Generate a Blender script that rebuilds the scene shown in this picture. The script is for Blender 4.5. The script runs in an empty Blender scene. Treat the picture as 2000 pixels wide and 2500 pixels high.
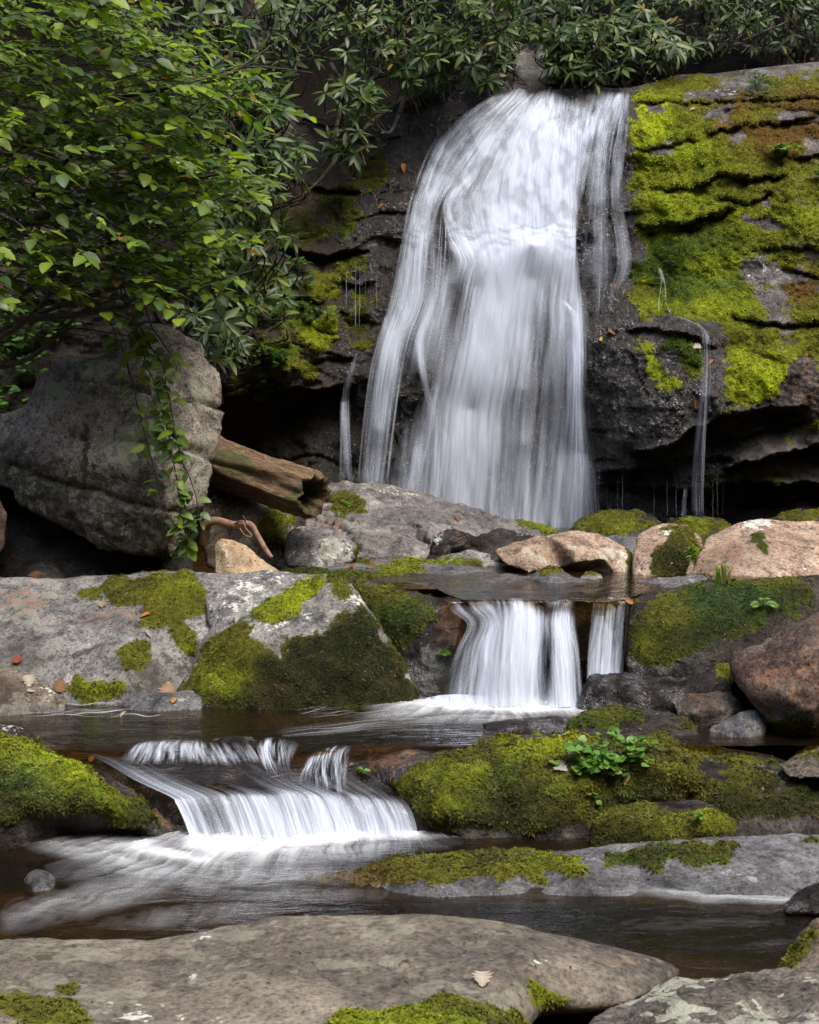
import bpy, bmesh, math, random
import numpy as np
from mathutils import Vector, Matrix, Euler
from mathutils.geometry import delaunay_2d_cdt

random.seed(7)
rng = np.random.default_rng(11)
S = bpy.context.scene
COL = S.collection

# ------------------------------------------------------------------ camera
CAM_H, FPX, HOR = 1.6, 3500.0, 1000.0        # eye height, focal length and horizon row in photo pixels
cam_d = bpy.data.cameras.new("camera")
cam = bpy.data.objects.new("camera", cam_d); COL.objects.link(cam)
cam.location = (0, 0, CAM_H); cam.rotation_euler = (math.radians(90), 0, 0)
cam_d.sensor_fit = 'HORIZONTAL'; cam_d.sensor_width = 36.0
cam_d.lens = FPX / 2000.0 * 36.0
cam_d.shift_y = -(1250.0 - HOR) / 2000.0
cam_d.clip_start = 0.05; cam_d.clip_end = 500
cam_d.dof.use_dof = True; cam_d.dof.focus_distance = 8.0; cam_d.dof.aperture_fstop = 16
S.camera = cam

# ------------------------------------------------------------------ light
SUN_EL, SUN_AZ = math.radians(60), math.radians(142)   # azimuth: clockwise from +Y (the view direction)
w = bpy.data.worlds.new("World"); S.world = w; w.use_nodes = True
wn = w.node_tree.nodes; wl = w.node_tree.links
sky = wn.new('ShaderNodeTexSky'); sky.sky_type = 'NISHITA'; sky.sun_disc = False
sky.sun_elevation = SUN_EL; sky.sun_rotation = SUN_AZ
sky.air_density = 1.0; sky.dust_density = 4.0; sky.ozone_density = 1.0
wn['Background'].inputs['Strength'].default_value = 0.15
wl.new(sky.outputs[0], wn['Background'].inputs['Color'])
sd = bpy.data.lights.new("sun", 'SUN'); sd.energy = 0.95; sd.angle = math.radians(24); sd.color = (1.0, 0.965, 0.92)
so = bpy.data.objects.new("sun", sd); COL.objects.link(so)
sdir = Vector((math.cos(SUN_EL) * math.sin(SUN_AZ), math.cos(SUN_EL) * math.cos(SUN_AZ), math.sin(SUN_EL)))
so.rotation_euler = sdir.to_track_quat('Z', 'Y').to_euler(); so.location = sdir * 30
S.view_settings.view_transform = 'Standard'; S.view_settings.look = 'None'
S.view_settings.gamma = 1.0; S.view_settings.use_curve_mapping = False
S.view_settings.exposure = 1.42
S.cycles.transparent_max_bounces = 20; S.cycles.max_bounces = 6
S.cycles.diffuse_bounces = 2; S.cycles.glossy_bounces = 2; S.cycles.transmission_bounces = 4
S.cycles.caustics_reflective = False; S.cycles.caustics_refractive = False
S.cycles.sample_clamp_indirect = 6.0
S.cycles.use_denoising = True; S.cycles.denoising_prefilter = 'NONE'    # keeps the grain of stone and moss
S.cycles.use_adaptive_sampling = False

# ------------------------------------------------------------------ maths helpers
W0, W1, W2 = 0.0, 0.26, 0.73                 # water levels of the three pools
def P(px, py, d):
    """photo pixel + distance along the view axis -> world point"""
    px, py, d = np.asarray(px, float), np.asarray(py, float), np.asarray(d, float)
    return np.stack([d * (px - 1000.0) / FPX, d + 0 * px, CAM_H + d * (HOR - py) / FPX], -1)
def PX(v):
    v = np.asarray(v, float); y = np.maximum(v[:, 1], 0.2)
    return 1000 + FPX * v[:, 0] / y, HOR - FPX * (v[:, 2] - CAM_H) / y
def dz(py, z): return (CAM_H - z) * FPX / (py - HOR)

_perm = rng.permutation(256); _perm = np.concatenate([_perm, _perm])
_g = rng.normal(size=(256, 3)); _g /= np.linalg.norm(_g, axis=1)[:, None]
def noise(p):
    p = np.asarray(p, float); i = np.floor(p).astype(int); f = p - i; i &= 255
    u = f * f * f * (f * (f * 6 - 15) + 10); out = 0
    for dx in (0, 1):
        hx = _perm[(i[:, 0] + dx) & 255]; wx = u[:, 0] if dx else 1 - u[:, 0]
        for dy in (0, 1):
            hy = _perm[(hx + i[:, 1] + dy) & 255]; wy = wx * (u[:, 1] if dy else 1 - u[:, 1])
            for dzz in (0, 1):
                h = _perm[(hy + i[:, 2] + dzz) & 255]; g = _g[h]
                d = g[:, 0] * (f[:, 0] - dx) + g[:, 1] * (f[:, 1] - dy) + g[:, 2] * (f[:, 2] - dzz)
                out = out + d * wy * (u[:, 2] if dzz else 1 - u[:, 2])
    return out * 1.6
def fbm(p, o=4, gain=0.5):
    a, s, r = 1.0, 0, 0
    p = np.asarray(p, float)
    for k in range(o):
        r = r + a * noise(p); s += a; a *= gain; p = p * 2.03 + 17.3
    return r / s * 1.5
def ridged(p, o=3):
    a, s, r = 1.0, 0, 0
    p = np.asarray(p, float)
    for k in range(o):
        r = r + a * (1 - np.abs(noise(p)) * 2); s += a; a *= 0.5; p = p * 2.1 + 9.1
    return r / s
def sstep(a, b, x):
    t = np.clip((x - a) / (b - a), 0, 1); return t * t * (3 - 2 * t)
def sdf(poly, x, y):
    """signed distance (negative inside) of points to a polygon"""
    poly = np.asarray(poly, float); n = len(poly)
    best = np.full(x.shape, 1e9); ins = np.zeros(x.shape, bool)
    for k in range(n):
        ax, ay = poly[k]; bx, by = poly[(k + 1) % n]
        ex, ey = bx - ax, by - ay
        t = np.clip(((x - ax) * ex + (y - ay) * ey) / (ex * ex + ey * ey + 1e-9), 0, 1)
        best = np.minimum(best, (x - ax - t * ex) ** 2 + (y - ay - t * ey) ** 2)
        c = ((ay > y) != (by > y)) & (x < (bx - ax) * (y - ay) / (by - ay + 1e-12) + ax)
        ins ^= c
    b = np.sqrt(best); return np.where(ins, -b, b)
def E(cx, cy, rx, ry, rot=0, n=14):
    c, s = math.cos(math.radians(rot)), math.sin(math.radians(rot))
    return [(cx + rx * math.cos(a) * c - ry * math.sin(a) * s, cy + rx * math.cos(a) * s + ry * math.sin(a) * c)
            for a in [k * 2 * math.pi / n for k in range(n)]]

# ------------------------------------------------------------------ object helpers
def add(o, label=None, cat=None, group=None, kind=None, parent=None):
    if o.name not in COL.objects: COL.objects.link(o)
    if label: o["label"] = label
    if cat: o["category"] = cat
    if group: o["group"] = group
    if kind: o["kind"] = kind
    if parent is not None: o.parent = parent
    return o
def empty(name, loc, label, cat, group=None):
    o = bpy.data.objects.new(name, None); o.location = loc; o.empty_display_size = 0.1
    return add(o, label, cat, group)
def mesh_np(name, v, f, mat=None, smooth=True, attrs=None, uv=None):
    """v (n,3), f (m,3|4) int -> mesh datablock, with point attributes"""
    v = np.asarray(v, np.float32); f = np.asarray(f, np.int32); k = f.shape[1]
    me = bpy.data.meshes.new(name)
    me.vertices.add(len(v)); me.vertices.foreach_set("co", v.ravel())
    me.loops.add(f.size); me.loops.foreach_set("vertex_index", f.ravel())
    me.polygons.add(len(f)); me.polygons.foreach_set("loop_start", np.arange(0, f.size, k, dtype=np.int32))
    me.update(calc_edges=True)
    if smooth: me.polygons.foreach_set("use_smooth", np.ones(len(f), bool))
    if attrs: set_attrs(me, attrs)
    if uv is not None:
        l = me.uv_layers.new(name="UVMap"); l.data.foreach_set("uv", np.asarray(uv, np.float32)[f.ravel()].ravel())
    if mat: me.materials.append(mat)
    return me
def set_attrs(me, attrs):
    for n, a in attrs.items():
        a = np.asarray(a, np.float32)
        if a.ndim == 2:
            if a.shape[1] == 3: a = np.concatenate([a, np.ones((len(a), 1), np.float32)], 1)
            at = me.attributes.new(n, 'FLOAT_COLOR', 'POINT'); at.data.foreach_set("color", a.ravel())
        else:
            at = me.attributes.new(n, 'FLOAT', 'POINT'); at.data.foreach_set("value", a)
def verts_of(me):
    v = np.empty(len(me.vertices) * 3, np.float32); me.vertices.foreach_get("co", v); return v.reshape(-1, 3).astype(float)
def normals_of(me):
    v = np.empty(len(me.vertices) * 3, np.float32); me.vertex_normals.foreach_get("vector", v); return v.reshape(-1, 3).astype(float)
def edges_of(me):
    e = np.empty(len(me.edges) * 2, np.int32); me.edges.foreach_get("vertices", e); return e.reshape(-1, 2)
def lap(v, e, k, lam=0.6):
    n = len(v); cnt = np.bincount(e.ravel(), minlength=n).astype(float); cnt[cnt == 0] = 1
    for _ in range(k):
        s = np.stack([np.bincount(e[:, 0], v[e[:, 1], c], n) + np.bincount(e[:, 1], v[e[:, 0], c], n) for c in range(3)], 1)
        v = v + lam * (s / cnt[:, None] - v)
    return v
def catmull(pts, n):
    p = np.asarray(pts, float); m = len(p)
    if m == 2: return p[0] + (p[1] - p[0]) * np.linspace(0, 1, n)[:, None]
    q = np.vstack([2 * p[0] - p[1], p, 2 * p[-1] - p[-2]])
    t = np.linspace(0, m - 1 - 1e-6, n); i = t.astype(int); f = (t - i)[:, None]
    a, b, c, d = q[i], q[i + 1], q[i + 2], q[i + 3]
    return 0.5 * ((2 * b) + (-a + c) * f + (2 * a - 5 * b + 4 * c - d) * f ** 2 + (-a + 3 * b - 3 * c + d) * f ** 3)

# ------------------------------------------------------------------ material helpers
class NB:
    def __init__(s, name):
        s.mat = bpy.data.materials.new(name); s.mat.use_nodes = True
        s.t = s.mat.node_tree; s.t.nodes.clear()
        s.out = s.t.nodes.new('ShaderNodeOutputMaterial')
    def n(s, typ, out=0, props=None, **inp):
        nd = s.t.nodes.new('ShaderNode' + typ)
        for k, v in (props or {}).items(): setattr(nd, k, v)
        for k, v in inp.items():
            key = k.replace('__', ' ')
            sock = nd.inputs[int(key[1:])] if key[0] == 'i' and key[1:].isdigit() else nd.inputs[key]
            s.set(sock, v)
        return nd.outputs[out] if out is not None else nd
    def set(s, sock, v):
        if isinstance(v, bpy.types.NodeSocket): s.t.links.new(v, sock)
        elif isinstance(v, (tuple, list)) and len(v) == 3 and sock.type == 'RGBA': sock.default_value = (*v, 1)
        else: sock.default_value = v
    def mix(s, f, a, b, mode='MIX'):
        nd = s.t.nodes.new('ShaderNodeMix'); nd.data_type = 'RGBA'; nd.blend_type = mode
        s.set(nd.inputs[0], f); s.set(nd.inputs[6], a); s.set(nd.inputs[7], b); return nd.outputs[2]
    def math(s, op, a, b=0.0, c=0.0, clamp=False):
        nd = s.t.nodes.new('ShaderNodeMath'); nd.operation = op; nd.use_clamp = clamp
        s.set(nd.inputs[0], a); s.set(nd.inputs[1], b); s.set(nd.inputs[2], c); return nd.outputs[0]
    def map(s, x, a, b, c=0.0, d=1.0, smooth=True):
        nd = s.t.nodes.new('ShaderNodeMapRange'); nd.interpolation_type = 'SMOOTHSTEP' if smooth else 'LINEAR'
        for k, v in zip(range(5), (x, a, b, c, d)): s.set(nd.inputs[k], v)
        return nd.outputs[0]
    def ramp(s, f, stops):
        nd = s.t.nodes.new('ShaderNodeValToRGB'); s.set(nd.inputs[0], f); el = nd.color_ramp.elements
        while len(el) < len(stops): el.new(0.5)
        for e, (p, c) in zip(el, stops): e.position = p; e.color = (*c, 1)
        return nd.outputs[0]
    def noise(s, co, scale, detail=4, rough=0.55, dist=0.0, out=0):
        return s.n('TexNoise', out, Vector=co, Scale=scale, Detail=detail, Roughness=rough, Distortion=dist)
    def attr(s, name, out=2):
        nd = s.t.nodes.new('ShaderNodeAttribute'); nd.attribute_name = name; return nd.outputs[out]   # 0 colour, 2 fac
    def done(s, surf):
        s.t.links.new(surf, s.out.inputs['Surface']); return s.mat

def rock_mat(name, dark, mid, light, lichen=0.3, lich_col=(0.36, 0.38, 0.30), rough=0.75, bump=0.6, grain=1.0, scale=1.0, streak=0.0, lsize=1.0, gloss=0.035, filmlo=0.12, crust=(0.40, 0.41, 0.37)):
    b = NB(name); co = b.n('TexCoord', 3)
    if streak:
        co2 = b.n('Mapping', Vector=co, Scale=(1, 1, streak))
    else: co2 = co
    n1 = b.noise(co2, 2.6 * scale, 7, 0.62, 0.6)
    n2 = b.noise(co2, 17 * scale, 6, 0.65)
    n3 = b.noise(co, 70 * scale, 4, 0.6)
    col = b.ramp(n1, [(0.34, dark), (0.5, mid), (0.66, light)])
    col = b.mix(grain, col, b.ramp(n2, [(0.33, (0.42, 0.41, 0.40)), (0.47, (0.92, 0.92, 0.92)), (0.66, (1.35, 1.32, 1.25))]), 'MULTIPLY')
    col = b.mix(min(1.0, 0.95 * grain), col, b.ramp(n3, [(0.33, (0.4, 0.4, 0.4)), (0.47, (0.95, 0.95, 0.95)), (0.68, (1.4, 1.4, 1.38))]), 'MULTIPLY')
    pit = b.map(b.noise(co, 120 * scale, 2, 0.5), 0.60, 0.70)
    col = b.mix(b.math('MULTIPLY', pit, 0.75 * grain), col, b.mix(1.0, col, (0.22, 0.2, 0.18), 'MULTIPLY'))
    # lichen rosettes
    cd = b.n('VectorMath', props={'operation': 'ADD'}, i0=co, i1=b.n('VectorMath', props={'operation': 'SCALE'}, i0=b.noise(co, 14, 3, out=1), Scale=0.07))
    rad = b.map(b.noise(co, 3.2, 3), 0.40, 0.66, 0.05, 0.62)
    v1 = b.n('TexVoronoi', 0, Vector=cd, Scale=9.0, Randomness=1.0)
    v2 = b.n('TexVoronoi', 0, Vector=cd, Scale=24.0, Randomness=1.0)
    l1 = b.math('LESS_THAN', v1, b.math('MULTIPLY', rad, 0.95 * lsize)); l2 = b.math('LESS_THAN', v2, b.math('MULTIPLY', rad, 0.75 * lsize))
    lm = b.math('MULTIPLY', b.math('MAXIMUM', l1, l2), b.map(n2, 0.35, 0.55, 0.45, 1.0))
    lm = b.math('MULTIPLY', lm, b.math('ADD', lichen, b.attr('lich'), clamp=True), clamp=True)
    col = b.mix(b.math('MULTIPLY', lm, 0.8), col, b.mix(n2, lich_col, tuple(min(1, c * 1.5) for c in lich_col)))
    # shapes of their own: pale crust, brown-black stain
    jag = b.math('MULTIPLY', b.math('SUBTRACT', b.math('ADD', b.math('MULTIPLY', n2, 0.7), b.math('MULTIPLY', n3, 0.35)), 0.52), 3.6)
    pale = b.math('MULTIPLY', b.map(b.math('ADD', b.attr('pale'), jag), 0.42, 0.62), b.map(b.attr('pale'), 0.02, 0.15))
    col = b.mix(b.math('MULTIPLY', pale, 0.85), col, b.mix(n3, crust, tuple(c * 1.6 for c in crust)))
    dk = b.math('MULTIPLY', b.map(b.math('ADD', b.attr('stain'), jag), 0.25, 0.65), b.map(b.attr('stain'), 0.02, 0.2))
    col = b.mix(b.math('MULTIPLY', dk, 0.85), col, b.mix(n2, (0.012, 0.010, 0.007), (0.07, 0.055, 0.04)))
    warm = b.math('MULTIPLY', b.map(b.math('ADD', b.attr('warm'), jag), 0.25, 0.75), b.map(b.attr('warm'), 0.02, 0.2))
    col = b.mix(b.math('MULTIPLY', warm, 0.7), col, b.mix(n2, (0.13, 0.055, 0.028), (0.30, 0.16, 0.09)))
    wet = b.attr('wet')
    col = b.mix(b.math('MULTIPLY', wet, 0.8), col, b.mix(1.0, col, (0.16, 0.16, 0.17), 'MULTIPLY'))
    # moss skin under the tufts
    mm = b.map(b.math('ADD', b.attr('moss'), b.math('MULTIPLY', jag, 0.35)), 0.32, 0.62)
    mcol = b.mix(1.0, b.attr('mcol', 0), b.ramp(b.math('ADD', b.math('MULTIPLY', n3, 0.6), b.math('MULTIPLY', n2, 0.4)), [(0.3, (0.25, 0.25, 0.2)), (0.5, (0.75, 0.75, 0.7)), (0.7, (1.2, 1.2, 1.0))]), 'MULTIPLY')
    col = b.mix(mm, col, mcol)
    ro = rough
    ro = b.math('ADD', ro, b.math('MULTIPLY', b.math('SUBTRACT', n2, 0.5), 0.25), clamp=True)
    ro = b.math('MAXIMUM', ro, b.math('MULTIPLY', mm, 0.9))
    fine = b.noise(co, 160 * scale, 3, 0.6)
    h = b.math('ADD', b.math('MULTIPLY', n2, 1.0), b.math('ADD', b.math('MULTIPLY', n3, 0.45), b.math('MULTIPLY', fine, 0.16)))
    bm = b.n('Bump', Height=h, Strength=bump, Distance=0.03)
    wn_ = b.noise(b.n('Mapping', Vector=co, Scale=(1, 1, 0.55)), 17 * scale, 5, 0.62)
    film = b.map(b.noise(co, 5.5 * scale, 4, 0.6), 0.46, 0.58, filmlo, 1.0)
    bw = b.n('Bump', Height=b.math('ADD', wn_, b.math('MULTIPLY', n2, 0.8)), Strength=1.0, Distance=gloss)
    sh = b.n('BsdfPrincipled', Base__Color=col, Roughness=ro, Normal=bm, Specular__IOR__Level=0.08,
             Coat__Weight=b.math('MULTIPLY', b.math('MULTIPLY', wet, film), b.math('SUBTRACT', 1.0, mm)), Coat__Roughness=0.05, Coat__IOR=1.8, Coat__Normal=bw)
    return b.done(sh)

def tuft_mat():
    b = NB("moss_fronds")
    c = b.attr('mcol', 0)
    d = b.n('BsdfPrincipled', Base__Color=c, Roughness=0.7, Specular__IOR__Level=0.25)
    t = b.n('BsdfTranslucent', Color=c)
    return b.done(b.n('MixShader', i0=0.3, i1=d, i2=t))
MOSS_T = tuft_mat()

# moss colours
MG = (0.165, 0.195, 0.012)     # yellow green
MB = (0.25, 0.29, 0.012)      # bright lime
MD = (0.045, 0.070, 0.010)    # deep green
MO = (0.105, 0.108, 0.013)    # olive
MR = (0.10, 0.055, 0.018)     # brown, dry
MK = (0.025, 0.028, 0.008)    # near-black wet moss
MT = (0.036, 0.068, 0.018)    # blue-green liverwort

def paint(v, patches, wob=10.0):
    """patches: (channel, polygon in photo pixels, value | colour, soft) -> attribute dict, patches lie on the surface they hit"""
    n = len(v); x, y = PX(v)
    q = v * 7.0
    x = x + wob * fbm(q, 3) * 1.6 + wob * 0.5 * noise(v * 40); y = y + wob * fbm(q + 31.7, 3) * 1.2 + wob * 0.4 * noise(v * 40 + 5)
    A = {k: np.zeros(n) for k in ('moss', 'wet', 'pale', 'stain', 'lich', 'warm')}
    mc = np.tile(np.array(MO), (n, 1))
    for ch, poly, val, soft in patches:
        k_ = 2.0 if ch in ('moss', 'bare', 'mcol') else 1.5
        m = np.ones(n) if poly is None else sstep(soft * k_, -soft * k_, sdf(poly, x, y))
        if ch == 'moss':
            A['moss'] = np.maximum(A['moss'], m); mc = mc * (1 - m[:, None]) + np.array(val) * m[:, None]
        elif ch == 'bare':
            A['moss'] *= 1 - m * val
        elif ch == 'mcol':
            mc = mc * (1 - m[:, None]) + np.array(val) * m[:, None]
        else:
            A[ch] = np.maximum(A[ch], m * val)
    if A['moss'].max() > 0:
        m = A['moss']; nz = 0.75 * fbm(v * 9 + 3, 3) + 0.35 * noise(v * 55)
        A['moss'] = np.clip(m + nz * np.clip(1.15 - np.abs(m - 0.4) * 1.1, 0.25, 1) * (m > 0.015) - 0.04, 0, 1)
    A['mcol'] = mc
    return A

def tris_of(me):
    me.calc_loop_triangles()
    t = np.empty(len(me.loop_triangles) * 3, np.int32); me.loop_triangles.foreach_get("vertices", t); return t.reshape(-1, 3)

def tufts(name, v, tri, nrm, moss, mcol, dens, size, parent, front_only=True, blades=5, flat=0.55, lo=0.3, age=0.72):
    """many small leafy shoots over the mossy part of a surface, one part of its rock"""
    a, b_, c = v[tri[:, 0]], v[tri[:, 1]], v[tri[:, 2]]
    fn = np.cross(b_ - a, c - a); ar = np.linalg.norm(fn, axis=1) / 2
    m = moss[tri].mean(1); ctr = (a + b_ + c) / 3
    wgt = ar * np.clip((m - lo) / (1 - lo), 0, 1)
    if front_only:
        vis = (fn * (np.array([0, 0, CAM_H + 0.5]) - ctr)).sum(1) > -0.25 * 2 * ar * np.linalg.norm(ctr, axis=1)
        wgt = wgt * vis
    tot = wgt.sum(); N = int(tot * dens)
    if N < 5: return None
    idx = rng.choice(len(tri), N, p=wgt / tot)
    r1, r2 = rng.random(N), rng.random(N); fl = r1 + r2 > 1; r1[fl] = 1 - r1[fl]; r2[fl] = 1 - r2[fl]
    p = a[idx] + (b_[idx] - a[idx]) * r1[:, None] + (c[idx] - a[idx]) * r2[:, None]
    nn = nrm[tri[idx]].mean(1); nn /= np.linalg.norm(nn, axis=1)[:, None] + 1e-9
    col = mcol[tri[idx]].mean(1)
    cl = fbm(p * 9.0, 3); cs = noise(p * 33.0)
    br = np.clip(1.0 + 0.75 * cl + 0.45 * cs + rng.normal(0, 0.22, N), 0.25, 2.1)
    col = col * br[:, None]
    old = sstep(0.0, 0.42, fbm(p * 4.2 + 11, 3))[:, None]          # older, browner cushions between the fresh ones
    col = col * (1 - age * old) + np.array((0.040, 0.036, 0.012)) * br[:, None] * age * old
    hue = rng.normal(0, 0.10, N) + 0.16 * noise(p * 4.0 + 50); col[:, 0] *= 1 + hue; col[:, 2] *= 1 + rng.normal(0, 0.3, N)
    sz = size * rng.uniform(0.55, 1.35, N) * (1 + 0.5 * np.clip(cl, -0.6, 1))
    V = []; F = []; C = []
    for k in range(blades):
        t = rng.normal(size=(N, 3)); t -= nn * (t * nn).sum(1)[:, None]; t /= np.linalg.norm(t, axis=1)[:, None] + 1e-9
        s = np.cross(nn, t)
        up = rng.uniform(0.25, 1.0, N)[:, None]
        tip = p + (nn * up * (1 - flat * 0.5) + t * (0.5 + flat) * rng.uniform(0.5, 1.1, N)[:, None] + np.array([0, 0, -0.12])) * sz[:, None]
        wv = s * (sz * rng.uniform(0.25, 0.45, N))[:, None]
        base = p - nn * (sz * 0.15)[:, None]
        o = k * 3 * N; V += [base + wv, tip, base - wv]; i = np.arange(N)
        F.append(np.stack([o + i, o + N + i, o + 2 * N + i], 1)); C += [col * 0.8, col * 1.15, col * 0.8]
    me = mesh_np(name, np.vstack(V), np.vstack(F), MOSS_T, False, {'mcol': np.vstack(C)})
    o = bpy.data.objects.new(name, me); add(o, kind='stuff', parent=parent)
    return o

def rock(name, label, cat, outline, inner, mat, patches=(), T=0.5, vox=0.016, smooth=3, amp=0.03, freq=2.5, fine=0.006,
         group='boulders and stones in the stream bed', moss_dens=9000, moss_size=0.013, k=0.8, strata=None, wob=10, blades=5, moss_h=0.014, kind=None):
    """hand-placed corner points (pixel + distance) -> closed block -> even surface -> worn and roughened stone"""
    pts = list(outline) + list(inner); n = len(outline)
    vs = [Vector((p[0], -p[1])) for p in pts]
    r = delaunay_2d_cdt(vs, [(i, (i + 1) % n) for i in range(n)], [], 1, 1e-4)
    ov, ofc, orig = r[0], r[2], r[3]
    D = [pts[o[0]][2] for o in orig]
    V3 = [P(c[0], -c[1], d) for c, d in zip(ov, D)]
    bm = bmesh.new(); bv = [bm.verts.new(p) for p in V3]
    for f in ofc:
        try: bm.faces.new([bv[i] for i in f])
        except ValueError: pass
    cx = sum(p[0] for p in outline) / n; cy = sum(p[1] for p in outline) / n
    dm = sum(p[2] for p in outline) / n
    bk = [bm.verts.new(P(cx + (p[0] - cx) * k, cy + (p[1] - cy) * k, max(p[2], dm) * 0.5 + dm * 0.5 + T)) for p in outline]
    for e in [e for e in bm.edges if len(e.link_faces) == 1]: pass
    fr = {}
    for i, o in enumerate(orig):
        for q in o: fr[q] = bv[i]
    for i in range(n):
        j = (i + 1) % n
        try: bm.faces.new([fr[i], fr[j], bk[j], bk[i]])
        except (ValueError, KeyError): pass
    try: bm.faces.new(bk)
    except ValueError: pass
    bmesh.ops.recalc_face_normals(bm, faces=bm.faces[:])
    bmesh.ops.triangulate(bm, faces=bm.faces[:])
    me0 = bpy.data.meshes.new("tmp"); bm.to_mesh(me0); bm.free()
    o0 = bpy.data.objects.new("tmp", me0); COL.objects.link(o0)
    md = o0.modifiers.new("r", 'REMESH'); md.mode = 'VOXEL'; md.voxel_size = vox * 1.12; md.use_smooth_shade = True
    dg = bpy.context.evaluated_depsgraph_get(); ev = o0.evaluated_get(dg)
    me = bpy.data.meshes.new_from_object(ev)
    bpy.data.objects.remove(o0); bpy.data.meshes.remove(me0)
    e = edges_of(me); v = lap(verts_of(me), e, smooth)
    me.vertices.foreach_set("co", v.astype(np.float32).ravel()); me.update()
    nr = normals_of(me); sd_ = sum(map(ord, label)) % 97 * 1.37
    q = v + sd_
    disp = amp * fbm(q * freq, 3) + fine * (fbm(q * 14, 3) + 0.6 * (ridged(q * 9, 2) - 0.6)) + fine * 0.35 * noise(q * 60)
    if strata:                                      # bedding planes: (thickness, depth, tilt x, tilt y)
        th, dep, tx, ty = strata
        h = (v[:, 2] + tx * v[:, 0] + ty * v[:, 1] + 0.05 * fbm(q * 2, 2)) / th
        fr_ = h - np.floor(h); lay = np.sin(np.floor(h) * 12.9898) * 43758.5; lay -= np.floor(lay)
        disp += dep * (lay - 0.5) - dep * 1.2 * np.exp(-((fr_ - 0.03) / 0.09) ** 2)
    v = v + nr * disp[:, None]
    A = paint(v, patches, wob)
    if A['moss'].max() > 0.3:
        mk = sstep(0.35, 0.75, A['moss'])
        v = v + nr * (mk * moss_h * (0.6 + 0.9 * fbm(q * 11, 3) + 0.35 * noise(q * 38)))[:, None]
    # origin at the base of the stone
    base = np.array([v[:, 0].mean(), v[:, 1].mean(), v[:, 2].min()])
    me.vertices.foreach_set("co", (v - base).astype(np.float32).ravel()); me.update()
    set_attrs(me, A); me.materials.clear(); me.materials.append(mat); me.name = name
    o = bpy.data.objects.new(name, me); o.location = base
    add(o, label, cat, group, kind or 'thing')
    if A['moss'].max() > 0.6 and moss_dens:
        tri = tris_of(me); nr = normals_of(me)
        t = tufts("moss", v, tri, nr, A['moss'], A['mcol'], moss_dens * 1.3, moss_size * 0.85, o, blades=blades)
        if t is not None: t.location = -base       # the shoots are placed in world units
    return o

LIT = None
def litter(o, n, seed=1):
    """needles, bits of leaf and bark lying on a stone"""
    global LIT
    if LIT is None:
        b = NB("litter"); LIT = b.done(b.n('BsdfPrincipled', Base__Color=b.attr('mcol', 0), Roughness=0.8, Specular__IOR__Level=0.1))
    rg = np.random.default_rng(seed); me = o.data; v = verts_of(me); nr = normals_of(me); w_ = v + np.array(o.location)
    px, py = PX(w_); ok = np.where((nr[:, 2] > 0.25) & (px > -100) & (px < 2100) & (w_[:, 1] < w_[:, 1].max() - 0.05))[0]
    if len(ok) < 30: return
    cl = v[rg.choice(ok, max(4, n // 9))]; idx = []
    for k in range(n):                                     # gathered in drifts
        if rg.random() < 0.6:
            c = cl[rg.integers(len(cl))]; dd = np.abs(v[ok] - c).sum(1); idx.append(ok[rg.choice(np.argsort(dd)[:60])])
        else: idx.append(rg.choice(ok))
    idx = np.array(idx); p = v[idx]; nn = nr[idx]; t = rg.normal(size=(n, 3)); t -= nn * (t * nn).sum(1)[:, None]; t /= np.linalg.norm(t, axis=1)[:, None]; s = np.cross(nn, t)
    L = rg.uniform(0.003, 0.014, n)[:, None]; W = np.where(rg.random(n) < 0.6, rg.uniform(0.0006, 0.0014, n), rg.uniform(0.0018, 0.0042, n))[:, None]; p = p + nn * 0.003
    V = np.vstack([p - t * L, p + s * W + nn * 0.002, p + t * L, p - s * W + nn * 0.001]); i = np.arange(n)
    c = np.array([(0.10, 0.055, 0.03), (0.20, 0.12, 0.06), (0.045, 0.03, 0.02), (0.16, 0.06, 0.025)])[rg.integers(4, size=n)] * rg.uniform(0.6, 1.3, (n, 1))
    m = mesh_np("leaf_litter", V, np.stack([i, n + i, 2 * n + i, 3 * n + i], 1), LIT, False, {'mcol': np.vstack([c] * 4)})
    add(bpy.data.objects.new("leaf_litter", m), kind='stuff', parent=o)
# ------------------------------------------------------------------ ground and cliff
def ground_mat():
    b = NB("stream_bed"); co = b.n('NewGeometry', 0)
    n1 = b.noise(co, 1.5, 6, 0.6); n2 = b.noise(co, 14, 6, 0.65); v = b.n('TexVoronoi', 0, Vector=co, Scale=16.0)
    col = b.ramp(n2, [(0.3, (0.035, 0.024, 0.012)), (0.5, (0.11, 0.072, 0.038)), (0.7, (0.22, 0.145, 0.08))])
    col = b.mix(0.6, col, b.ramp(v, [(0.1, (1.2, 1.2, 1.2)), (0.6, (0.35, 0.35, 0.35))]), 'MULTIPLY')
    z = b.n('SeparateXYZ', 2, Vector=co)
    col = b.mix(b.map(z, 0.9, 1.6), col, b.mix(n2, (0.004, 0.0035, 0.002), (0.016, 0.012, 0.007)))  # higher ground goes near-black: the forest's shade put into its colour
    bm = b.n('Bump', Height=b.math('ADD', n2, b.math('MULTIPLY', v, -0.6)), Strength=0.8, Distance=0.05)
    return b.done(b.n('BsdfPrincipled', Base__Color=col, Roughness=0.9, Normal=bm, Specular__IOR__Level=0.05))
GROUND = ground_mat()
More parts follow.
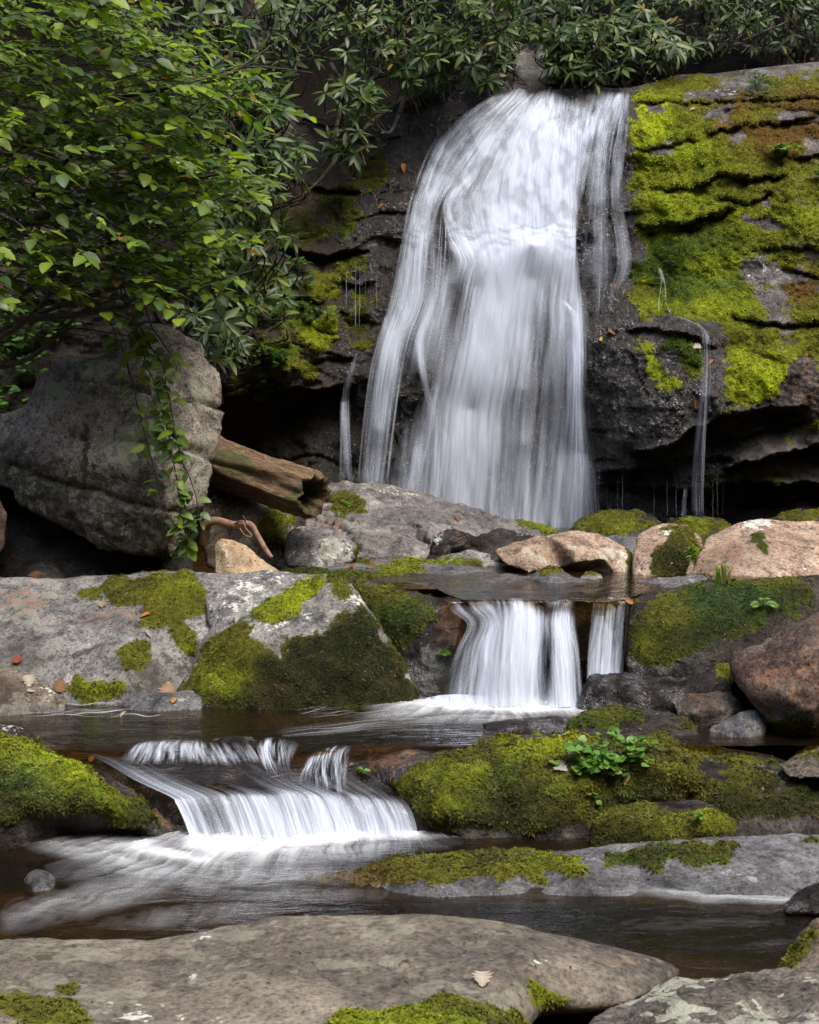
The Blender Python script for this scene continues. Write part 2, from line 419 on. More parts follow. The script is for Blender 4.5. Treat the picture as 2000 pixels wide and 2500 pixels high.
def ground_z(x, y):
    z = np.where(y < 5.5, -0.2, -0.2)
    z = z + 0.26 * sstep(5.45, 5.8, y) + 0.47 * sstep(6.6, 6.95, y)
    z = z + 3.1 * sstep(11.0, 13.0, y) + 0.85 * np.maximum(y - 12.6, 0)
    lb = -(0.30 * np.maximum(y, 0) + 0.30) + 0.75 * sstep(7.6, 8.6, y)
    rb = 0.30 * np.maximum(y, 0) + 0.28
    z = z + 1.1 * np.maximum(lb - x, 0) ** 0.85 * (0.6 + 0.8 * sstep(7.4, 8.2, y)) + 1.15 * np.maximum(x - rb, 0) ** 0.9
    z = z + 0.9 * np.maximum(-2.5 - y, 0)  # unseen slope behind the camera, added to block the low sky
    return np.minimum(z, 26)
gx = np.concatenate([np.linspace(-60, -6, 28), np.linspace(-5.6, 5.6, 150), np.linspace(6, 60, 28)])
gy = np.concatenate([np.linspace(-40, 1.5, 20), np.linspace(2, 14, 150), np.linspace(14.6, 70, 40)])
X, Y = np.meshgrid(gx, gy); n_, m_ = X.shape
Z = ground_z(X, Y); pp = np.stack([X.ravel(), Y.ravel(), Z.ravel()], 1)
pp[:, 2] += 0.05 * fbm(pp * 2.2, 3) + 0.5 * fbm(pp * 0.25, 2) * sstep(12, 18, np.hypot(pp[:, 0], pp[:, 1] - 5))
idx = np.arange(n_ * m_).reshape(n_, m_)
gf = np.stack([idx[:-1, :-1].ravel(), idx[:-1, 1:].ravel(), idx[1:, 1:].ravel(), idx[1:, :-1].ravel()], 1)
o = bpy.data.objects.new("ground", mesh_np("ground", pp, gf, GROUND)); add(o, "brown leaf-strewn stream bed, banks and hillside", None, None, 'structure')

# --- cliff: control points (pixel, pixel, distance)
CP = np.array([
    (-480, 250, 11.9), (-480, 650, 11.5), (-480, 1000, 11.2), (-480, 1330, 11.2), (-100, 300, 11.7), (-100, 900, 11.1), (-100, 1330, 11.0),
    (250, 250, 11.6), (250, 600, 11.2), (250, 950, 10.9), (250, 1330, 10.8), (500, 250, 11.6), (500, 560, 10.9), (500, 800, 10.35), (500, 930, 10.2), (500, 1100, 11.3), (500, 1330, 11.0),
    (700, 300, 11.6), (700, 480, 11.15), (700, 600, 10.75), (700, 760, 10.45), (700, 920, 10.3), (700, 1000, 10.9), (700, 1120, 10.85), (700, 1330, 10.6),
    (850, 280, 11.5), (860, 450, 11.1), (860, 600, 10.85), (850, 720, 10.75), (850, 850, 10.6), (840, 980, 10.75), (840, 1100, 10.7), (840, 1330, 10.5),
    (1000, 240, 11.55), (1000, 330, 11.2), (980, 450, 11.0), (960, 600, 10.85), (950, 760, 10.7), (930, 900, 10.6), (930, 1050, 10.55), (930, 1330, 10.5),
    (1067, 490, 10.88), (1060, 580, 10.75), (1070, 700, 10.68), (1110, 690, 10.66), (1050, 900, 10.55), (1040, 1000, 10.58),
    (1150, 225, 11.5), (1130, 320, 11.2), (1120, 430, 11.0), (1130, 560, 10.87), (1170, 620, 10.72), (1160, 700, 10.72),
    (1300, 222, 11.5), (1300, 300, 11.2), (1300, 420, 11.0), (1300, 560, 10.86), (1300, 598, 10.70), (1300, 680, 10.76), (1280, 800, 10.72), (1280, 950, 10.62), (1280, 1080, 10.66), (1280, 1330, 10.7), (1150, 1000, 10.7), (1150, 1330, 10.7),
    (1420, 230, 11.45), (1420, 330, 11.1), (1420, 450, 10.95), (1420, 570, 10.78), (1420, 720, 10.72), (1420, 850, 10.6), (1420, 1000, 10.6), (1420, 1100, 10.75), (1420, 1330, 10.8),
    (1540, 215, 11.4), (1540, 280, 11.1), (1540, 420, 10.9), (1540, 560, 10.75), (1540, 700, 10.6), (1540, 780, 10.45), (1540, 900, 10.25), (1540, 1040, 10.1), (1540, 1090, 10.2), (1540, 1140, 10.35), (1540, 1330, 10.55),
    (1610, 640, 10.6), (1620, 700, 10.55), (1640, 760, 10.25), (1700, 800, 10.05), (1680, 900, 9.98), (1650, 1020, 9.95), (1620, 1090, 10.05), (1650, 1150, 10.25), (1650, 1330, 10.5),
    (1650, 185, 11.7), (1650, 250, 11.0), (1650, 400, 10.8), (1650, 530, 10.6), (1650, 600, 10.6), (1740, 700, 10.35), (1760, 850, 10.1), (1780, 950, 9.9), (1780, 1000, 9.95), (1780, 1070, 10.15), (1780, 1150, 9.98), (1780, 1200, 10.25), (1780, 1330, 10.4),
    (1800, 170, 11.7), (1800, 250, 10.9), (1800, 400, 10.65), (1800, 560, 10.45), (1850, 700, 10.3), (1880, 860, 9.95), (1880, 950, 9.75), (1880, 990, 9.9), (1900, 1060, 9.98), (1900, 1120, 9.82), (1900, 1190, 10.1), (1900, 1330, 10.3),
    (2000, 150, 11.6), (2000, 250, 10.8), (2000, 400, 10.6), (2000, 560, 10.4), (2000, 700, 10.2), (1990, 860, 9.9), (1980, 1000, 9.8), (2000, 1060, 9.9), (2000, 1130, 10.1), (2000, 1200, 10.1), (2000, 1330, 10.25),
    (2400, 130, 11.4), (2400, 500, 10.4), (2400, 900, 9.9), (2400, 1330, 10.4)], float)
def rbf_fit(c):
    r = np.hypot(c[:, None, 0] - c[None, :, 0], c[:, None, 1] - c[None, :, 1]) / 100
    K = r + np.eye(len(c)) * -0.05; n = len(c)
    Pm = np.stack([np.ones(n), c[:, 0] / 100, c[:, 1] / 100], 1)
    A = np.block([[K, Pm], [Pm.T, np.zeros((3, 3))]])
    return np.linalg.solve(A, np.concatenate([c[:, 2], np.zeros(3)]))
_cw = rbf_fit(CP)
CREV = [  # bedding cracks and undercuts: pixel line, recess depth in m, falloff in px below the line
    ([(1735, 322), (1820, 300), (1900, 300), (1975, 285)], 0.10, 16), ([(1700, 446), (1760, 425), (1850, 435), (1905, 425)], 0.14, 18), ([(1560, 548), (1640, 545), (1750, 525), (1775, 508)], 0.16, 20),
    ([(1560, 565), (1640, 560), (1720, 552)], 0.08, 14), ([(1770, 480), (1830, 490), (1880, 470)], 0.10, 12), ([(1940, 382), (2000, 375), (2200, 370)], 0.10, 14), ([(1560, 246), (1700, 248), (1850, 243), (2000, 238), (2300, 230)], 0.10, 16),
    ([(1870, 600), (1940, 605), (2050, 600)], 0.06, 12), ([(1560, 362), (1640, 350), (1700, 340)], 0.06, 12), ([(1600, 455), (1690, 460)], 0.07, 14), ([(1920, 655), (1960, 665), (2050, 690)], 0.07, 14), ([(1790, 770), (1880, 790), (2000, 785)], 0.10, 18),
    ([(1900, 300), (1960, 300), (2100, 295)], 0.06, 10), ([(1760, 265), (1900, 262), (2050, 275)], 0.05, 10),
    ([(1535, 805), (1600, 800), (1680, 815), (1740, 845)], 0.10, 14), ([(1530, 860), (1560, 900), (1590, 960)], 0.05, 10),
    ([(1490, 1148), (1590, 1140), (1640, 1130)], 0.25, 30), ([(1560, 1100), (1640, 1085), (1700, 1040), (1760, 1010), (1860, 998), (1960, 990)], 0.30, 40), ([(1720, 1075), (1800, 1065), (1900, 1040), (1970, 1020)], 0.14, 14), ([(1600, 1118), (1700, 1110), (1790, 1116)], 0.18, 14),
    ([(1780, 1135), (1900, 1110), (2000, 1086), (2200, 1080)], 0.30, 26), ([(1760, 1180), (1860, 1172), (1960, 1178), (2100, 1180)], 0.35, 24), ([(1500, 1178), (1620, 1190), (1760, 1195)], 0.25, 18), ([(1800, 1222), (1950, 1210), (2100, 1212)], 0.2, 20),
    ([(690, 606), (760, 622), (800, 626), (850, 608), (890, 612)], 0.16, 20), ([(830, 680), (860, 694), (900, 688)], 0.08, 14), ([(520, 962), (600, 950), (660, 938), (720, 950), (800, 946), (850, 935)], 0.4, 40), ([(640, 700), (700, 720), (780, 735)], 0.08, 14), ([(760, 880), (800, 870), (850, 872)], 0.1, 14),
    ([(730, 440), (800, 470), (870, 460)], 0.08, 16), ([(1040, 800), (1090, 900), (1040, 1000)], 0.04, 10), ([(890, 940), (940, 1010), (980, 1090)], 0.10, 16), ([(1000, 880), (1040, 930), (1050, 980)], 0.08, 14)]
def line_dy(line, x, y):
    l = np.array(line, float); ly = np.interp(x, l[:, 0], l[:, 1])
    o = np.minimum(sstep(l[0, 0] - 25, l[0, 0] + 12, x), sstep(l[-1, 0] + 25, l[-1, 0] - 12, x))
    return y - ly, o
def cliff_base(x, y):
    x = np.asarray(x, float).ravel(); y = np.asarray(y, float).ravel(); out = np.zeros(x.shape)
    for i in range(0, len(x), 20000):
        xs, ys = x[i:i + 20000], y[i:i + 20000]
        r = np.hypot(xs[:, None] - CP[None, :, 0], ys[:, None] - CP[None, :, 1]) / 100
        out[i:i + 20000] = r @ _cw[:-3] + _cw[-3] + _cw[-2] * xs / 100 + _cw[-1] * ys / 100
    return out
def cliff_d(x, y):
    x = np.asarray(x, float).ravel(); y = np.asarray(y, float).ravel(); d = cliff_base(x, y)
    q = np.stack([x / 300, y / 300, 0 * x], 1)
    xw = x + 14 * noise(q * 5); yw = y + 9 * noise(q * 6 + 9) + 5 * noise(q * 18 + 3)
    for line, dep, fall in CREV:
        t, o = line_dy(line, xw, yw)
        d = d + o * dep * np.where(t > 0, np.exp(-t / fall) * sstep(-1, 6, t), 0) - o * dep * 0.3 * np.where(t <= 0, np.exp(t / 14), 0)
    # blocky bedding, a little different left and right
    hb = (y + 0.07 * x + 75 * noise(q * 1.1) + 12 * noise(q * 4)) / 62; k = np.floor(hb); f = hb - k
    lay = np.sin(k * 12.9898 + np.floor((x + 40 * noise(q * 2)) / 210) * 4.1) * 43758.5; lay -= np.floor(lay)
    water = sstep(960, 1010, x) * sstep(1480, 1430, x)
    amp = 0.028 * (1 - 0.7 * water) * (1 - 0.75 * sstep(1520, 1600, x)) * (0.35 + 0.9 * sstep(-0.25, 0.35, noise(q * 2.1 + 40)))
    d = d - amp * (lay - 0.5) * sstep(0, 0.25, f) * 2 + amp * 0.7 * np.exp(-(f / 0.10) ** 2)
    d = d - 0.10 * fbm(q * 1.6, 3) - (0.045 - 0.022 * sstep(1520, 1600, x)) * fbm(q * 6, 3) - 0.022 * (ridged(q * 4 + 3, 2) - 0.6) - 0.012 * fbm(q * 30, 2)
    return d
TOPX = [(-500, 345), (200, 330), (500, 300), (800, 285), (960, 250), (1040, 232), (1150, 222), (1300, 218), (1450, 216), (1540, 214), (1600, 200), (1660, 182), (1740, 180), (1800, 172), (1900, 160), (2000, 150), (2450, 135)]
def top_y(x): return np.interp(x, [p[0] for p in TOPX], [p[1] for p in TOPX])
nx, ny = 640, 290
gxx = np.linspace(-450, 2420, nx); vv = np.linspace(0, 1, ny)
CX, CV = np.meshgrid(gxx, vv); CY = top_y(CX) + CV * (1345 - top_y(CX))
CDp = cliff_d(CX, CY).reshape(CX.shape)
cv = P(CX, CY, CDp)
cap = []                                            # the top goes back from the edge
for k, back in enumerate((3.0, 2.2, 1.5, 0.9, 0.5, 0.22, 0.08)):
    r = cv[0].copy(); r[:, 1] += back; r[:, 2] += 0.12 * back + 0.06 * fbm(r * 2, 2) * min(1, back); r[:, 0] *= 1 + 0.08 * back; cap.append(r)
cv = np.vstack([np.array(cap).reshape(-1, 3), cv.reshape(-1, 3)]); nyy = ny + 7
idx = np.arange(nyy * nx).reshape(nyy, nx)
cf = np.stack([idx[:-1, :-1].ravel(), idx[1:, :-1].ravel(), idx[1:, 1:].ravel(), idx[:-1, 1:].ravel()], 1)
CLIFF = rock_mat("cliff_rock", (0.05, 0.044, 0.04), (0.10, 0.092, 0.088), (0.19, 0.18, 0.175), 0.06, rough=0.55, bump=0.9, gloss=0.12, filmlo=0.85)
cl_p = [
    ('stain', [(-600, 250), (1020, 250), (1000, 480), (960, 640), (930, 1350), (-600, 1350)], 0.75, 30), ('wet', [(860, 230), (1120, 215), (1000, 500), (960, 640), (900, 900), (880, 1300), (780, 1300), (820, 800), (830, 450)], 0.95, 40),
    ('wet', [(1000, 200), (1560, 200), (1560, 700), (1760, 800), (1760, 1000), (1560, 1300), (850, 1300)], 0.95, 30), ('stain', [(1440, 1080), (1560, 1110), (1700, 1050), (1780, 1010), (1860, 990), (2450, 950), (2450, 1330), (1440, 1330)], 0.35, 20), ('wet', [(1440, 1050), (1800, 1050), (1800, 1300), (1440, 1300)], 0.95, 30),
    ('stain', [(960, 210), (1450, 205), (1540, 240), (1420, 300), (1100, 290), (960, 480), (930, 330)], 0.4, 20), ('stain', E(1580, 960, 150, 150), 0.7, 50), ('stain', [(1010, 240), (1400, 240), (1560, 260), (1540, 800), (1460, 1100), (900, 1250), (960, 700)], 0.7, 40),
    # moss wall on the right
    ('moss', [(1545, 235), (1640, 190), (1720, 178), (1780, 200), (2000, 180), (2450, 170), (2450, 900), (1960, 930), (1850, 985), (1765, 1005), (1770, 900), (1755, 840), (1640, 770), (1560, 790), (1545, 700), (1560, 600), (1545, 450)], MO, 10),
    ('mcol', [(1540, 240), (1640, 240), (1650, 330), (1600, 370), (1545, 360)], MB, 14), ('mcol', [(1560, 340), (1760, 330), (1760, 420), (1580, 440)], MG, 25), ('mcol', [(1570, 450), (1720, 460), (1780, 520), (1700, 545), (1570, 550)], MG, 20), ('mcol', [(1550, 560), (1800, 540), (1860, 640), (1800, 760), (1700, 800), (1560, 700)], MD, 30), ('mcol', E(1600, 570, 60, 12), MB, 10),
    ('mcol', E(1580, 660, 50, 40), MD, 15), ('mcol', E(1580, 690, 12, 10), MB, 6), ('mcol', E(1600, 750, 60, 18), MG, 12), ('mcol', E(1770, 640, 90, 30, -8), MG, 25), ('mcol', E(1780, 750, 100, 30), MG, 20), ('mcol', E(1830, 540, 60, 24), MG, 20), ('mcol', E(1960, 520, 70, 40), MG, 25), ('mcol', E(1980, 620, 60, 50), MO, 20),
    ('mcol', E(1880, 930, 70, 45, -10), MB, 20), ('mcol', E(1800, 920, 40, 70), MG, 20), ('mcol', [(1790, 380), (1990, 350), (2000, 480), (1820, 470)], MO, 25), ('mcol', [(1740, 225), (2100, 215), (2100, 350), (1900, 380), (1760, 330)], MR, 22), ('mcol', E(1850, 280, 60, 20), MO, 15), ('mcol', E(1680, 196, 60, 14), MO, 10), ('mcol', E(1870, 210, 40, 20), MD, 10),
    ('mcol', E(1920, 760, 90, 50), MO, 30), ('mcol', E(1960, 700, 50, 40), MR, 20),
    ('bare', E(1850, 660, 60, 38, 10), 1, 14), ('bare', E(1890, 745, 38, 50, -10), 1, 12), ('bare', E(1960, 610, 60, 14, 10), 1, 10), ('bare', E(1860, 548, 60, 14, 14), 1, 8), ('bare', E(1990, 360, 40, 26), 1, 10), ('bare', E(1950, 285, 60, 14), 1, 8), ('bare', E(1770, 225, 110, 18, -6), 1, 10), ('bare', E(1870, 165, 140, 14, -4), 1, 10),
    ('bare', E(1600, 265, 24, 16), 0.9, 8), ('bare', E(1760, 275, 40, 20), 0.9, 10), ('bare', E(1620, 365, 40, 10), 1, 8), ('bare', E(1860, 480, 14, 30), 0.8, 8), ('bare', E(1790, 330, 26, 14), 0.9, 8), ('bare', E(1960, 905, 18, 14), 1, 5), ('bare', E(1870, 665, 110, 30), 0.4, 30), ('bare', E(1960, 680, 40, 12, 20), 0.8, 8), ('bare', E(1900, 800, 50, 10), 0.6, 10),
    ('pale', E(1770, 225, 100, 12), 0.36, 20), ('pale', E(1980, 300, 60, 16), 0.4, 20), ('pale', E(1870, 660, 70, 36), 0.2, 20), ('warm', E(1980, 330, 60, 60), 0.3, 30), ('bare', [(1930, 900), (1990, 880), (2100, 880), (2100, 1100), (1960, 1060), (1900, 960)], 0.8, 12), ('mcol', E(1990, 1000, 40, 50), MO, 20), ('warm', E(1980, 960, 60, 90), 0.25, 30),
    ('moss', [(1550, 830), (1600, 840), (1620, 900), (1660, 930), (1640, 960), (1590, 920), (1565, 870)], MG, 12), ('moss', E(1650, 840, 45, 30), MD, 12), ('moss', E(1690, 870, 30, 40), MD, 12), ('bare', [(1640, 772), (1760, 790), (1770, 850), (1720, 860), (1700, 810), (1650, 790)], 1, 8),
    ('moss', E(1800, 1155, 50, 16), MD, 12), ('moss', E(1930, 1200, 90, 14), MK, 10), ('moss', E(1900, 1160, 40, 10), MK, 8), ('moss', E(1860, 1060, 70, 14, -12), MK, 10), ('moss', E(1960, 1050, 50, 16, -20), MO, 12),
    # left cliff
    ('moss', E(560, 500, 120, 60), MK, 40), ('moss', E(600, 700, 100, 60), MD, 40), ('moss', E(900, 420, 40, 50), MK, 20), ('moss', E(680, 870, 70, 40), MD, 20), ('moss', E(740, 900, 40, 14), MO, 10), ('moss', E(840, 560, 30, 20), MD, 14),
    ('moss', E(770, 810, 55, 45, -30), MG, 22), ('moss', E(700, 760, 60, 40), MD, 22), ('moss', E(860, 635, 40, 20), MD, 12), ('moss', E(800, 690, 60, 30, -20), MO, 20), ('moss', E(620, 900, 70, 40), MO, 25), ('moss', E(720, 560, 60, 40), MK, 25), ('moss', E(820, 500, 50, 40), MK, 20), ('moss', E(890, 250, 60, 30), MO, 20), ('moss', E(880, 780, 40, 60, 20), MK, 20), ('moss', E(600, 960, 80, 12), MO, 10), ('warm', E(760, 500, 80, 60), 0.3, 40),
]
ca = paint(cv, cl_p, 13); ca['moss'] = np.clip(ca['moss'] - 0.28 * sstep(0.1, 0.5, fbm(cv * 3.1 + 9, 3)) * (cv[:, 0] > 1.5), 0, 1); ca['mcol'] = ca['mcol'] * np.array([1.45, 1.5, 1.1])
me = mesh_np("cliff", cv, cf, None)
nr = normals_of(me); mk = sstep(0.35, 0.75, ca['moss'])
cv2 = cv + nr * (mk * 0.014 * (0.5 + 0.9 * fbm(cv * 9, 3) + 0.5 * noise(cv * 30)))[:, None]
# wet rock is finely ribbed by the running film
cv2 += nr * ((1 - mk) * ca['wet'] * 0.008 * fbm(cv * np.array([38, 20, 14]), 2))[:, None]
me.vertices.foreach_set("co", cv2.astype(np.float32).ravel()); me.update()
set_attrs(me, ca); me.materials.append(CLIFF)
cliff = bpy.data.objects.new("cliff", me); add(cliff, "stepped rock cliff, wet and black in the middle, mossy on the right", None, None, 'structure')
tufts("moss", cv2, tris_of(me), normals_of(me), ca['moss'], ca['mcol'], 8600, 0.013, cliff, blades=4, age=0.22)
# ------------------------------------------------------------------ stones
GREY = rock_mat("rock_grey", (0.085, 0.082, 0.078), (0.16, 0.156, 0.15), (0.25, 0.245, 0.235), 0.25)
GREYB = rock_mat("rock_grey_blue", (0.10, 0.10, 0.105), (0.17, 0.17, 0.175), (0.26, 0.26, 0.26), 0.12, rough=0.6)
BROWN = rock_mat("rock_brown", (0.07, 0.058, 0.046), (0.145, 0.12, 0.096), (0.22, 0.185, 0.15), 0.3)
SLAB = rock_mat("rock_foreground", (0.075, 0.068, 0.06), (0.13, 0.113, 0.09), (0.19, 0.165, 0.13), 0.3, (0.27, 0.27, 0.20), grain=0.8, bump=0.5, scale=0.9)
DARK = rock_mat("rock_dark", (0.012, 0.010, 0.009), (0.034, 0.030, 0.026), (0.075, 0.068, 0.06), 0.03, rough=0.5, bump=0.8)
PINK = rock_mat("rock_pink", (0.17, 0.12, 0.09), (0.31, 0.225, 0.17), (0.42, 0.33, 0.26), 0.18, rough=0.7)
RED = rock_mat("rock_redbrown", (0.045, 0.030, 0.024), (0.105, 0.070, 0.055), (0.19, 0.135, 0.11), 0.08, rough=0.6)
TAN = rock_mat("rock_tan", (0.26, 0.19, 0.12), (0.40, 0.30, 0.19), (0.50, 0.39, 0.26), 0.05, rough=0.8, grain=0.6)
LICH = rock_mat("rock_lichened", (0.075, 0.066, 0.055), (0.14, 0.125, 0.105), (0.21, 0.19, 0.16), 0.95, (0.30, 0.31, 0.24), bump=0.8, lsize=1.5)
BOULD = rock_mat("rock_boulder", (0.17, 0.152, 0.13), (0.31, 0.28, 0.24), (0.43, 0.395, 0.335), 0.7, (0.38, 0.40, 0.28), bump=1.0, crust=(0.24, 0.26, 0.16))

DEF = dict(group='boulders and stones in the stream bed')
rock('boulder', 'broad smooth grey-brown slab along the bottom edge with mossy lower rim', 'rock',
     [(-200, 2290, 3.98), (0, 2285, 3.98), (150, 2295, 3.98), (350, 2304, 3.97), (450, 2292, 3.99), (540, 2266, 4.02), (650, 2240, 4.05), (760, 2230, 4.06),
      (900, 2231, 4.05), (1040, 2228, 4.05), (1150, 2243, 4.04), (1300, 2272, 4.03), (1450, 2306, 4.0), (1600, 2345, 3.97), (1672, 2372, 3.95), (1610, 2420, 3.8),
      (1540, 2452, 3.7), (1420, 2465, 3.66), (1320, 2462, 3.66), (1270, 2520, 3.5), (1100, 2640, 3.05), (700, 2650, 3.05), (300, 2650, 3.05), (-200, 2650, 3.05)],
     [(350, 2360, 3.78), (700, 2320, 3.80), (1000, 2320, 3.78), (1300, 2350, 3.76), (150, 2400, 3.62), (600, 2430, 3.52), (950, 2440, 3.5), (1200, 2430, 3.56), (1480, 2385, 3.78),
      (500, 2540, 3.27), (900, 2540, 3.27), (100, 2520, 3.3)],
     SLAB, [('moss', E(100, 2475, 130, 45, 12), MO, 14), ('moss', E(160, 2420, 30, 14), MO, 8), ('moss', [(780, 2530), (850, 2475), (1000, 2452), (1150, 2452), (1260, 2455), (1300, 2520), (1200, 2600), (700, 2600)], MG, 12),
            ('moss', [(1290, 2395), (1330, 2405), (1345, 2425), (1395, 2430), (1420, 2450), (1380, 2462), (1300, 2470), (1290, 2430)], MG, 7),
            ('moss', E(1100, 2460, 60, 25), MO, 12), ('stain', E(620, 2340, 240, 30, -8), 0.35, 60), ('stain', E(60, 2330, 70, 24), 0.45, 30), ('stain', [(1190, 2290), (1200, 2290), (1290, 2395), (1280, 2400)], 0.55, 8),
            ('pale', E(510, 2285, 45, 11, -12), 0.38, 8), ('pale', E(1175, 2397, 22, 15), 0.0, 4), ('pale', E(470, 2380, 16, 11), 0.62, 4), ('pale', E(1315, 2348, 18, 9), 0.6, 5), ('pale', E(480, 2480, 110, 26), 0.27, 40), ('pale', E(330, 2470, 90, 30), 0.22, 40), ('warm', E(1500, 2330, 60, 14, 18), 0.4, 20)],
     T=0.9, vox=0.014, smooth=10, amp=0.018, freq=2.0, fine=0.004, moss_size=0.012, moss_dens=16000, wob=8)
rock('boulder', 'dark boulder spotted with pale lichen filling the bottom right corner', 'rock',
     [(1380, 2580, 2.9), (1430, 2505, 3.1), (1500, 2470, 3.18), (1570, 2432, 3.25), (1620, 2405, 3.3), (1660, 2386, 3.32), (1720, 2382, 3.33), (1850, 2372, 3.35), (2000, 2360, 3.36),
      (2200, 2350, 3.36), (2250, 2640, 2.75), (1700, 2680, 2.65), (1380, 2660, 2.7)],
     [(1600, 2470, 3.05), (1800, 2440, 3.08), (1700, 2550, 2.85), (2000, 2450, 3.05), (1900, 2540, 2.85)],
     LICH, [('lich', None, 0.4, 1), ('pale', E(1770, 2390, 50, 14), 0.25, 12)], T=0.7, vox=0.013, smooth=4, amp=0.022, freq=3, fine=0.010)
rock('boulder', 'small steep mossy-edged rock cut off by the right edge above the lichen boulder', 'rock',
     [(1905, 2385, 3.75), (1925, 2350, 3.8), (1960, 2300, 3.85), (2000, 2255, 3.9), (2100, 2200, 3.95), (2150, 2420, 3.6), (1900, 2440, 3.6)], [(1990, 2340, 3.66)],
     BROWN, [('moss', [(1890, 2400), (1960, 2290), (1995, 2262), (1995, 2285), (1940, 2370), (1915, 2410)], MO, 6)], T=0.4, vox=0.012)
rock('rock_slab', 'low wet grey slab with moss tongues lying across the lower pool', 'rock',
     [(690, 2165, 4.85), (760, 2148, 4.9), (900, 2120, 4.95), (1000, 2095, 5.0), (1200, 2080, 5.02), (1330, 2076, 5.05), (1500, 2064, 5.08), (1660, 2050, 5.12), (1770, 2042, 5.15), (2000, 2038, 5.15),
      (2150, 2035, 5.15), (2150, 2240, 4.6), (1900, 2235, 4.62), (1600, 2215, 4.68), (1300, 2200, 4.72), (950, 2205, 4.7), (740, 2205, 4.72)],
     [(1000, 2130, 4.84), (1220, 2095, 4.9), (1220, 2130, 4.78), (1450, 2092, 4.94), (1400, 2140, 4.77), (1650, 2100, 4.92), (1700, 2160, 4.74), (1900, 2110, 4.89), (1150, 2150, 4.76), (1900, 2180, 4.7)],
     GREYB, [('moss', [(690, 2165), (800, 2135), (950, 2100), (1150, 2082), (1300, 2085), (1400, 2095), (1432, 2120), (1400, 2140), (1330, 2135), (1340, 2165), (1280, 2150), (1150, 2145), (1000, 2160), (760, 2175)], MO, 8),
             ('moss', E(1390, 2112, 40, 22), MG, 8), ('mcol', E(820, 2150, 150, 40), MR, 40), ('mcol', E(1330, 2100, 90, 20), MG, 20), ('moss', [(1480, 2080), (1640, 2065), (1790, 2062), (1800, 2085), (1780, 2110), (1720, 2120), (1640, 2095), (1620, 2130), (1570, 2120), (1490, 2110)], MD, 8),
             ('mcol', E(1720, 2080, 70, 18), MO, 15), ('moss', E(1985, 2058, 35, 12), MD, 8), ('wet', None, 0.45, 1), ('wet', [(600, 2110), (2100, 2130), (2100, 2300), (600, 2300)], 0.95, 30), ('stain', E(1450, 2150, 90, 14), 0.5, 10), ('pale', E(1850, 2130, 120, 14), 0.33, 30)],
     T=0.5, vox=0.013, smooth=4, amp=0.012, freq=3, fine=0.006, moss_size=0.012, moss_dens=18000, moss_h=0.018)
rock('boulder', 'dark wet wedge of rock at the right edge beside the low slab', 'rock',
     [(1905, 2205, 4.6), (1940, 2168, 4.66), (2000, 2138, 4.7), (2100, 2128, 4.7), (2100, 2240, 4.5), (1920, 2230, 4.52)], [(2000, 2180, 4.55)], DARK, [('wet', None, 0.7, 1)], T=0.3, vox=0.012)
rock('boulder', 'small mossy rock with bare grey crown in front of the long mossy boulder', 'rock',
     [(1438, 2050, 5.3), (1446, 2000, 5.36), (1500, 1968, 5.4), (1580, 1958, 5.42), (1700, 1953, 5.44), (1745, 1965, 5.42), (1790, 1995, 5.38), (1838, 2037, 5.3), (1830, 2085, 5.25), (1640, 2105, 5.2), (1450, 2100, 5.2)],
     [(1520, 2010, 5.22), (1640, 1995, 5.24), (1740, 2015, 5.24), (1640, 2050, 5.21)],
     DARK, [('moss', [(1430, 2060), (1450, 1995), (1520, 1965), (1610, 1962), (1640, 1980), (1750, 1975), (1800, 2010), (1780, 2030), (1700, 2045), (1600, 2060), (1500, 2075)], MO, 8), ('mcol', E(1700, 2000, 80, 25), MG, 25), ('mcol', E(1500, 2050, 90, 28), MK, 25), ('stain', E(1500, 2060, 200, 20), 0.4, 15)],
     T=0.45, vox=0.012, smooth=6, amp=0.012, moss_dens=18000, moss_size=0.012)
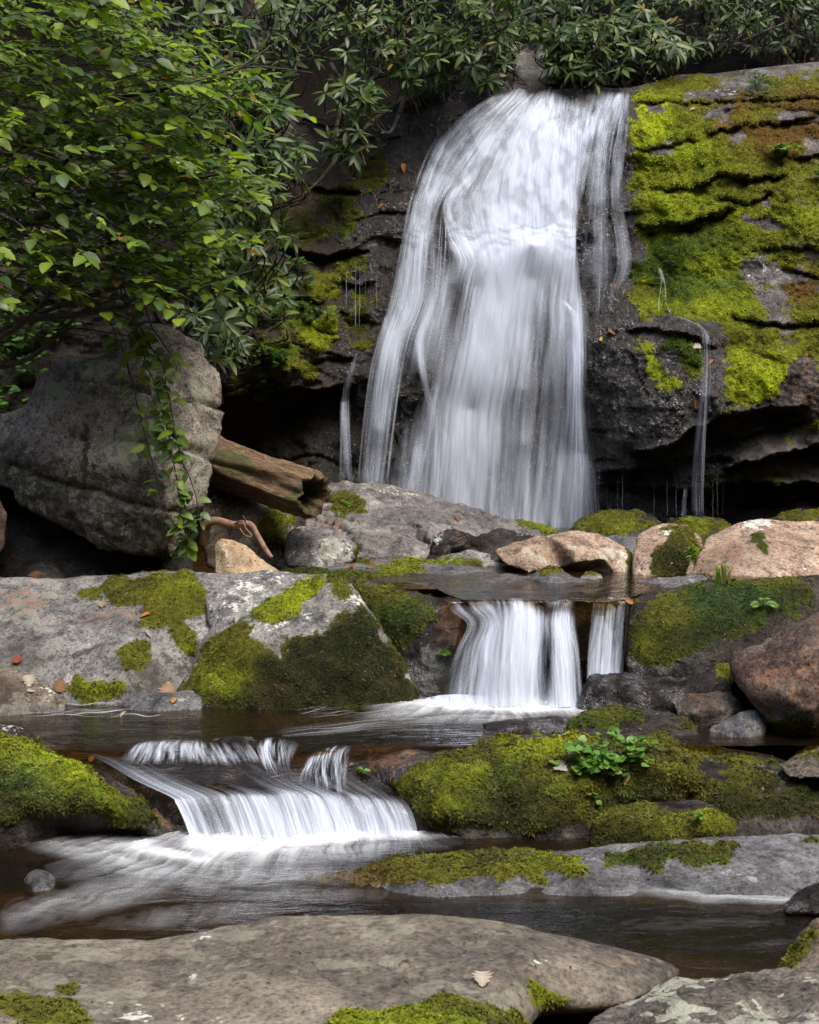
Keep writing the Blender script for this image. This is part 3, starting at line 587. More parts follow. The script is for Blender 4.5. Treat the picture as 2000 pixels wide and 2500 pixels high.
rock('boulder', 'long moss-covered boulder with a leafy green plant growing on its top', 'rock',
     [(838, 1850, 5.72), (870, 1822, 5.78), (960, 1812, 5.8), (1060, 1822, 5.76), (1120, 1812, 5.78), (1250, 1800, 5.8), (1330, 1798, 5.82), (1420, 1790, 5.85), (1560, 1788, 5.85), (1680, 1805, 5.82), (1800, 1830, 5.8),
      (1900, 1855, 5.75), (2000, 1880, 5.7), (2150, 1900, 5.65), (2150, 2070, 5.35), (1800, 2070, 5.3), (1440, 2100, 5.3), (1150, 2100, 5.32), (1030, 2080, 5.36), (990, 1990, 5.42), (975, 1940, 5.5), (900, 1935, 5.6), (850, 1905, 5.66)],
     [(930, 1860, 5.62), (1050, 1880, 5.5), (1200, 1850, 5.58), (1100, 1975, 5.33), (1300, 1870, 5.52), (1300, 1980, 5.34), (1480, 1850, 5.55), (1600, 1880, 5.48), (1500, 1980, 5.50), (1750, 1900, 5.5), (1700, 1990, 5.52), (1900, 1960, 5.42), (1250, 2040, 5.36), (1080, 2040, 5.38)],
     DARK, [('moss', [(975, 1910), (1010, 1870), (1100, 1835), (1250, 1800), (1420, 1792), (1560, 1800), (1700, 1820), (1860, 1860), (1990, 1900), (2050, 1990), (1700, 2005), (1500, 1990), (1440, 2010), (1330, 2030), (1100, 2015), (1010, 1985)], MO, 12),
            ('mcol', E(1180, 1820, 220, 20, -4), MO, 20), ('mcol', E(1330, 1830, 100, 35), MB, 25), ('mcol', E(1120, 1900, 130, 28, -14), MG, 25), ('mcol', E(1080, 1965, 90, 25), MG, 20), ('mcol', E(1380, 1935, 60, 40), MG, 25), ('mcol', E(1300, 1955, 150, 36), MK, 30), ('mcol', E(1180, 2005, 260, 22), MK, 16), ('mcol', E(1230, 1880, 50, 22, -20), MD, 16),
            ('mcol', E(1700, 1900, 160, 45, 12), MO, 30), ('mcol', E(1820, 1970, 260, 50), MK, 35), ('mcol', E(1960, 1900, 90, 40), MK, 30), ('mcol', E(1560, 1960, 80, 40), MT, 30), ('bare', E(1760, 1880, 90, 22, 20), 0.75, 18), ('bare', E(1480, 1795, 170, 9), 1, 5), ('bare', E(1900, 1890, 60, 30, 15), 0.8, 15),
            ('warm', E(920, 1850, 90, 40), 0.6, 25), ('wet', E(900, 1880, 110, 70), 0.7, 30), ('bare', E(900, 1860, 90, 50), 1, 20), ('pale', E(1840, 1880, 80, 12, 18), 0.35, 20), ('wet', E(2000, 1930, 80, 60), 0.5, 20)],
     T=0.7, vox=0.014, smooth=6, amp=0.022, freq=3, moss_dens=17000, moss_size=0.0135, moss_h=0.022)
rock('boulder', 'rounded moss-covered boulder at the left edge beside the lowest cascade', 'rock',
     [(-150, 1780, 5.6), (0, 1762, 5.65), (55, 1768, 5.65), (110, 1825, 5.6), (200, 1868, 5.55), (310, 1926, 5.5), (395, 1980, 5.45), (455, 2035, 5.4), (450, 2100, 5.35), (250, 2110, 5.25), (0, 2110, 5.2), (-150, 2110, 5.2)],
     [(40, 1830, 5.42), (150, 1900, 5.32), (250, 1960, 5.27), (330, 2010, 5.3), (60, 1960, 5.22), (180, 2005, 5.28), (180, 2045, 5.42), (300, 2050, 5.4)],
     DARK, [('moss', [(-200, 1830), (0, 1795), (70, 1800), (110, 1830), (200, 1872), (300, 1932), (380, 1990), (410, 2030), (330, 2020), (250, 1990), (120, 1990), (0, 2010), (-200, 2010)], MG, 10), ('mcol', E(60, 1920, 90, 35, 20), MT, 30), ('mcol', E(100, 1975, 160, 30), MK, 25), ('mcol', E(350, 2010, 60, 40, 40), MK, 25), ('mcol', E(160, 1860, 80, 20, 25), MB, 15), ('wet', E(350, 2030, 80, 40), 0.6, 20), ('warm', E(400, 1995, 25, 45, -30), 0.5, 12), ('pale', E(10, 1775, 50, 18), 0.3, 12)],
     T=0.5, vox=0.013, smooth=7, amp=0.018, moss_dens=18000, moss_size=0.0135, moss_h=0.022)
# ---- stones round the middle pool
rock('rock_slab', 'large grey slab with moss strip and scattered dead leaves on the left bank', 'rock',
     [(-200, 1420, 7.3), (0, 1408, 7.25), (130, 1412, 7.25), (370, 1398, 7.2), (470, 1393, 7.2), (560, 1400, 7.15), (640, 1420, 7.1), (600, 1520, 7.0), (500, 1610, 6.85), (450, 1700, 6.68), (300, 1745, 6.5), (150, 1745, 6.5), (0, 1745, 6.45), (-200, 1745, 6.45)],
     [(100, 1480, 7.02), (300, 1470, 7.02), (430, 1470, 7.0), (200, 1545, 6.86), (380, 1540, 6.86), (475, 1560, 6.8), (80, 1590, 6.7), (170, 1600, 6.72), (290, 1580, 6.66), (330, 1660, 6.56), (220, 1660, 6.58), (60, 1680, 6.56), (440, 1610, 6.76)],
     GREY, [('moss', [(260, 1420), (370, 1398), (470, 1398), (510, 1430), (525, 1470), (505, 1490), (440, 1510), (470, 1560), (490, 1590), (480, 1605), (440, 1580), (400, 1530), (330, 1520), (340, 1480), (240, 1460), (200, 1440)], MO, 10), ('mcol', E(450, 1425, 60, 30), MG, 25), ('mcol', E(470, 1590, 30, 40), MG, 15),
            ('moss', E(220, 1690, 60, 30), MG, 14), ('moss', E(285, 1680, 28, 24), MG, 8), ('stain', E(60, 1600, 110, 40), 0.45, 30), ('stain', E(390, 1640, 80, 50), 0.5, 20), ('stain', [(170, 1600), (280, 1560), (300, 1570), (180, 1618)], 0.7, 7), ('warm', E(60, 1470, 80, 45), 0.4, 30), ('warm', E(300, 1500, 110, 35), 0.3, 40), ('moss', E(320, 1600, 40, 40), MO, 12),
            ('stain', [(0, 1560), (160, 1520), (300, 1505), (300, 1512), (160, 1530), (0, 1570)], 0.5, 5), ('wet', [(-200, 1695), (460, 1690), (460, 1800), (-200, 1800)], 0.8, 14)],
     T=0.8, vox=0.015, smooth=3, amp=0.020, freq=2.6, moss_dens=12000, moss_size=0.012, wob=13)
rock('boulder', 'angular grey block with steep moss-covered front and pale lichened top', 'rock',
     [(500, 1402, 7.2), (560, 1400, 7.2), (650, 1392, 7.2), (760, 1400, 7.15), (850, 1413, 7.0), (890, 1462, 6.9), (950, 1560, 6.76), (1005, 1645, 6.65), (1022, 1692, 6.58), (1010, 1780, 6.45), (700, 1790, 6.35), (460, 1775, 6.45), (430, 1690, 6.6), (478, 1600, 6.76), (515, 1535, 6.86), (500, 1470, 7.0)],
     [(615, 1508, 6.76), (770, 1508, 6.70), (800, 1440, 6.88), (680, 1440, 6.96), (700, 1620, 6.52), (850, 1620, 6.50), (860, 1540, 6.6), (600, 1600, 6.56), (560, 1680, 6.46), (760, 1700, 6.42), (940, 1690, 6.5), (880, 1500, 6.75), (560, 1560, 6.7)],
     GREY, [('moss', [(470, 1640), (500, 1580), (550, 1530), (620, 1520), (640, 1590), (690, 1610), (700, 1570), (780, 1540), (850, 1500), (880, 1470), (960, 1580), (1020, 1690), (1000, 1740), (700, 1740), (450, 1720), (440, 1690)], MK, 12),
            ('mcol', [(470, 1640), (500, 1580), (550, 1530), (620, 1525), (650, 1600), (560, 1620)], MO, 12), ('mcol', E(540, 1660, 80, 40), MG, 22), ('moss', [(610, 1505), (660, 1460), (740, 1412), (775, 1405), (790, 1440), (740, 1470), (730, 1500), (660, 1515)], MG, 8), ('mcol', E(740, 1440, 45, 40, -40), MB, 20), ('moss', E(830, 1430, 35, 30, 40), MO, 8),
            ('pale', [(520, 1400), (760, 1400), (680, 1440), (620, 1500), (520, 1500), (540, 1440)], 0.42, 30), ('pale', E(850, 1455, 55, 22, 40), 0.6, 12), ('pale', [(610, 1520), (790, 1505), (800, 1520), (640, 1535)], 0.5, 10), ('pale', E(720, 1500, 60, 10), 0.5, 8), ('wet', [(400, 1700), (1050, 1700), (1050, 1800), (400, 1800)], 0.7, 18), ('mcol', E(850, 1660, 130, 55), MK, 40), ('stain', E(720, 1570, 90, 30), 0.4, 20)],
     T=0.7, vox=0.014, smooth=2, amp=0.016, freq=3, moss_dens=15000, moss_size=0.012, moss_h=0.013)
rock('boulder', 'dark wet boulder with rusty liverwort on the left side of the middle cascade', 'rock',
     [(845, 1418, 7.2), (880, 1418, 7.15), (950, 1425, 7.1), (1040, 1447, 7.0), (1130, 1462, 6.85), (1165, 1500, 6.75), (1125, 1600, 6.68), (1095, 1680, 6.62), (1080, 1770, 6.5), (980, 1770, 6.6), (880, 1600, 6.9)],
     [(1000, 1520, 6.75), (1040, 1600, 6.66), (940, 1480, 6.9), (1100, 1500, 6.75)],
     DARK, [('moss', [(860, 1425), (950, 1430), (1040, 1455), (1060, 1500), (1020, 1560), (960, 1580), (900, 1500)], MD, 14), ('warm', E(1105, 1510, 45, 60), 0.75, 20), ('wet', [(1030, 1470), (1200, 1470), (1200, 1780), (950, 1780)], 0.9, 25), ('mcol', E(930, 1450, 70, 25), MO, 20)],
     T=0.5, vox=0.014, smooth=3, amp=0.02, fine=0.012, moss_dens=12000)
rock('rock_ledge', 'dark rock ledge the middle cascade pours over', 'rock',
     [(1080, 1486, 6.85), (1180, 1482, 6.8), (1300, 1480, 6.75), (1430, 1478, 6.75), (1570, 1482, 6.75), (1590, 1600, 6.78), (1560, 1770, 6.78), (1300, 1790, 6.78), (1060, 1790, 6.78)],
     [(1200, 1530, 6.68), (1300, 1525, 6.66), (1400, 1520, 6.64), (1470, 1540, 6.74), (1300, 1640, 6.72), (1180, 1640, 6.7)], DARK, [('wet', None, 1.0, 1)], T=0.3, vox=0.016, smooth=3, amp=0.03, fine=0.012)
rock('boulder', 'big dark boulder with moss and liverwort right of the middle cascade', 'rock',
     [(1535, 1462, 6.75), (1575, 1448, 6.82), (1640, 1436, 6.87), (1700, 1425, 6.9), (1800, 1418, 6.95), (1900, 1412, 6.95), (2000, 1408, 6.95), (2150, 1405, 6.95), (2150, 1700, 6.4), (1800, 1700, 6.4), (1600, 1680, 6.45), (1530, 1660, 6.5), (1525, 1560, 6.6)],
     [(1620, 1500, 6.62), (1750, 1480, 6.66), (1900, 1470, 6.66), (1700, 1600, 6.45), (1600, 1600, 6.5), (1800, 1560, 6.5)],
     DARK, [('moss', [(1560, 1480), (1640, 1445), (1720, 1430), (1980, 1425), (2000, 1480), (1900, 1520), (1800, 1560), (1720, 1590), (1600, 1620), (1545, 1600), (1540, 1520)], MD, 14), ('mcol', E(1630, 1500, 70, 40), MO, 20), ('mcol', E(1620, 1590, 60, 25), MG, 16), ('mcol', [(1680, 1440), (1860, 1430), (1900, 1500), (1760, 1510), (1700, 1480)], MT, 15), ('mcol', E(1700, 1560, 120, 30, -20), MK, 25),
            ('bare', E(1920, 1540, 90, 40, -20), 0.8, 20), ('wet', [(1500, 1560), (1660, 1620), (1660, 1720), (1500, 1720)], 0.9, 25), ('wet', E(1550, 1500, 30, 60), 0.9, 15), ('moss', E(1860, 1424, 130, 6), MO, 5), ('stain', None, 0.15, 1)],
     T=0.6, vox=0.015, smooth=4, amp=0.025, fine=0.009, moss_dens=13000, moss_size=0.012)
rock('boulder', 'large red-brown boulder at the right edge leaning over smaller stones', 'rock',
     [(1775, 1612, 6.2), (1790, 1592, 6.2), (1860, 1560, 6.2), (1950, 1510, 6.2), (2010, 1485, 6.2), (2200, 1450, 6.25), (2250, 1820, 5.9), (2000, 1815, 5.9), (1910, 1790, 5.9), (1850, 1740, 5.95), (1800, 1680, 6.05)],
     [(1850, 1640, 5.98), (1900, 1600, 6.0), (1960, 1600, 5.88), (1920, 1700, 5.8), (1980, 1740, 5.74), (2080, 1620, 5.8), (1850, 1690, 5.92)],
     RED, [('wet', [(1770, 1600), (1960, 1500), (2000, 1530), (1850, 1640), (1800, 1660)], 0.5, 20), ('moss', E(1950, 1755, 60, 22), MK, 20), ('warm', E(1930, 1640, 110, 60, -20), 0.4, 40), ('stain', E(1900, 1740, 120, 35, 20), 0.5, 25)], T=0.7, vox=0.014, smooth=3, amp=0.018, fine=0.010)
rock('rock_ledge', 'long black wet ledge just right of the middle cascade foot', 'rock',
     [(1410, 1740, 6.36), (1414, 1685, 6.42), (1445, 1650, 6.45), (1550, 1640, 6.45), (1640, 1650, 6.45), (1700, 1635, 6.45), (1760, 1612, 6.45), (1800, 1640, 6.4), (1790, 1790, 6.25), (1600, 1800, 6.22), (1420, 1780, 6.28)],
     [(1460, 1665, 6.36), (1560, 1660, 6.36), (1550, 1700, 6.28), (1660, 1690, 6.28), (1730, 1650, 6.36)],
     DARK, [('wet', None, 0.85, 1), ('stain', E(1600, 1700, 200, 40), 0.35, 20), ('moss', E(1770, 1640, 25, 30), MO, 10)], T=0.4, vox=0.013, smooth=3, amp=0.014, fine=0.012)
rock('boulder', 'angular wet brown stone wedged below the red-brown boulder', 'rock',
     [(1633, 1702, 6.2), (1680, 1687, 6.22), (1720, 1690, 6.22), (1760, 1681, 6.22), (1800, 1700, 6.2), (1825, 1740, 6.15), (1770, 1800, 6.05), (1690, 1790, 6.06), (1650, 1745, 6.12)], [(1720, 1715, 6.06), (1770, 1730, 6.05), (1690, 1740, 6.03)],
     BROWN, [('wet', None, 0.7, 1), ('warm', E(1730, 1700, 80, 15), 0.3, 15)], T=0.3, vox=0.012, smooth=2, amp=0.012)
rock('boulder', 'squat blue-grey stone on the mossy boulder beneath the red-brown one', 'rock',
     [(1718, 1792, 5.95), (1740, 1768, 6.0), (1790, 1750, 6.02), (1806, 1733, 6.02), (1852, 1729, 6.02), (1880, 1757, 6.0), (1872, 1800, 5.9), (1842, 1828, 5.85), (1760, 1826, 5.85), (1725, 1815, 5.88)], [(1800, 1775, 5.86), (1840, 1765, 5.9)],
     GREYB, [('wet', None, 0.4, 1)], T=0.3, vox=0.011, smooth=3, amp=0.01)
rock('boulder', 'low moss-backed stone right of the foam below the middle cascade', 'rock',
     [(1356, 1800, 5.9), (1388, 1762, 6.0), (1450, 1732, 6.05), (1500, 1720, 6.08), (1560, 1728, 6.08), (1640, 1735, 6.08), (1700, 1765, 6.0), (1718, 1800, 5.9), (1700, 1840, 5.85), (1500, 1850, 5.8), (1362, 1840, 5.85)],
     [(1450, 1765, 5.9), (1560, 1765, 5.9), (1640, 1780, 5.9), (1540, 1800, 5.84)],
     DARK, [('moss', [(1385, 1775), (1410, 1750), (1470, 1728), (1530, 1728), (1570, 1742), (1560, 1762), (1500, 1775), (1430, 1782)], MD, 7), ('mcol', E(1480, 1740, 45, 12), MO, 10), ('moss', E(1660, 1775, 40, 14), MK, 10), ('wet', E(1620, 1740, 90, 14), 0.6, 8)], T=0.35, vox=0.012, smooth=6, amp=0.012, moss_dens=16000, moss_size=0.012)
rock('boulder', 'small wet stone at the right edge behind the end of the mossy boulder', 'rock',
     [(1895, 1865, 5.6), (1950, 1838, 5.7), (2000, 1826, 5.7), (2100, 1820, 5.7), (2100, 1910, 5.45), (1920, 1900, 5.5)], [(1990, 1860, 5.56)], BROWN, [('wet', None, 0.5, 1), ('moss', E(1985, 1835, 40, 10), MO, 8)], T=0.25, vox=0.012)
rock('boulder', 'tan pointed stone with a dead leaf at the left water edge', 'rock',
     [(-100, 1640, 6.5), (0, 1630, 6.5), (60, 1642, 6.48), (120, 1678, 6.45), (168, 1712, 6.42), (150, 1770, 6.3), (-100, 1770, 6.25)], [(50, 1690, 6.36), (100, 1710, 6.36), (0, 1670, 6.38)],
     BROWN, [('stain', E(30, 1690, 70, 40), 0.45, 20), ('pale', E(120, 1690, 40, 14, 35), 0.3, 10), ('wet', E(100, 1740, 100, 20), 0.7, 10)], T=0.3, vox=0.012)
rock('rock_slab', 'low pale wet ledge under the brown leaves at the left water edge', 'rock',
     [(300, 1722, 6.5), (340, 1702, 6.52), (420, 1700, 6.52), (470, 1680, 6.55), (500, 1690, 6.5), (500, 1760, 6.36), (320, 1760, 6.36)], [(400, 1712, 6.43), (450, 1712, 6.42)], GREYB, [('wet', None, 0.7, 1), ('pale', E(420, 1705, 60, 12), 0.3, 10)], T=0.25, vox=0.012)
rock('rock_slab', 'thin dark rock barely breaking the middle pool before the foam', 'rock',
     [(1175, 1768, 6.05), (1230, 1758, 6.1), (1300, 1752, 6.12), (1370, 1748, 6.12), (1400, 1760, 6.05), (1390, 1790, 5.95), (1250, 1795, 5.92), (1180, 1785, 5.98)], [(1280, 1768, 6.0), (1340, 1766, 6.0)], DARK, [('wet', None, 1, 1)], T=0.15, vox=0.011, amp=0.008)
# ---- the lip of the lowest cascade
rock('rock_ledge', 'wet dark ledge under the lowest cascade', 'rock',
     [(150, 1850, 5.7), (300, 1850, 5.72), (500, 1850, 5.74), (700, 1860, 5.74), (900, 1880, 5.7), (1000, 1960, 5.5), (990, 2060, 5.46), (700, 2110, 5.44), (430, 2110, 5.44), (400, 2000, 5.5), (300, 1935, 5.58)],
     [(600, 1915, 5.6), (560, 1972, 5.49), (800, 1972, 5.49), (700, 2010, 5.47), (420, 1965, 5.54), (930, 1965, 5.52)], DARK, [('wet', None, 0.9, 1)], T=0.3, vox=0.014, smooth=4, amp=0.012)
for lab, o_, i_ in [
    ('glistening dark stone at the crest of the lowest cascade', [(500, 1832, 5.74), (520, 1803, 5.8), (560, 1797, 5.82), (620, 1800, 5.82), (640, 1818, 5.78), (650, 1845, 5.72), (560, 1856, 5.7)], [(570, 1818, 5.72)]),
    ('narrow black stone parting the water above the lowest cascade', [(330, 1845, 5.72), (360, 1814, 5.78), (430, 1810, 5.78), (470, 1818, 5.76), (480, 1850, 5.7), (390, 1862, 5.68)], [(400, 1830, 5.7)]),
    ('wet black stone at the foot of the side spill near the rusty liverwort', [(750, 1880, 5.6), (780, 1835, 5.68), (840, 1830, 5.7), (880, 1860, 5.66), (900, 1940, 5.56), (820, 1960, 5.5), (760, 1930, 5.54)], [(820, 1890, 5.56)]),
    ('shiny grey stone poking from the lower pool near the left edge', [(58, 2170, 4.85), (66, 2135, 4.9), (90, 2122, 4.92), (120, 2130, 4.92), (140, 2150, 4.88), (150, 2190, 4.75), (80, 2195, 4.72)], [(100, 2150, 4.8)])]:
    rock('stone', lab, 'rock', o_, i_, DARK if 'shiny' not in lab else GREYB, [('wet', None, 1, 1), ('warm', E(870, 1850, 30, 30), 0.6, 15)], T=0.15, vox=0.010, smooth=3, amp=0.008)
# ---- the huge boulder and its neighbours
rock('boulder', 'huge lichen-spotted boulder on the left with a leafy vine trailing over it', 'rock',
     [(-200, 1150, 8.1), (-150, 1050, 8.2), (0, 1010, 8.1), (65, 985, 8.05), (85, 915, 8.1), (150, 865, 8.1), (230, 872, 8.1), (300, 850, 8.05), (345, 782, 8.1), (400, 788, 8.1), (450, 815, 8.1), (495, 850, 8.1), (530, 900, 8.05),
      (545, 950, 8.0), (535, 1040, 7.95), (515, 1150, 7.85), (485, 1250, 7.75), (450, 1340, 7.65), (415, 1385, 7.6), (330, 1370, 7.65), (250, 1350, 7.7), (180, 1310, 7.75), (100, 1270, 7.8), (30, 1200, 7.85), (-60, 1180, 7.9)],
     [(350, 880, 7.75), (385, 1000, 7.5), (400, 1130, 7.42), (415, 1280, 7.45), (250, 950, 7.75), (150, 1000, 7.75), (150, 1130, 7.65), (250, 1110, 7.55), (60, 1100, 7.8), (300, 1250, 7.52), (200, 1240, 7.62), (470, 1000, 7.75), (460, 1150, 7.62), (80, 1000, 7.95), (210, 900, 7.95)],
     BOULD, [('stain', [(0, 1060), (200, 1120), (220, 1140), (360, 1150), (400, 1300), (410, 1380), (200, 1330), (60, 1250), (-100, 1170)], 0.5, 25), ('pale', E(130, 1180, 110, 45, 8), 0.62, 24), ('pale', E(245, 1175, 40, 40), 0.62, 12), ('pale', E(330, 1215, 32, 24), 0.62, 10), ('pale', E(140, 1275, 60, 18, 15), 0.6, 15),
             ('pale', E(135, 945, 22, 18), 0.8, 8), ('pale', E(300, 1050, 60, 22), 0.55, 16), ('pale', E(180, 875, 40, 12), 0.5, 10), ('pale', E(400, 800, 50, 12, 20), 0.5, 10), ('lich', E(220, 1020, 200, 100), 0.6, 40),
             ('stain', [(196, 1040), (210, 1040), (212, 1240), (198, 1240)], 0.8, 6), ('warm', E(180, 990, 60, 30), 0.35, 25), ('stain', E(400, 1290, 40, 60), 0.4, 20), ('stain', E(260, 860, 40, 40), 0.4, 20), ('warm', E(460, 900, 70, 80), 0.12, 40), ('moss', E(415, 1360, 25, 30), MD, 12)],
     T=0.9, vox=0.016, smooth=2, amp=0.035, freq=2.2, fine=0.016, strata=(0.30, 0.03, 0.25, 0.1), moss_dens=9000)
rock('boulder', 'reddish stone cut by the left edge under the huge boulder', 'rock',
     [(-150, 1190, 7.6), (0, 1203, 7.55), (22, 1250, 7.5), (18, 1330, 7.45), (-20, 1400, 7.4), (-150, 1400, 7.4)], [(-40, 1280, 7.38)], RED, [], T=0.4, vox=0.014)
rock('boulder', 'shaded brown boulder carrying the rotten log', 'rock',
     [(500, 1390, 8.05), (492, 1250, 8.2), (520, 1180, 8.35), (600, 1180, 8.4), (680, 1225, 8.4), (718, 1260, 8.35), (728, 1330, 8.25), (710, 1390, 8.1), (600, 1410, 7.95)], [(560, 1260, 8.15), (620, 1270, 8.05), (670, 1310, 8.05), (600, 1340, 7.98)],
     BROWN, [('moss', E(665, 1290, 40, 60, 10), MO, 14), ('moss', E(720, 1270, 16, 16), MG, 6), ('stain', E(570, 1330, 80, 60), 0.4, 30), ('pale', E(560, 1230, 80, 25), 0.2, 30), ('mcol', E(650, 1340, 40, 30), MK, 14)], T=0.5, vox=0.016, moss_dens=7000)
rock('boulder', 'rounded olive-grey stone between the shaded boulder and the grey slab', 'rock',
     [(692, 1360, 7.95), (700, 1300, 8.05), (725, 1282, 8.1), (800, 1290, 8.1), (850, 1305, 8.05), (870, 1335, 8.0), (866, 1372, 7.95), (780, 1395, 7.82), (700, 1385, 7.88)], [(780, 1320, 7.9), (760, 1350, 7.84)],
     GREY, [('lich', None, 0.3, 1), ('pale', E(790, 1345, 70, 14), 0.3, 15), ('moss', E(865, 1345, 8, 22), MO, 6)], T=0.35, vox=0.013, smooth=6, amp=0.01)
rock('rock_slab', 'wide sloping grey rock in front of the waterfall foot', 'rock',
     [(735, 1310, 9.0), (765, 1195, 9.4), (830, 1172, 9.5), (900, 1176, 9.5), (1000, 1197, 9.5), (1100, 1227, 9.45), (1200, 1260, 9.4), (1300, 1275, 9.3), (1362, 1292, 9.2), (1370, 1320, 9.0), (1250, 1380, 8.55), (1050, 1400, 8.35), (860, 1395, 8.25), (840, 1340, 8.5)],
     [(900, 1235, 9.1), (1000, 1268, 8.85), (930, 1285, 8.75), (870, 1310, 8.5), (1050, 1300, 8.5), (1150, 1285, 8.9), (1050, 1360, 8.4), (930, 1360, 8.35), (820, 1250, 9.05)],
     rock_mat("rock_slab_grey", (0.10, 0.093, 0.09), (0.165, 0.155, 0.15), (0.25, 0.235, 0.225), 0.2, rough=0.6),
     [('moss', E(850, 1235, 45, 28, 20), MO, 12), ('moss', E(1310, 1285, 45, 14, 15), MG, 7), ('wet', [(1050, 1230), (1200, 1250), (1370, 1290), (1350, 1330), (1150, 1300), (1000, 1250)], 0.65, 25), ('warm', E(780, 1270, 60, 30, 30), 0.4, 20), ('stain', [(860, 1300), (990, 1262), (1080, 1275), (990, 1272), (870, 1312)], 0.5, 6), ('pale', E(940, 1195, 90, 10, 10), 0.3, 15), ('stain', E(1000, 1290, 80, 14), 0.3, 10)],
     T=0.6, vox=0.016, smooth=1, amp=0.03, fine=0.012, strata=(0.085, 0.022, 0.35, 0.15))
rock('rock_outcrop', 'jagged dark broken rock behind the low mossy slabs', 'rock',
     [(1028, 1385, 8.1), (1060, 1312, 8.3), (1100, 1290, 8.35), (1140, 1300, 8.32), (1160, 1308, 8.25), (1230, 1288, 8.35), (1290, 1300, 8.3), (1345, 1335, 8.2), (1290, 1385, 8.05), (1150, 1400, 7.95)],
     [(1085, 1345, 8.1), (1130, 1330, 8.02), (1150, 1350, 8.15), (1200, 1325, 8.2), (1220, 1355, 8.02), (1270, 1330, 8.15), (1100, 1315, 8.25)],
     DARK, [('pale', E(1070, 1310, 25, 10, -30), 0.45, 8), ('pale', E(1285, 1300, 30, 8), 0.4, 8), ('wet', None, 0.3, 1), ('warm', E(1110, 1310, 30, 12), 0.4, 8)], T=0.4, vox=0.012, smooth=1, amp=0.012, fine=0.014, strata=(0.07, 0.02, 0.1, 0.4))
rock('boulder', 'tan wedge-shaped stone with a split grey edge behind the angular block', 'rock',
     [(524, 1332, 7.46), (532, 1316, 7.48), (552, 1313, 7.48), (600, 1330, 7.5), (640, 1365, 7.48), (692, 1398, 7.4), (690, 1425, 7.33), (560, 1430, 7.3), (527, 1410, 7.36)], [(548, 1345, 7.4), (575, 1400, 7.31), (600, 1370, 7.38), (548, 1400, 7.34)],
     TAN, [('stain', [(520, 1330), (540, 1330), (565, 1420), (530, 1410)], 0.3, 5), ('pale', [(524, 1320), (545, 1330), (580, 1420), (560, 1420)], 0.4, 6), ('warm', E(640, 1380, 50, 20, 30), 0.3, 20)], T=0.25, vox=0.011, smooth=1, amp=0.008)
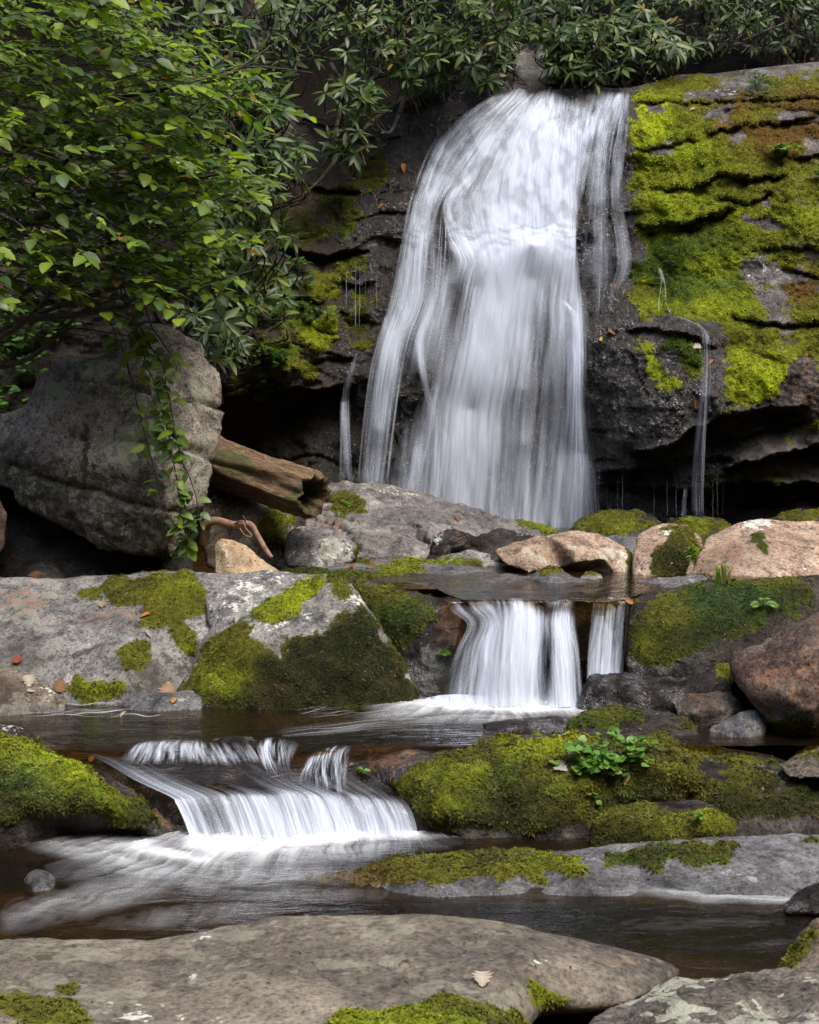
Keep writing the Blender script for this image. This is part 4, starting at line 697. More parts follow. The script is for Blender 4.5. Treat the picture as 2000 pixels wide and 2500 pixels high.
for lab, o_, i_, m_, p_ in [
    ('flat moss-topped shelf stone in front of the rounded olive stone', [(655, 1372, 8.1), (700, 1345, 8.2), (800, 1352, 8.2), (860, 1362, 8.2), (1000, 1364, 8.1), (1085, 1377, 8.0), (1070, 1410, 7.72), (850, 1405, 7.72), (690, 1395, 7.86)], [(800, 1378, 7.95), (950, 1382, 7.9)], GREY,
        [('moss', E(720, 1358, 50, 14, 8), MD, 6), ('moss', E(830, 1368, 90, 12, 4), MO, 6), ('moss', E(1010, 1372, 60, 9), MG, 6), ('wet', None, 0.4, 1), ('warm', E(900, 1370, 40, 8), 0.5, 6)]),
    ('thin mossy slab reaching to the upper pool', [(670, 1400, 7.8), (800, 1374, 7.95), (950, 1378, 7.95), (1050, 1372, 7.95), (1200, 1388, 7.8), (1290, 1412, 7.5), (1250, 1440, 7.2), (1000, 1440, 7.2), (850, 1435, 7.25), (690, 1418, 7.5)], [(900, 1400, 7.6), (1100, 1400, 7.6)], GREYB,
        [('moss', [(680, 1395), (760, 1380), (830, 1400), (800, 1415), (700, 1412)], MD, 6), ('moss', E(870, 1405, 70, 10, 4), MD, 6), ('moss', E(980, 1390, 60, 9, 4), MG, 5), ('moss', E(940, 1412, 60, 6), MO, 5), ('wet', None, 0.6, 1)]),
    ('rounded lichened stone with a mossy front above the upper pool', [(1045, 1392, 7.95), (1080, 1356, 8.05), (1140, 1343, 8.1), (1190, 1350, 8.1), (1245, 1383, 8.0), (1240, 1410, 7.85), (1100, 1415, 7.8)], [(1140, 1372, 7.92)], GREY,
        [('moss', E(1085, 1380, 45, 16, -10), MG, 7), ('moss', E(1150, 1382, 25, 14), MO, 6), ('lich', None, 0.3, 1)]),
    ('low dark wet rock at the rim of the upper pool', [(1138, 1432, 7.2), (1180, 1407, 7.4), (1230, 1397, 7.5), (1300, 1407, 7.45), (1345, 1425, 7.25), (1300, 1450, 7.0), (1180, 1450, 7.0)], [(1230, 1415, 7.28)], GREYB, [('wet', None, 0.7, 1)]),
    ('smooth wet stone with a mossy crown at the rim of the upper pool', [(1285, 1418, 7.3), (1310, 1396, 7.4), (1345, 1384, 7.45), (1375, 1395, 7.4), (1400, 1412, 7.35), (1500, 1415, 7.35), (1540, 1430, 7.15), (1400, 1455, 6.98)], [(1350, 1405, 7.27), (1420, 1425, 7.2)], GREYB, [('wet', None, 0.7, 1), ('moss', E(1340, 1395, 28, 10), MO, 5)]),
    ('little mossy-topped stone beneath the pink rounded boulder', [(1410, 1412, 7.4), (1430, 1397, 7.45), (1465, 1398, 7.45), (1485, 1415, 7.38), (1450, 1430, 7.25)], [(1448, 1408, 7.33)], GREY, [('moss', E(1445, 1400, 20, 6), MO, 4)]),
    ('flat wet grey stone in the upper pool below the pink slab', [(1503, 1440, 7.05), (1560, 1414, 7.3), (1640, 1410, 7.3), (1710, 1403, 7.3), (1748, 1410, 7.22), (1738, 1440, 7.0), (1620, 1465, 6.85)], [(1630, 1425, 7.1)], GREYB, [('wet', None, 0.35, 1), ('moss', E(1725, 1408, 18, 5), MO, 4), ('pale', E(1640, 1415, 80, 6), 0.3, 8)])]:
    rock('rock_slab' if 'slab' in lab or 'shelf' in lab or 'flat' in lab else 'stone', lab, 'rock', o_, i_, m_, p_, T=0.25, vox=0.011, smooth=4, amp=0.01, moss_dens=9000, moss_size=0.012, wob=6)
rock('boulder', 'pink rounded boulder with a dark undercut at the head of the upper pool', 'rock',
     [(1200, 1343, 7.75), (1260, 1326, 7.85), (1330, 1305, 7.9), (1400, 1295, 7.95), (1460, 1303, 7.95), (1520, 1335, 7.9), (1545, 1370, 7.8), (1543, 1420, 7.7), (1480, 1425, 7.68), (1440, 1400, 7.75), (1370, 1390, 7.75), (1290, 1402, 7.62), (1230, 1378, 7.65)],
     [(1300, 1355, 7.65), (1400, 1340, 7.65), (1480, 1365, 7.64), (1400, 1375, 7.62), (1500, 1395, 7.66)],
     PINK, [('lich', None, 0.4, 1), ('stain', E(1420, 1395, 60, 12), 0.5, 8), ('pale', E(1510, 1355, 14, 20), 0.45, 6), ('warm', E(1350, 1360, 80, 20), 0.35, 20), ('moss', E(1541, 1370, 8, 40), MO, 5)], T=0.45, vox=0.012, smooth=3, amp=0.018)
rock('boulder', 'upright stone with mossy dark front between the two pink boulders', 'rock',
     [(1542, 1430, 7.55), (1548, 1340, 7.7), (1560, 1303, 7.8), (1620, 1278, 7.9), (1680, 1286, 7.9), (1710, 1310, 7.85), (1722, 1350, 7.8), (1690, 1430, 7.6), (1600, 1450, 7.42)], [(1595, 1330, 7.66), (1590, 1400, 7.52), (1610, 1410, 7.48), (1650, 1350, 7.6), (1625, 1300, 7.74)],
     PINK, [('moss', [(1620, 1300), (1680, 1290), (1700, 1320), (1690, 1380), (1660, 1410), (1610, 1410), (1590, 1390)], MO, 8), ('mcol', E(1640, 1370, 50, 50), MK, 20), ('pale', E(1632, 1302, 24, 20), 0.6, 8), ('moss', E(1700, 1360, 12, 28), MG, 5), ('stain', E(1640, 1360, 45, 50), 0.4, 12)], T=0.4, vox=0.012, smooth=2, amp=0.012)
rock('boulder', 'big pinkish slab with a white lichen cap at the right edge', 'rock',
     [(1670, 1430, 7.55), (1708, 1350, 7.7), (1720, 1310, 7.85), (1790, 1278, 8.0), (1860, 1265, 8.05), (1950, 1270, 8.05), (2000, 1272, 8.05), (2200, 1290, 8.0), (2200, 1440, 7.4), (1900, 1450, 7.35), (1700, 1450, 7.42)],
     [(1780, 1320, 7.78), (1900, 1335, 7.7), (1850, 1345, 7.62), (1850, 1400, 7.5), (1760, 1390, 7.55), (2000, 1340, 7.7), (2000, 1410, 7.5)],
     PINK, [('pale', E(1850, 1278, 35, 13), 0.9, 8), ('moss', [(1840, 1305), (1862, 1300), (1865, 1325), (1880, 1345), (1870, 1355), (1845, 1335), (1825, 1335)], MD, 6), ('warm', E(1800, 1360, 120, 40), 0.4, 40), ('stain', [(1700, 1400), (1740, 1330), (1760, 1330), (1730, 1400)], 0.3, 12), ('pale', E(1950, 1400, 100, 20), 0.25, 30), ('wet', E(1800, 1420, 120, 12), 0.4, 8)], T=0.5, vox=0.013, smooth=3, amp=0.015)
for lab, o_, i_, p_ in [
    ('rounded mossy boulder at the foot of the waterfall', [(1372, 1310, 9.6), (1420, 1262, 9.8), (1480, 1249, 9.9), (1560, 1247, 9.9), (1610, 1270, 9.8), (1628, 1320, 9.5), (1500, 1345, 9.3)], [(1500, 1280, 9.55), (1570, 1290, 9.5)], [('moss', E(1500, 1275, 110, 30), MO, 12), ('mcol', E(1530, 1295, 40, 14), MG, 10), ('bare', E(1590, 1262, 20, 10), 1, 6), ('wet', None, 0.3, 1)]),
    ('mossy boulder under the thin side trickle', [(1605, 1300, 9.3), (1640, 1262, 9.5), (1720, 1258, 9.5), (1780, 1275, 9.4), (1805, 1320, 9.2), (1700, 1335, 9.05)], [(1700, 1280, 9.25)], [('moss', E(1700, 1290, 90, 22), MO, 12), ('mcol', E(1690, 1290, 40, 12), MG, 10), ('wet', None, 0.3, 1)]),
    ('low mossy rock against the dark overhang at the right edge', [(1850, 1285, 9.2), (1920, 1247, 9.4), (2000, 1240, 9.4), (2150, 1250, 9.3), (2150, 1330, 9.0), (1900, 1330, 9.0)], [(1980, 1270, 9.2)], [('moss', E(1960, 1258, 100, 14), MO, 8)]),
    ('blue-grey wet stone in the gap behind the pink rounded boulder', [(1455, 1330, 8.4), (1490, 1306, 8.5), (1560, 1310, 8.5), (1570, 1380, 8.2), (1480, 1380, 8.2)], [(1520, 1340, 8.3)], [('wet', None, 0.5, 1)])]:
    rock('boulder' if 'stone' not in lab else 'stone', lab, 'rock', o_, i_, DARK if 'blue' not in lab else GREYB, p_, T=0.4, vox=0.015, smooth=4, amp=0.015, moss_dens=7000, moss_size=0.014)

for lab, o_, i_ in [('black shaded rock mass added as a fill under the huge boulder', [(-250, 1120, 8.5), (0, 1140, 8.4), (120, 1200, 8.35), (260, 1260, 8.3), (400, 1300, 8.3), (480, 1330, 8.25), (480, 1430, 7.9), (200, 1440, 7.8), (-250, 1440, 7.8)], [(50, 1300, 8.1), (200, 1340, 8.05), (350, 1370, 8.0)]),  # added rock, a dark fill where the hollow shows only shade
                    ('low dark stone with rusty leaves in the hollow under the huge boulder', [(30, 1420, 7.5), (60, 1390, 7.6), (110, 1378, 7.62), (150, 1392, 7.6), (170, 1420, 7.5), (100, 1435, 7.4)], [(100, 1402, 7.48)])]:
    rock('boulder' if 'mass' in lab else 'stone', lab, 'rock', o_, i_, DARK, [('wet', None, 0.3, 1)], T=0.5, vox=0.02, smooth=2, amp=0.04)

# --- boulders of the banks just past the edges of the view
for lab, o_, i_, m_, p_ in [
    ('bank boulder beyond the right edge beside the pink slab', [(2120, 1330, 7.7), (2180, 1230, 7.9), (2400, 1180, 8.0), (2650, 1220, 7.9), (2700, 1420, 7.4), (2400, 1470, 7.2), (2140, 1440, 7.35)], [(2400, 1310, 7.5)], GREY, [('moss', E(2400, 1230, 160, 40), MO, 20)]),
    ('bank boulder beyond the right edge beside the red-brown boulder', [(2170, 1640, 6.1), (2250, 1480, 6.3), (2500, 1430, 6.4), (2750, 1500, 6.3), (2800, 1780, 5.9), (2500, 1840, 5.7), (2180, 1830, 5.75)], [(2450, 1620, 5.9)], BROWN, [('moss', E(2480, 1490, 180, 40), MO, 20)]),
    ('bank boulder beyond the right edge beside the low slab', [(2120, 2060, 5.2), (2250, 1930, 5.4), (2500, 1900, 5.5), (2750, 1980, 5.4), (2800, 2220, 4.9), (2450, 2290, 4.7), (2140, 2240, 4.75)], [(2450, 2080, 5.0)], GREYB, [('moss', E(2480, 1970, 180, 40), MG, 20)]),
    ('bank boulder beyond the left edge beside the lowest cascade', [(-120, 1900, 5.6), (-200, 1760, 5.8), (-450, 1700, 5.9), (-700, 1760, 5.8), (-760, 2060, 5.3), (-450, 2120, 5.1), (-140, 2110, 5.2)], [(-430, 1900, 5.45)], DARK, [('moss', E(-430, 1800, 200, 60), MG, 20)]),
    ('bank boulder beyond the left edge beside the grey slab', [(-150, 1560, 6.9), (-200, 1430, 7.2), (-450, 1380, 7.3), (-700, 1430, 7.2), (-760, 1700, 6.6), (-450, 1760, 6.4), (-150, 1750, 6.4)], [(-430, 1560, 6.8)], GREY, [('moss', E(-430, 1440, 200, 40), MO, 20)])]:
    rock('boulder', lab, 'rock', o_, i_, m_, p_, T=0.8, vox=0.03, smooth=2, amp=0.04, moss_dens=3000, moss_size=0.02, wob=16)

for k, o in enumerate([o for o in COL.objects if o.type == 'MESH' and o.get('category') == 'rock' and 'beyond' not in o['label'] and 'under' not in o['label'] and 'middle cascade pours' not in o['label']]):
    ar = o.dimensions.x * o.dimensions.y
    if ar > 0.08: litter(o, int(min(420, 60 + 260 * ar)), k)
# ------------------------------------------------------------------ water
def pool_mat(name, tint, scale=(1.2, 5.0, 1), strength=0.25, rough=0.06):
    b = NB(name); co = b.n('NewGeometry', 0)
    m = b.n('Mapping', Vector=co, Scale=scale)
    n1 = b.noise(m, 3.0, 4, 0.55, 0.8); n2 = b.noise(m, 11.0, 3, 0.5, 0.5)
    bm = b.n('Bump', Height=b.math('ADD', n1, b.math('MULTIPLY', n2, 0.3)), Strength=strength, Distance=0.06)
    fr = b.n('Fresnel', IOR=1.33, Normal=bm)
    tr = b.n('BsdfTransparent', Color=tint)
    df = b.n('BsdfDiffuse', Color=(0.022, 0.016, 0.009))
    body = b.n('MixShader', i0=0.25, i1=tr, i2=df)
    gl = b.n('BsdfGlossy', Color=(1, 1, 1), Roughness=rough, Normal=bm)
    return b.done(b.n('MixShader', i0=b.math('MULTIPLY', fr, 1.0), i1=body, i2=gl))
POOL = pool_mat("pool_water", (0.58, 0.43, 0.25))
POOL0 = pool_mat("lower_pool_water", (0.56, 0.41, 0.24), (1.6, 4.5, 1), 0.22, 0.08)

def pool(name, label, z, near, far, mat, nx_=160, ny_=60):
    nx_, ny_ = nx_ * 3 // 4, ny_ * 3 // 4
    """near/far: pixel x -> distance edges; a gently rippled sheet"""
    px = np.linspace(near[0][0], near[-1][0], nx_)
    dn = np.interp(px, [p[0] for p in near], [p[1] for p in near]); df = np.interp(px, [p[0] for p in far], [p[1] for p in far])
    t = np.linspace(0, 1, ny_)[:, None]
    D = dn + (df - dn) * t
    xx = D * (px - 1000) / FPX; v = np.stack([xx.ravel(), D.ravel(), np.full(D.size, z)], 1)
    v[:, 2] += 0.006 * fbm(v * np.array([2.0, 6.0, 0]), 3)
    i = np.arange(nx_ * ny_).reshape(ny_, nx_)
    f = np.stack([i[:-1, :-1].ravel(), i[:-1, 1:].ravel(), i[1:, 1:].ravel(), i[1:, :-1].ravel()], 1)
    o = bpy.data.objects.new(name, mesh_np(name, v, f, mat)); return add(o, label, None, None, 'structure')
pool("water", "brown lower pool in front of the lowest cascade", W0, [(-1400, 2.4), (3400, 2.4)], [(-1400, 5.5), (3400, 5.5)], POOL0, 220, 140)
pool("water", "calm olive-brown middle pool between the two cascades", W1, [(-700, 5.6), (100, 5.66), (300, 5.62), (450, 5.62), (560, 5.68), (700, 5.63), (780, 5.6), (860, 5.62), (1000, 5.72), (2700, 5.72)], [(-700, 6.75), (2700, 6.75)], POOL, 240, 60)
pool("water", "still upper pool under the pink boulders", W2, [(-300, 9.6), (480, 9.6), (600, 7.4), (1000, 7.2), (1060, 7.0), (1095, 6.75), (1130, 6.56), (1300, 6.53), (1500, 6.55), (1545, 6.64), (1600, 7.0), (2600, 7.0)], [(-300, 11.2), (2600, 11.2)], POOL, 260, 90)

def white_mat(name, col=(0.82, 0.88, 0.95), tr=0.35):
    """aerated water: the denser the air in it the whiter (attribute a)"""
    b = NB(name)
    d = b.n('BsdfDiffuse', Color=col); t = b.n('BsdfTranslucent', Color=col)
    s = b.n('MixShader', i0=tr, i1=d, i2=t)
    return b.done(b.n('MixShader', i0=b.attr('a'), i1=b.n('BsdfTransparent'), i2=s))
FALL = white_mat("falling_water", (0.80, 0.88, 1.0), 0.25)
STREAK = white_mat("surface_streaks", (0.78, 0.83, 0.88))

class Ribs:
    """collects soft ribbons of aerated water into one mesh"""
    def __init__(s): s.V, s.F, s.A, s.o = [], [], [], 0
    def put(s, pts, width, alpha, side, bulge=0.0, vs=1.4, thin=None):
        """pts (n,m,3) n strands of m points; width (n,m) m; alpha (n,m); side (n,m,3) unit"""
        n, m, _ = pts.shape; K = 5
        seg = np.linalg.norm(np.diff(pts, axis=1), axis=2); vlen = np.concatenate([np.zeros((n, 1)), np.cumsum(seg, 1)], 1)
        rnd = rng.random(n) * 60; hw = (width / 2)[..., None]
        us = np.linspace(-1, 1, K)
        grid = np.stack([pts + side * hw * u + np.array([0, -1, 0]) * hw * bulge * (1 - u * u) for u in us], 2)   # n,m,K,3
        prof = 1 - np.abs(us) ** 1.7
        q = np.stack([np.repeat((vlen * vs + rnd[:, None])[..., None], K, 2), np.repeat(rnd[:, None, None] * 3.1, m, 1) + us * 0.45, np.repeat(rnd[:, None, None] * 1.7, m, 1).repeat(K, 2)], -1) if False else None
        V_ = np.broadcast_to((vlen * vs + rnd[:, None])[..., None], (n, m, K)); U_ = np.broadcast_to((rnd * 3.1)[:, None, None] + us * 0.6, (n, m, K))
        nz = fbm(np.stack([V_.ravel(), U_.ravel(), 0 * V_.ravel()], 1), 2).reshape(n, m, K)
        al = alpha[..., None] * prof * sstep(-0.65, 0.42, nz) * 1.45
        if thin is not None: al = al * thin(grid.reshape(-1, 3)).reshape(n, m, K)
        i = s.o + np.arange(n * m * K).reshape(n, m, K)
        for c in range(K - 1):
            s.F.append(np.stack([i[:, :-1, c].ravel(), i[:, 1:, c].ravel(), i[:, 1:, c + 1].ravel(), i[:, :-1, c + 1].ravel()], 1))
        s.V.append(grid.reshape(-1, 3)); s.A.append(np.clip(al, 0, 0.97).ravel()); s.o += n * m * K
    def build(s, name, mat, parent=None, kind='stuff', **kw):
        V, F, A = np.vstack(s.V), np.vstack(s.F), np.concatenate(s.A)
        F = F[A[F].max(1) > 0.03]                      # drop what is clear water
        me = mesh_np(name, V, F, mat, True, {'a': A})
        o = bpy.data.objects.new(name, me); return add(o, kind=kind, parent=parent, **kw)

def paths2d(L, R, n, m, full=0.35, wob=4.0, bias=None, tmin=0.25, stag=0.0, ef=0.97, sf=0.04):
    a, b = catmull(L, 60), catmull(R, 60)
    s = rng.random(n) if bias is None else bias(rng.random(n))
    t0 = np.where(rng.random(n) < full, rng.random(n) * stag, rng.random(n) * 0.75)
    t1 = np.minimum(1.0, t0 + tmin + rng.random(n) * (1 - tmin)); t1 = np.where(rng.random(n) < full, 1.0, t1)
    tt = t0[:, None] + (t1 - t0)[:, None] * np.linspace(0, 1, m)[None]
    k = np.linspace(0, 1, 60)
    out = []
    for c in range(a.shape[1]):
        pa = np.interp(tt, k, a[:, c]); pb = np.interp(tt, k, b[:, c]); out.append(pa + (pb - pa) * s[:, None])
    ph = rng.random((n, 1)) * 50
    out[0] = out[0] + wob * noise(np.stack([(tt * 4 + ph).ravel(), ph.repeat(m, 1).ravel(), 0 * tt.ravel()], 1)).reshape(n, m) * 1.5
    g = np.linspace(0, 1, m)[None]
    fade = np.where(t0[:, None] > 0.02, sstep(0, 0.3, g), sstep(-0.01, sf, g)) * np.where(t1[:, None] < 0.99, sstep(1, 0.65, g), sstep(1, ef, g))
    return out, fade, tt

def fall_strands(rb, L, R, n, wpx, alpha, m=26, off=(0.03, 0.11), full=0.35, wob=1.5, depth=None, slack=0.012, tmin=0.25, thin=None, stag=0.0, ef=0.97, sf=0.04):
    (x, y, *rest), fade, tt = paths2d(L, R, n, m, full, wob, tmin=tmin, stag=stag, ef=ef, sf=sf)
    d = rest[0] if rest else depth(x, y).reshape(n, m)
    for k in range(1, m): d[:, k] = np.minimum(d[:, k], d[:, k - 1] + slack)
    d = d - rng.uniform(off[0], off[1], n)[:, None]
    pts = P(x, y, d)
    w_ = rng.uniform(wpx[0], wpx[1], n)[:, None] * (0.75 + 0.5 * tt) * d / FPX
    al = rng.uniform(alpha[0], alpha[1], n)[:, None] * fade
    ang = rng.normal(0, 0.35, n); side = np.zeros((n, m, 3)); side[..., 0] = np.cos(ang)[:, None]; side[..., 1] = np.sin(ang)[:, None]
    rb.put(pts, w_, al, side, 0.25, thin=thin)

def fall_d(x, y): return cliff_base(x, y) - 0.10
def smooth_interp(C, n, axis):
    """Catmull-Rom resampling of a control net along one axis"""
    C = np.moveaxis(C, axis, 0); sh = C.shape[1:]; out = catmull(C.reshape(len(C), -1), n); return np.moveaxis(out.reshape((n,) + sh), 0, axis)
def veil(name, parent, net, nu, nt, widths=(9.0, 3.0), vlen=(220.0, 90.0), contrast=0.75, layers=2, gap=0.05, seed=0, depth=None, turb=None, gain=0.78, slack=9.0, mat=None, thin=None):
    """net: rows down the fall of (x, y, distance, how white); thin sheets of falling water, streaked along the flow"""
    C = np.array(net, float); C = smooth_interp(smooth_interp(C, nu, 1), nt, 0)
    X, Y, D, R = C[..., 0], C[..., 1], C[..., 2], np.clip(C[..., 3], 0, 1.05)
    U = np.concatenate([[0], np.cumsum(np.abs(np.diff(X, axis=1)).mean(0))])[None] + 0 * X
    V = np.concatenate([[0], np.cumsum(np.abs(np.diff(Y, axis=0)).mean(1))])[:, None] + 0 * X
    if depth is not None:
        D = depth(X, Y).reshape(X.shape)
        for k in range(1, nt): D[k] = np.minimum(D[k], D[k - 1] + slack)
    objs = []
    for L in range(layers):
        o_ = seed * 7.3 + L * 31.7; fl = lambda w_, v_, z_: fbm(np.stack([(U / w_).ravel() + o_, (V / v_).ravel() + o_ * 0.7, 0 * U.ravel() + z_ + o_], 1), 3).reshape(U.shape)
        wob = 5.0 * fbm(np.stack([(U / 60).ravel(), (V / 80).ravel(), 0 * U.ravel() + o_], 1), 2).reshape(U.shape) * (turb if turb is not None else 0.4) if True else 0
        U0 = U; U = U0 + wob
        s1 = fl(widths[0], vlen[0], 1.0); s2 = fl(widths[1], vlen[1], 2.0); s3 = fl(widths[0] * 3.2, vlen[0] * 1.6, 3.0)
        if turb is not None:
            tb_ = fl(widths[0] * 1.5, vlen[0] * 0.16, 5.0); s1 = s1 * (1 - 0.55 * turb) + tb_ * 0.9 * turb
        U = U0
        st = 0.5 * s1 + 0.35 * s2 + 0.4 * s3
        room = 1 - np.abs(2 * np.clip(R, 0, 1) - 1) ** 1.5
        al = np.clip(R + st * contrast * (0.28 + 0.85 * room), 0, 1) ** 1.35 * sstep(0.0, 0.38, R)
        al = np.clip(al * gain, 0, 0.96)
        d = D - gap * L - 0.014 * np.clip(st, -1, 1) * (0.5 + 0.5 * R)
        v = P(X, Y, d).reshape(-1, 3)
        if thin is not None: al = al * (0.5 + 0.5 * thin(v).reshape(al.shape))
        i = np.arange(nt * nu).reshape(nt, nu); f = np.stack([i[:-1, :-1].ravel(), i[1:, :-1].ravel(), i[1:, 1:].ravel(), i[:-1, 1:].ravel()], 1)
        f = f[al.ravel()[f].max(1) > 0.02]
        o = bpy.data.objects.new(name, mesh_np(name, v, f, mat or FALL, True, {'a': al.ravel()})); add(o, parent=parent); o.location = -parent.location; objs.append(o)
    return objs
# places where bare wet rock shows through: ellipse in the photo, how much is gone
THIN = [(1420, 230, 110, 15, 0, 0.85), (1270, 222, 110, 9, 0, 0.5), (1440, 262, 60, 14, -10, 0.5), (1385, 290, 45, 9, -12, 0.85), (1225, 310, 34, 20, -15, 0.6), (1130, 300, 60, 24, -40, 0.55), (1110, 420, 16, 50, 15, 0.8), (1065, 560, 18, 80, 6, 0.7), (1114, 690, 18, 75, 3, 0.92), (1010, 690, 12, 60, 6, 0.5),
        (1240, 300, 26, 30, 0, 0.3), (1295, 850, 75, 120, 4, 0.6), (1285, 1040, 75, 120, 0, 0.62), (1350, 900, 22, 120, 0, 0.3), (1345, 1010, 30, 60, 0, 0.5), (1060, 860, 20, 60, 0, 0.85), (1028, 960, 26, 70, -15, 0.95), (1010, 1040, 46, 60, 0, 0.85), (985, 880, 12, 50, 0, 0.7), (1045, 660, 14, 60, 0, 0.5), (930, 1080, 20, 90, 0, 0.45), (960, 560, 20, 60, 12, 0.3), (985, 960, 14, 60, 0, 0.5),
        (1410, 480, 20, 70, 0, 0.5), (1480, 480, 40, 70, 0, 0.55), (1490, 620, 40, 90, 0, 0.4), (1440, 590, 22, 24, 0, 0.85), (1500, 330, 24, 60, 0, 0.4), (1470, 740, 40, 90, 0, 0.5), (900, 1060, 40, 90, 0, 0.4), (1195, 430, 24, 50, 12, 0.25), (1070, 380, 30, 30, -40, 0.4), (1245, 1200, 40, 110, 0, 0.35)]
def wf_thin(v):
    x, y = PX(v); q = np.stack([x / 60, y / 110, 0 * x], 1); x = x + 12 * noise(q); y = y + 16 * noise(q + 7); k = np.ones(len(x))
    for cx, cy, rx, ry, rot, g in THIN:
        c, s = math.cos(math.radians(rot)), math.sin(math.radians(rot)); u = ((x - cx) * c + (y - cy) * s) / rx; w_ = (-(x - cx) * s + (y - cy) * c) / ry
        k = k * (1 - g * np.exp(-(u * u + w_ * w_) ** 1.5))
    up = sstep(640, 540, y); nz = fbm(np.stack([x / 34, y / (62 + 120 * (1 - up)), 0 * x + 4], 1), 3)
    return k * (1 - (0.45 + 0.3 * up) * sstep(0.10, -0.35, nz))
wf = empty("waterfall", tuple(P(1250, 1285, 10.5)), "tall white waterfall fanning over the dark cliff", "waterfall")
G_ = [[(220, 1212), (282, 1118), (335, 1060), (410, 1025), (480, 1006), (560, 985), (640, 968), (740, 948), (830, 915), (900, 900), (1000, 886), (1180, 864), (1330, 850)],
      [(220, 1262), (300, 1180), (400, 1105), (490, 1062), (570, 1040), (720, 1036), (830, 995), (930, 978), (1180, 946), (1330, 930)],
      [(220, 1296), (300, 1222), (400, 1152), (500, 1096), (566, 1116), (612, 1150), (660, 1140), (740, 1125), (830, 1108), (920, 1090), (1000, 1075), (1250, 1056), (1330, 1050)],
      [(220, 1345), (400, 1275), (600, 1275), (740, 1242), (830, 1230), (930, 1213), (1000, 1199), (1330, 1180)],
      [(220, 1410), (400, 1396), (600, 1398), (740, 1385), (830, 1388), (1000, 1382), (1150, 1368), (1330, 1350)],
      [(220, 1480), (300, 1450), (400, 1430), (600, 1412), (775, 1428), (1000, 1428), (1130, 1440), (1330, 1456)],
      [(220, 1543), (300, 1534), (430, 1520), (640, 1540), (800, 1512), (1000, 1500), (1330, 1490)]]
RHO = [(222, (0, .12, .2, .2, .15, .1, .08, .05, .05, .08, .12, .15, .05)), (245, (.05, .4, .5, .5, .5, .55, .5, .3, .15, .2, .35, .6, .15)), (290, (.05, .45, .5, .55, .65, .8, .85, .75, .55, .5, .7, .5, .05)),
       (350, (.05, .4, .42, .6, .7, .8, .9, .9, .8, .75, .55, .25, .05)), (430, (.05, .45, .45, .5, .6, .75, .9, .95, .88, .65, .3, .28, .03)), (500, (.05, .6, .45, .15, .5, .8, .88, .95, .88, .5, .15, .25, .02)),
       (560, (.05, .65, .45, .08, .6, .85, .85, .9, .88, .5, .08, .2, .02)), (590, (.05, .62, .42, .1, .75, .95, 1, 1, 1, .62, .1, .22, .05)), (625, (.05, .64, .4, .15, .68, 1.05, 1, 1, .95, .6, .15, .25, .08)), (670, (.05, .65, .38, .25, .4, 1, .95, .85, .78, .6, .18, .22, .08)),
       (740, (.05, .65, .42, .42, .2, .95, .95, .65, .55, .72, .2, .15, .03)), (830, (.05, .7, .3, .38, .25, .9, .9, .45, .4, .95, .25, .08, 0)), (930, (.05, .55, .18, .12, .45, .85, .8, .36, .36, .92, .2, .04, 0)),
       (1000, (.04, .45, .1, .15, .6, .86, .75, .36, .42, .9, .25, .03, 0)), (1100, (.04, .36, .1, .35, .55, .8, .7, .45, .55, .88, .3, 0, 0)), (1200, (.03, .3, .12, .4, .55, .76, .66, .5, .62, .82, .35, 0, 0)), (1330, (0, .28, .12, .35, .55, .72, .62, .52, .62, .78, .35, 0, 0))]
net = []
for y, rr in RHO:
    gx_ = [np.interp(y, [p[0] for p in g], [p[1] for p in g]) for g in G_]; cols_ = []
    for k in range(13):
        x = gx_[k // 2] if k % 2 == 0 else (gx_[k // 2] + gx_[k // 2 + 1]) / 2
        rd = (26 * math.exp(-((k - 4.6) / 1.4) ** 2) - (8 if k > 6 else 0)) * math.exp(-((y - 605) / 55) ** 2)
        cols_.append((x, y + rd + (0 if y > 240 else -2 + 6 * math.sin(k * 1.9)), 10.6, rr[k]))
    net.append(cols_)
NTV = 230; yv = np.linspace(0, 1, NTV)
tv = catmull(np.array([[r[0]] for r in RHO], float), NTV)[:, 0]
veil("water_veil", wf, net, 300, NTV, (10.0, 3.6), (300.0, 130.0), 0.85, 3, 0.045, 3, fall_d, sstep(660, 560, tv)[:, None], 0.58, 0.012, thin=wf_thin)
def wf_part(name, specs):
    rb = Ribs()
    for L, R, n, sp, veil, stag, *e in specs:
        fu = 0.12 if name == 'upper_stream' else 0.35; tm = 0.12 if name == 'upper_stream' else 0.25
        # broad veils first, then threads
        kw = dict(depth=fall_d, thin=wf_thin, stag=stag, sf=0.10, ef=e[0] if e else 0.97)
        if veil: fall_strands(rb, L, R, int(n * 0.13 * veil) + 1, (40, 105), (0.3 * sp, 0.58 * sp), full=0.6, off=(-0.03, 0.02), m=26, **kw)
        fall_strands(rb, L, R, int(n * 0.34) + 2, (8, 26), (0.28 * sp, 0.62 * sp), off=(0.0, 0.07), m=30, full=fu, tmin=tm, **kw)
        fall_strands(rb, L, R, int(n * 0.75) + 2, (2.0, 6.0), (0.35 * sp, 0.85 * sp), off=(0.02, 0.09), wob=2, m=26, full=fu, tmin=tm, **kw)
    o = rb.build(name, FALL, wf); o.location = -wf.location; return o
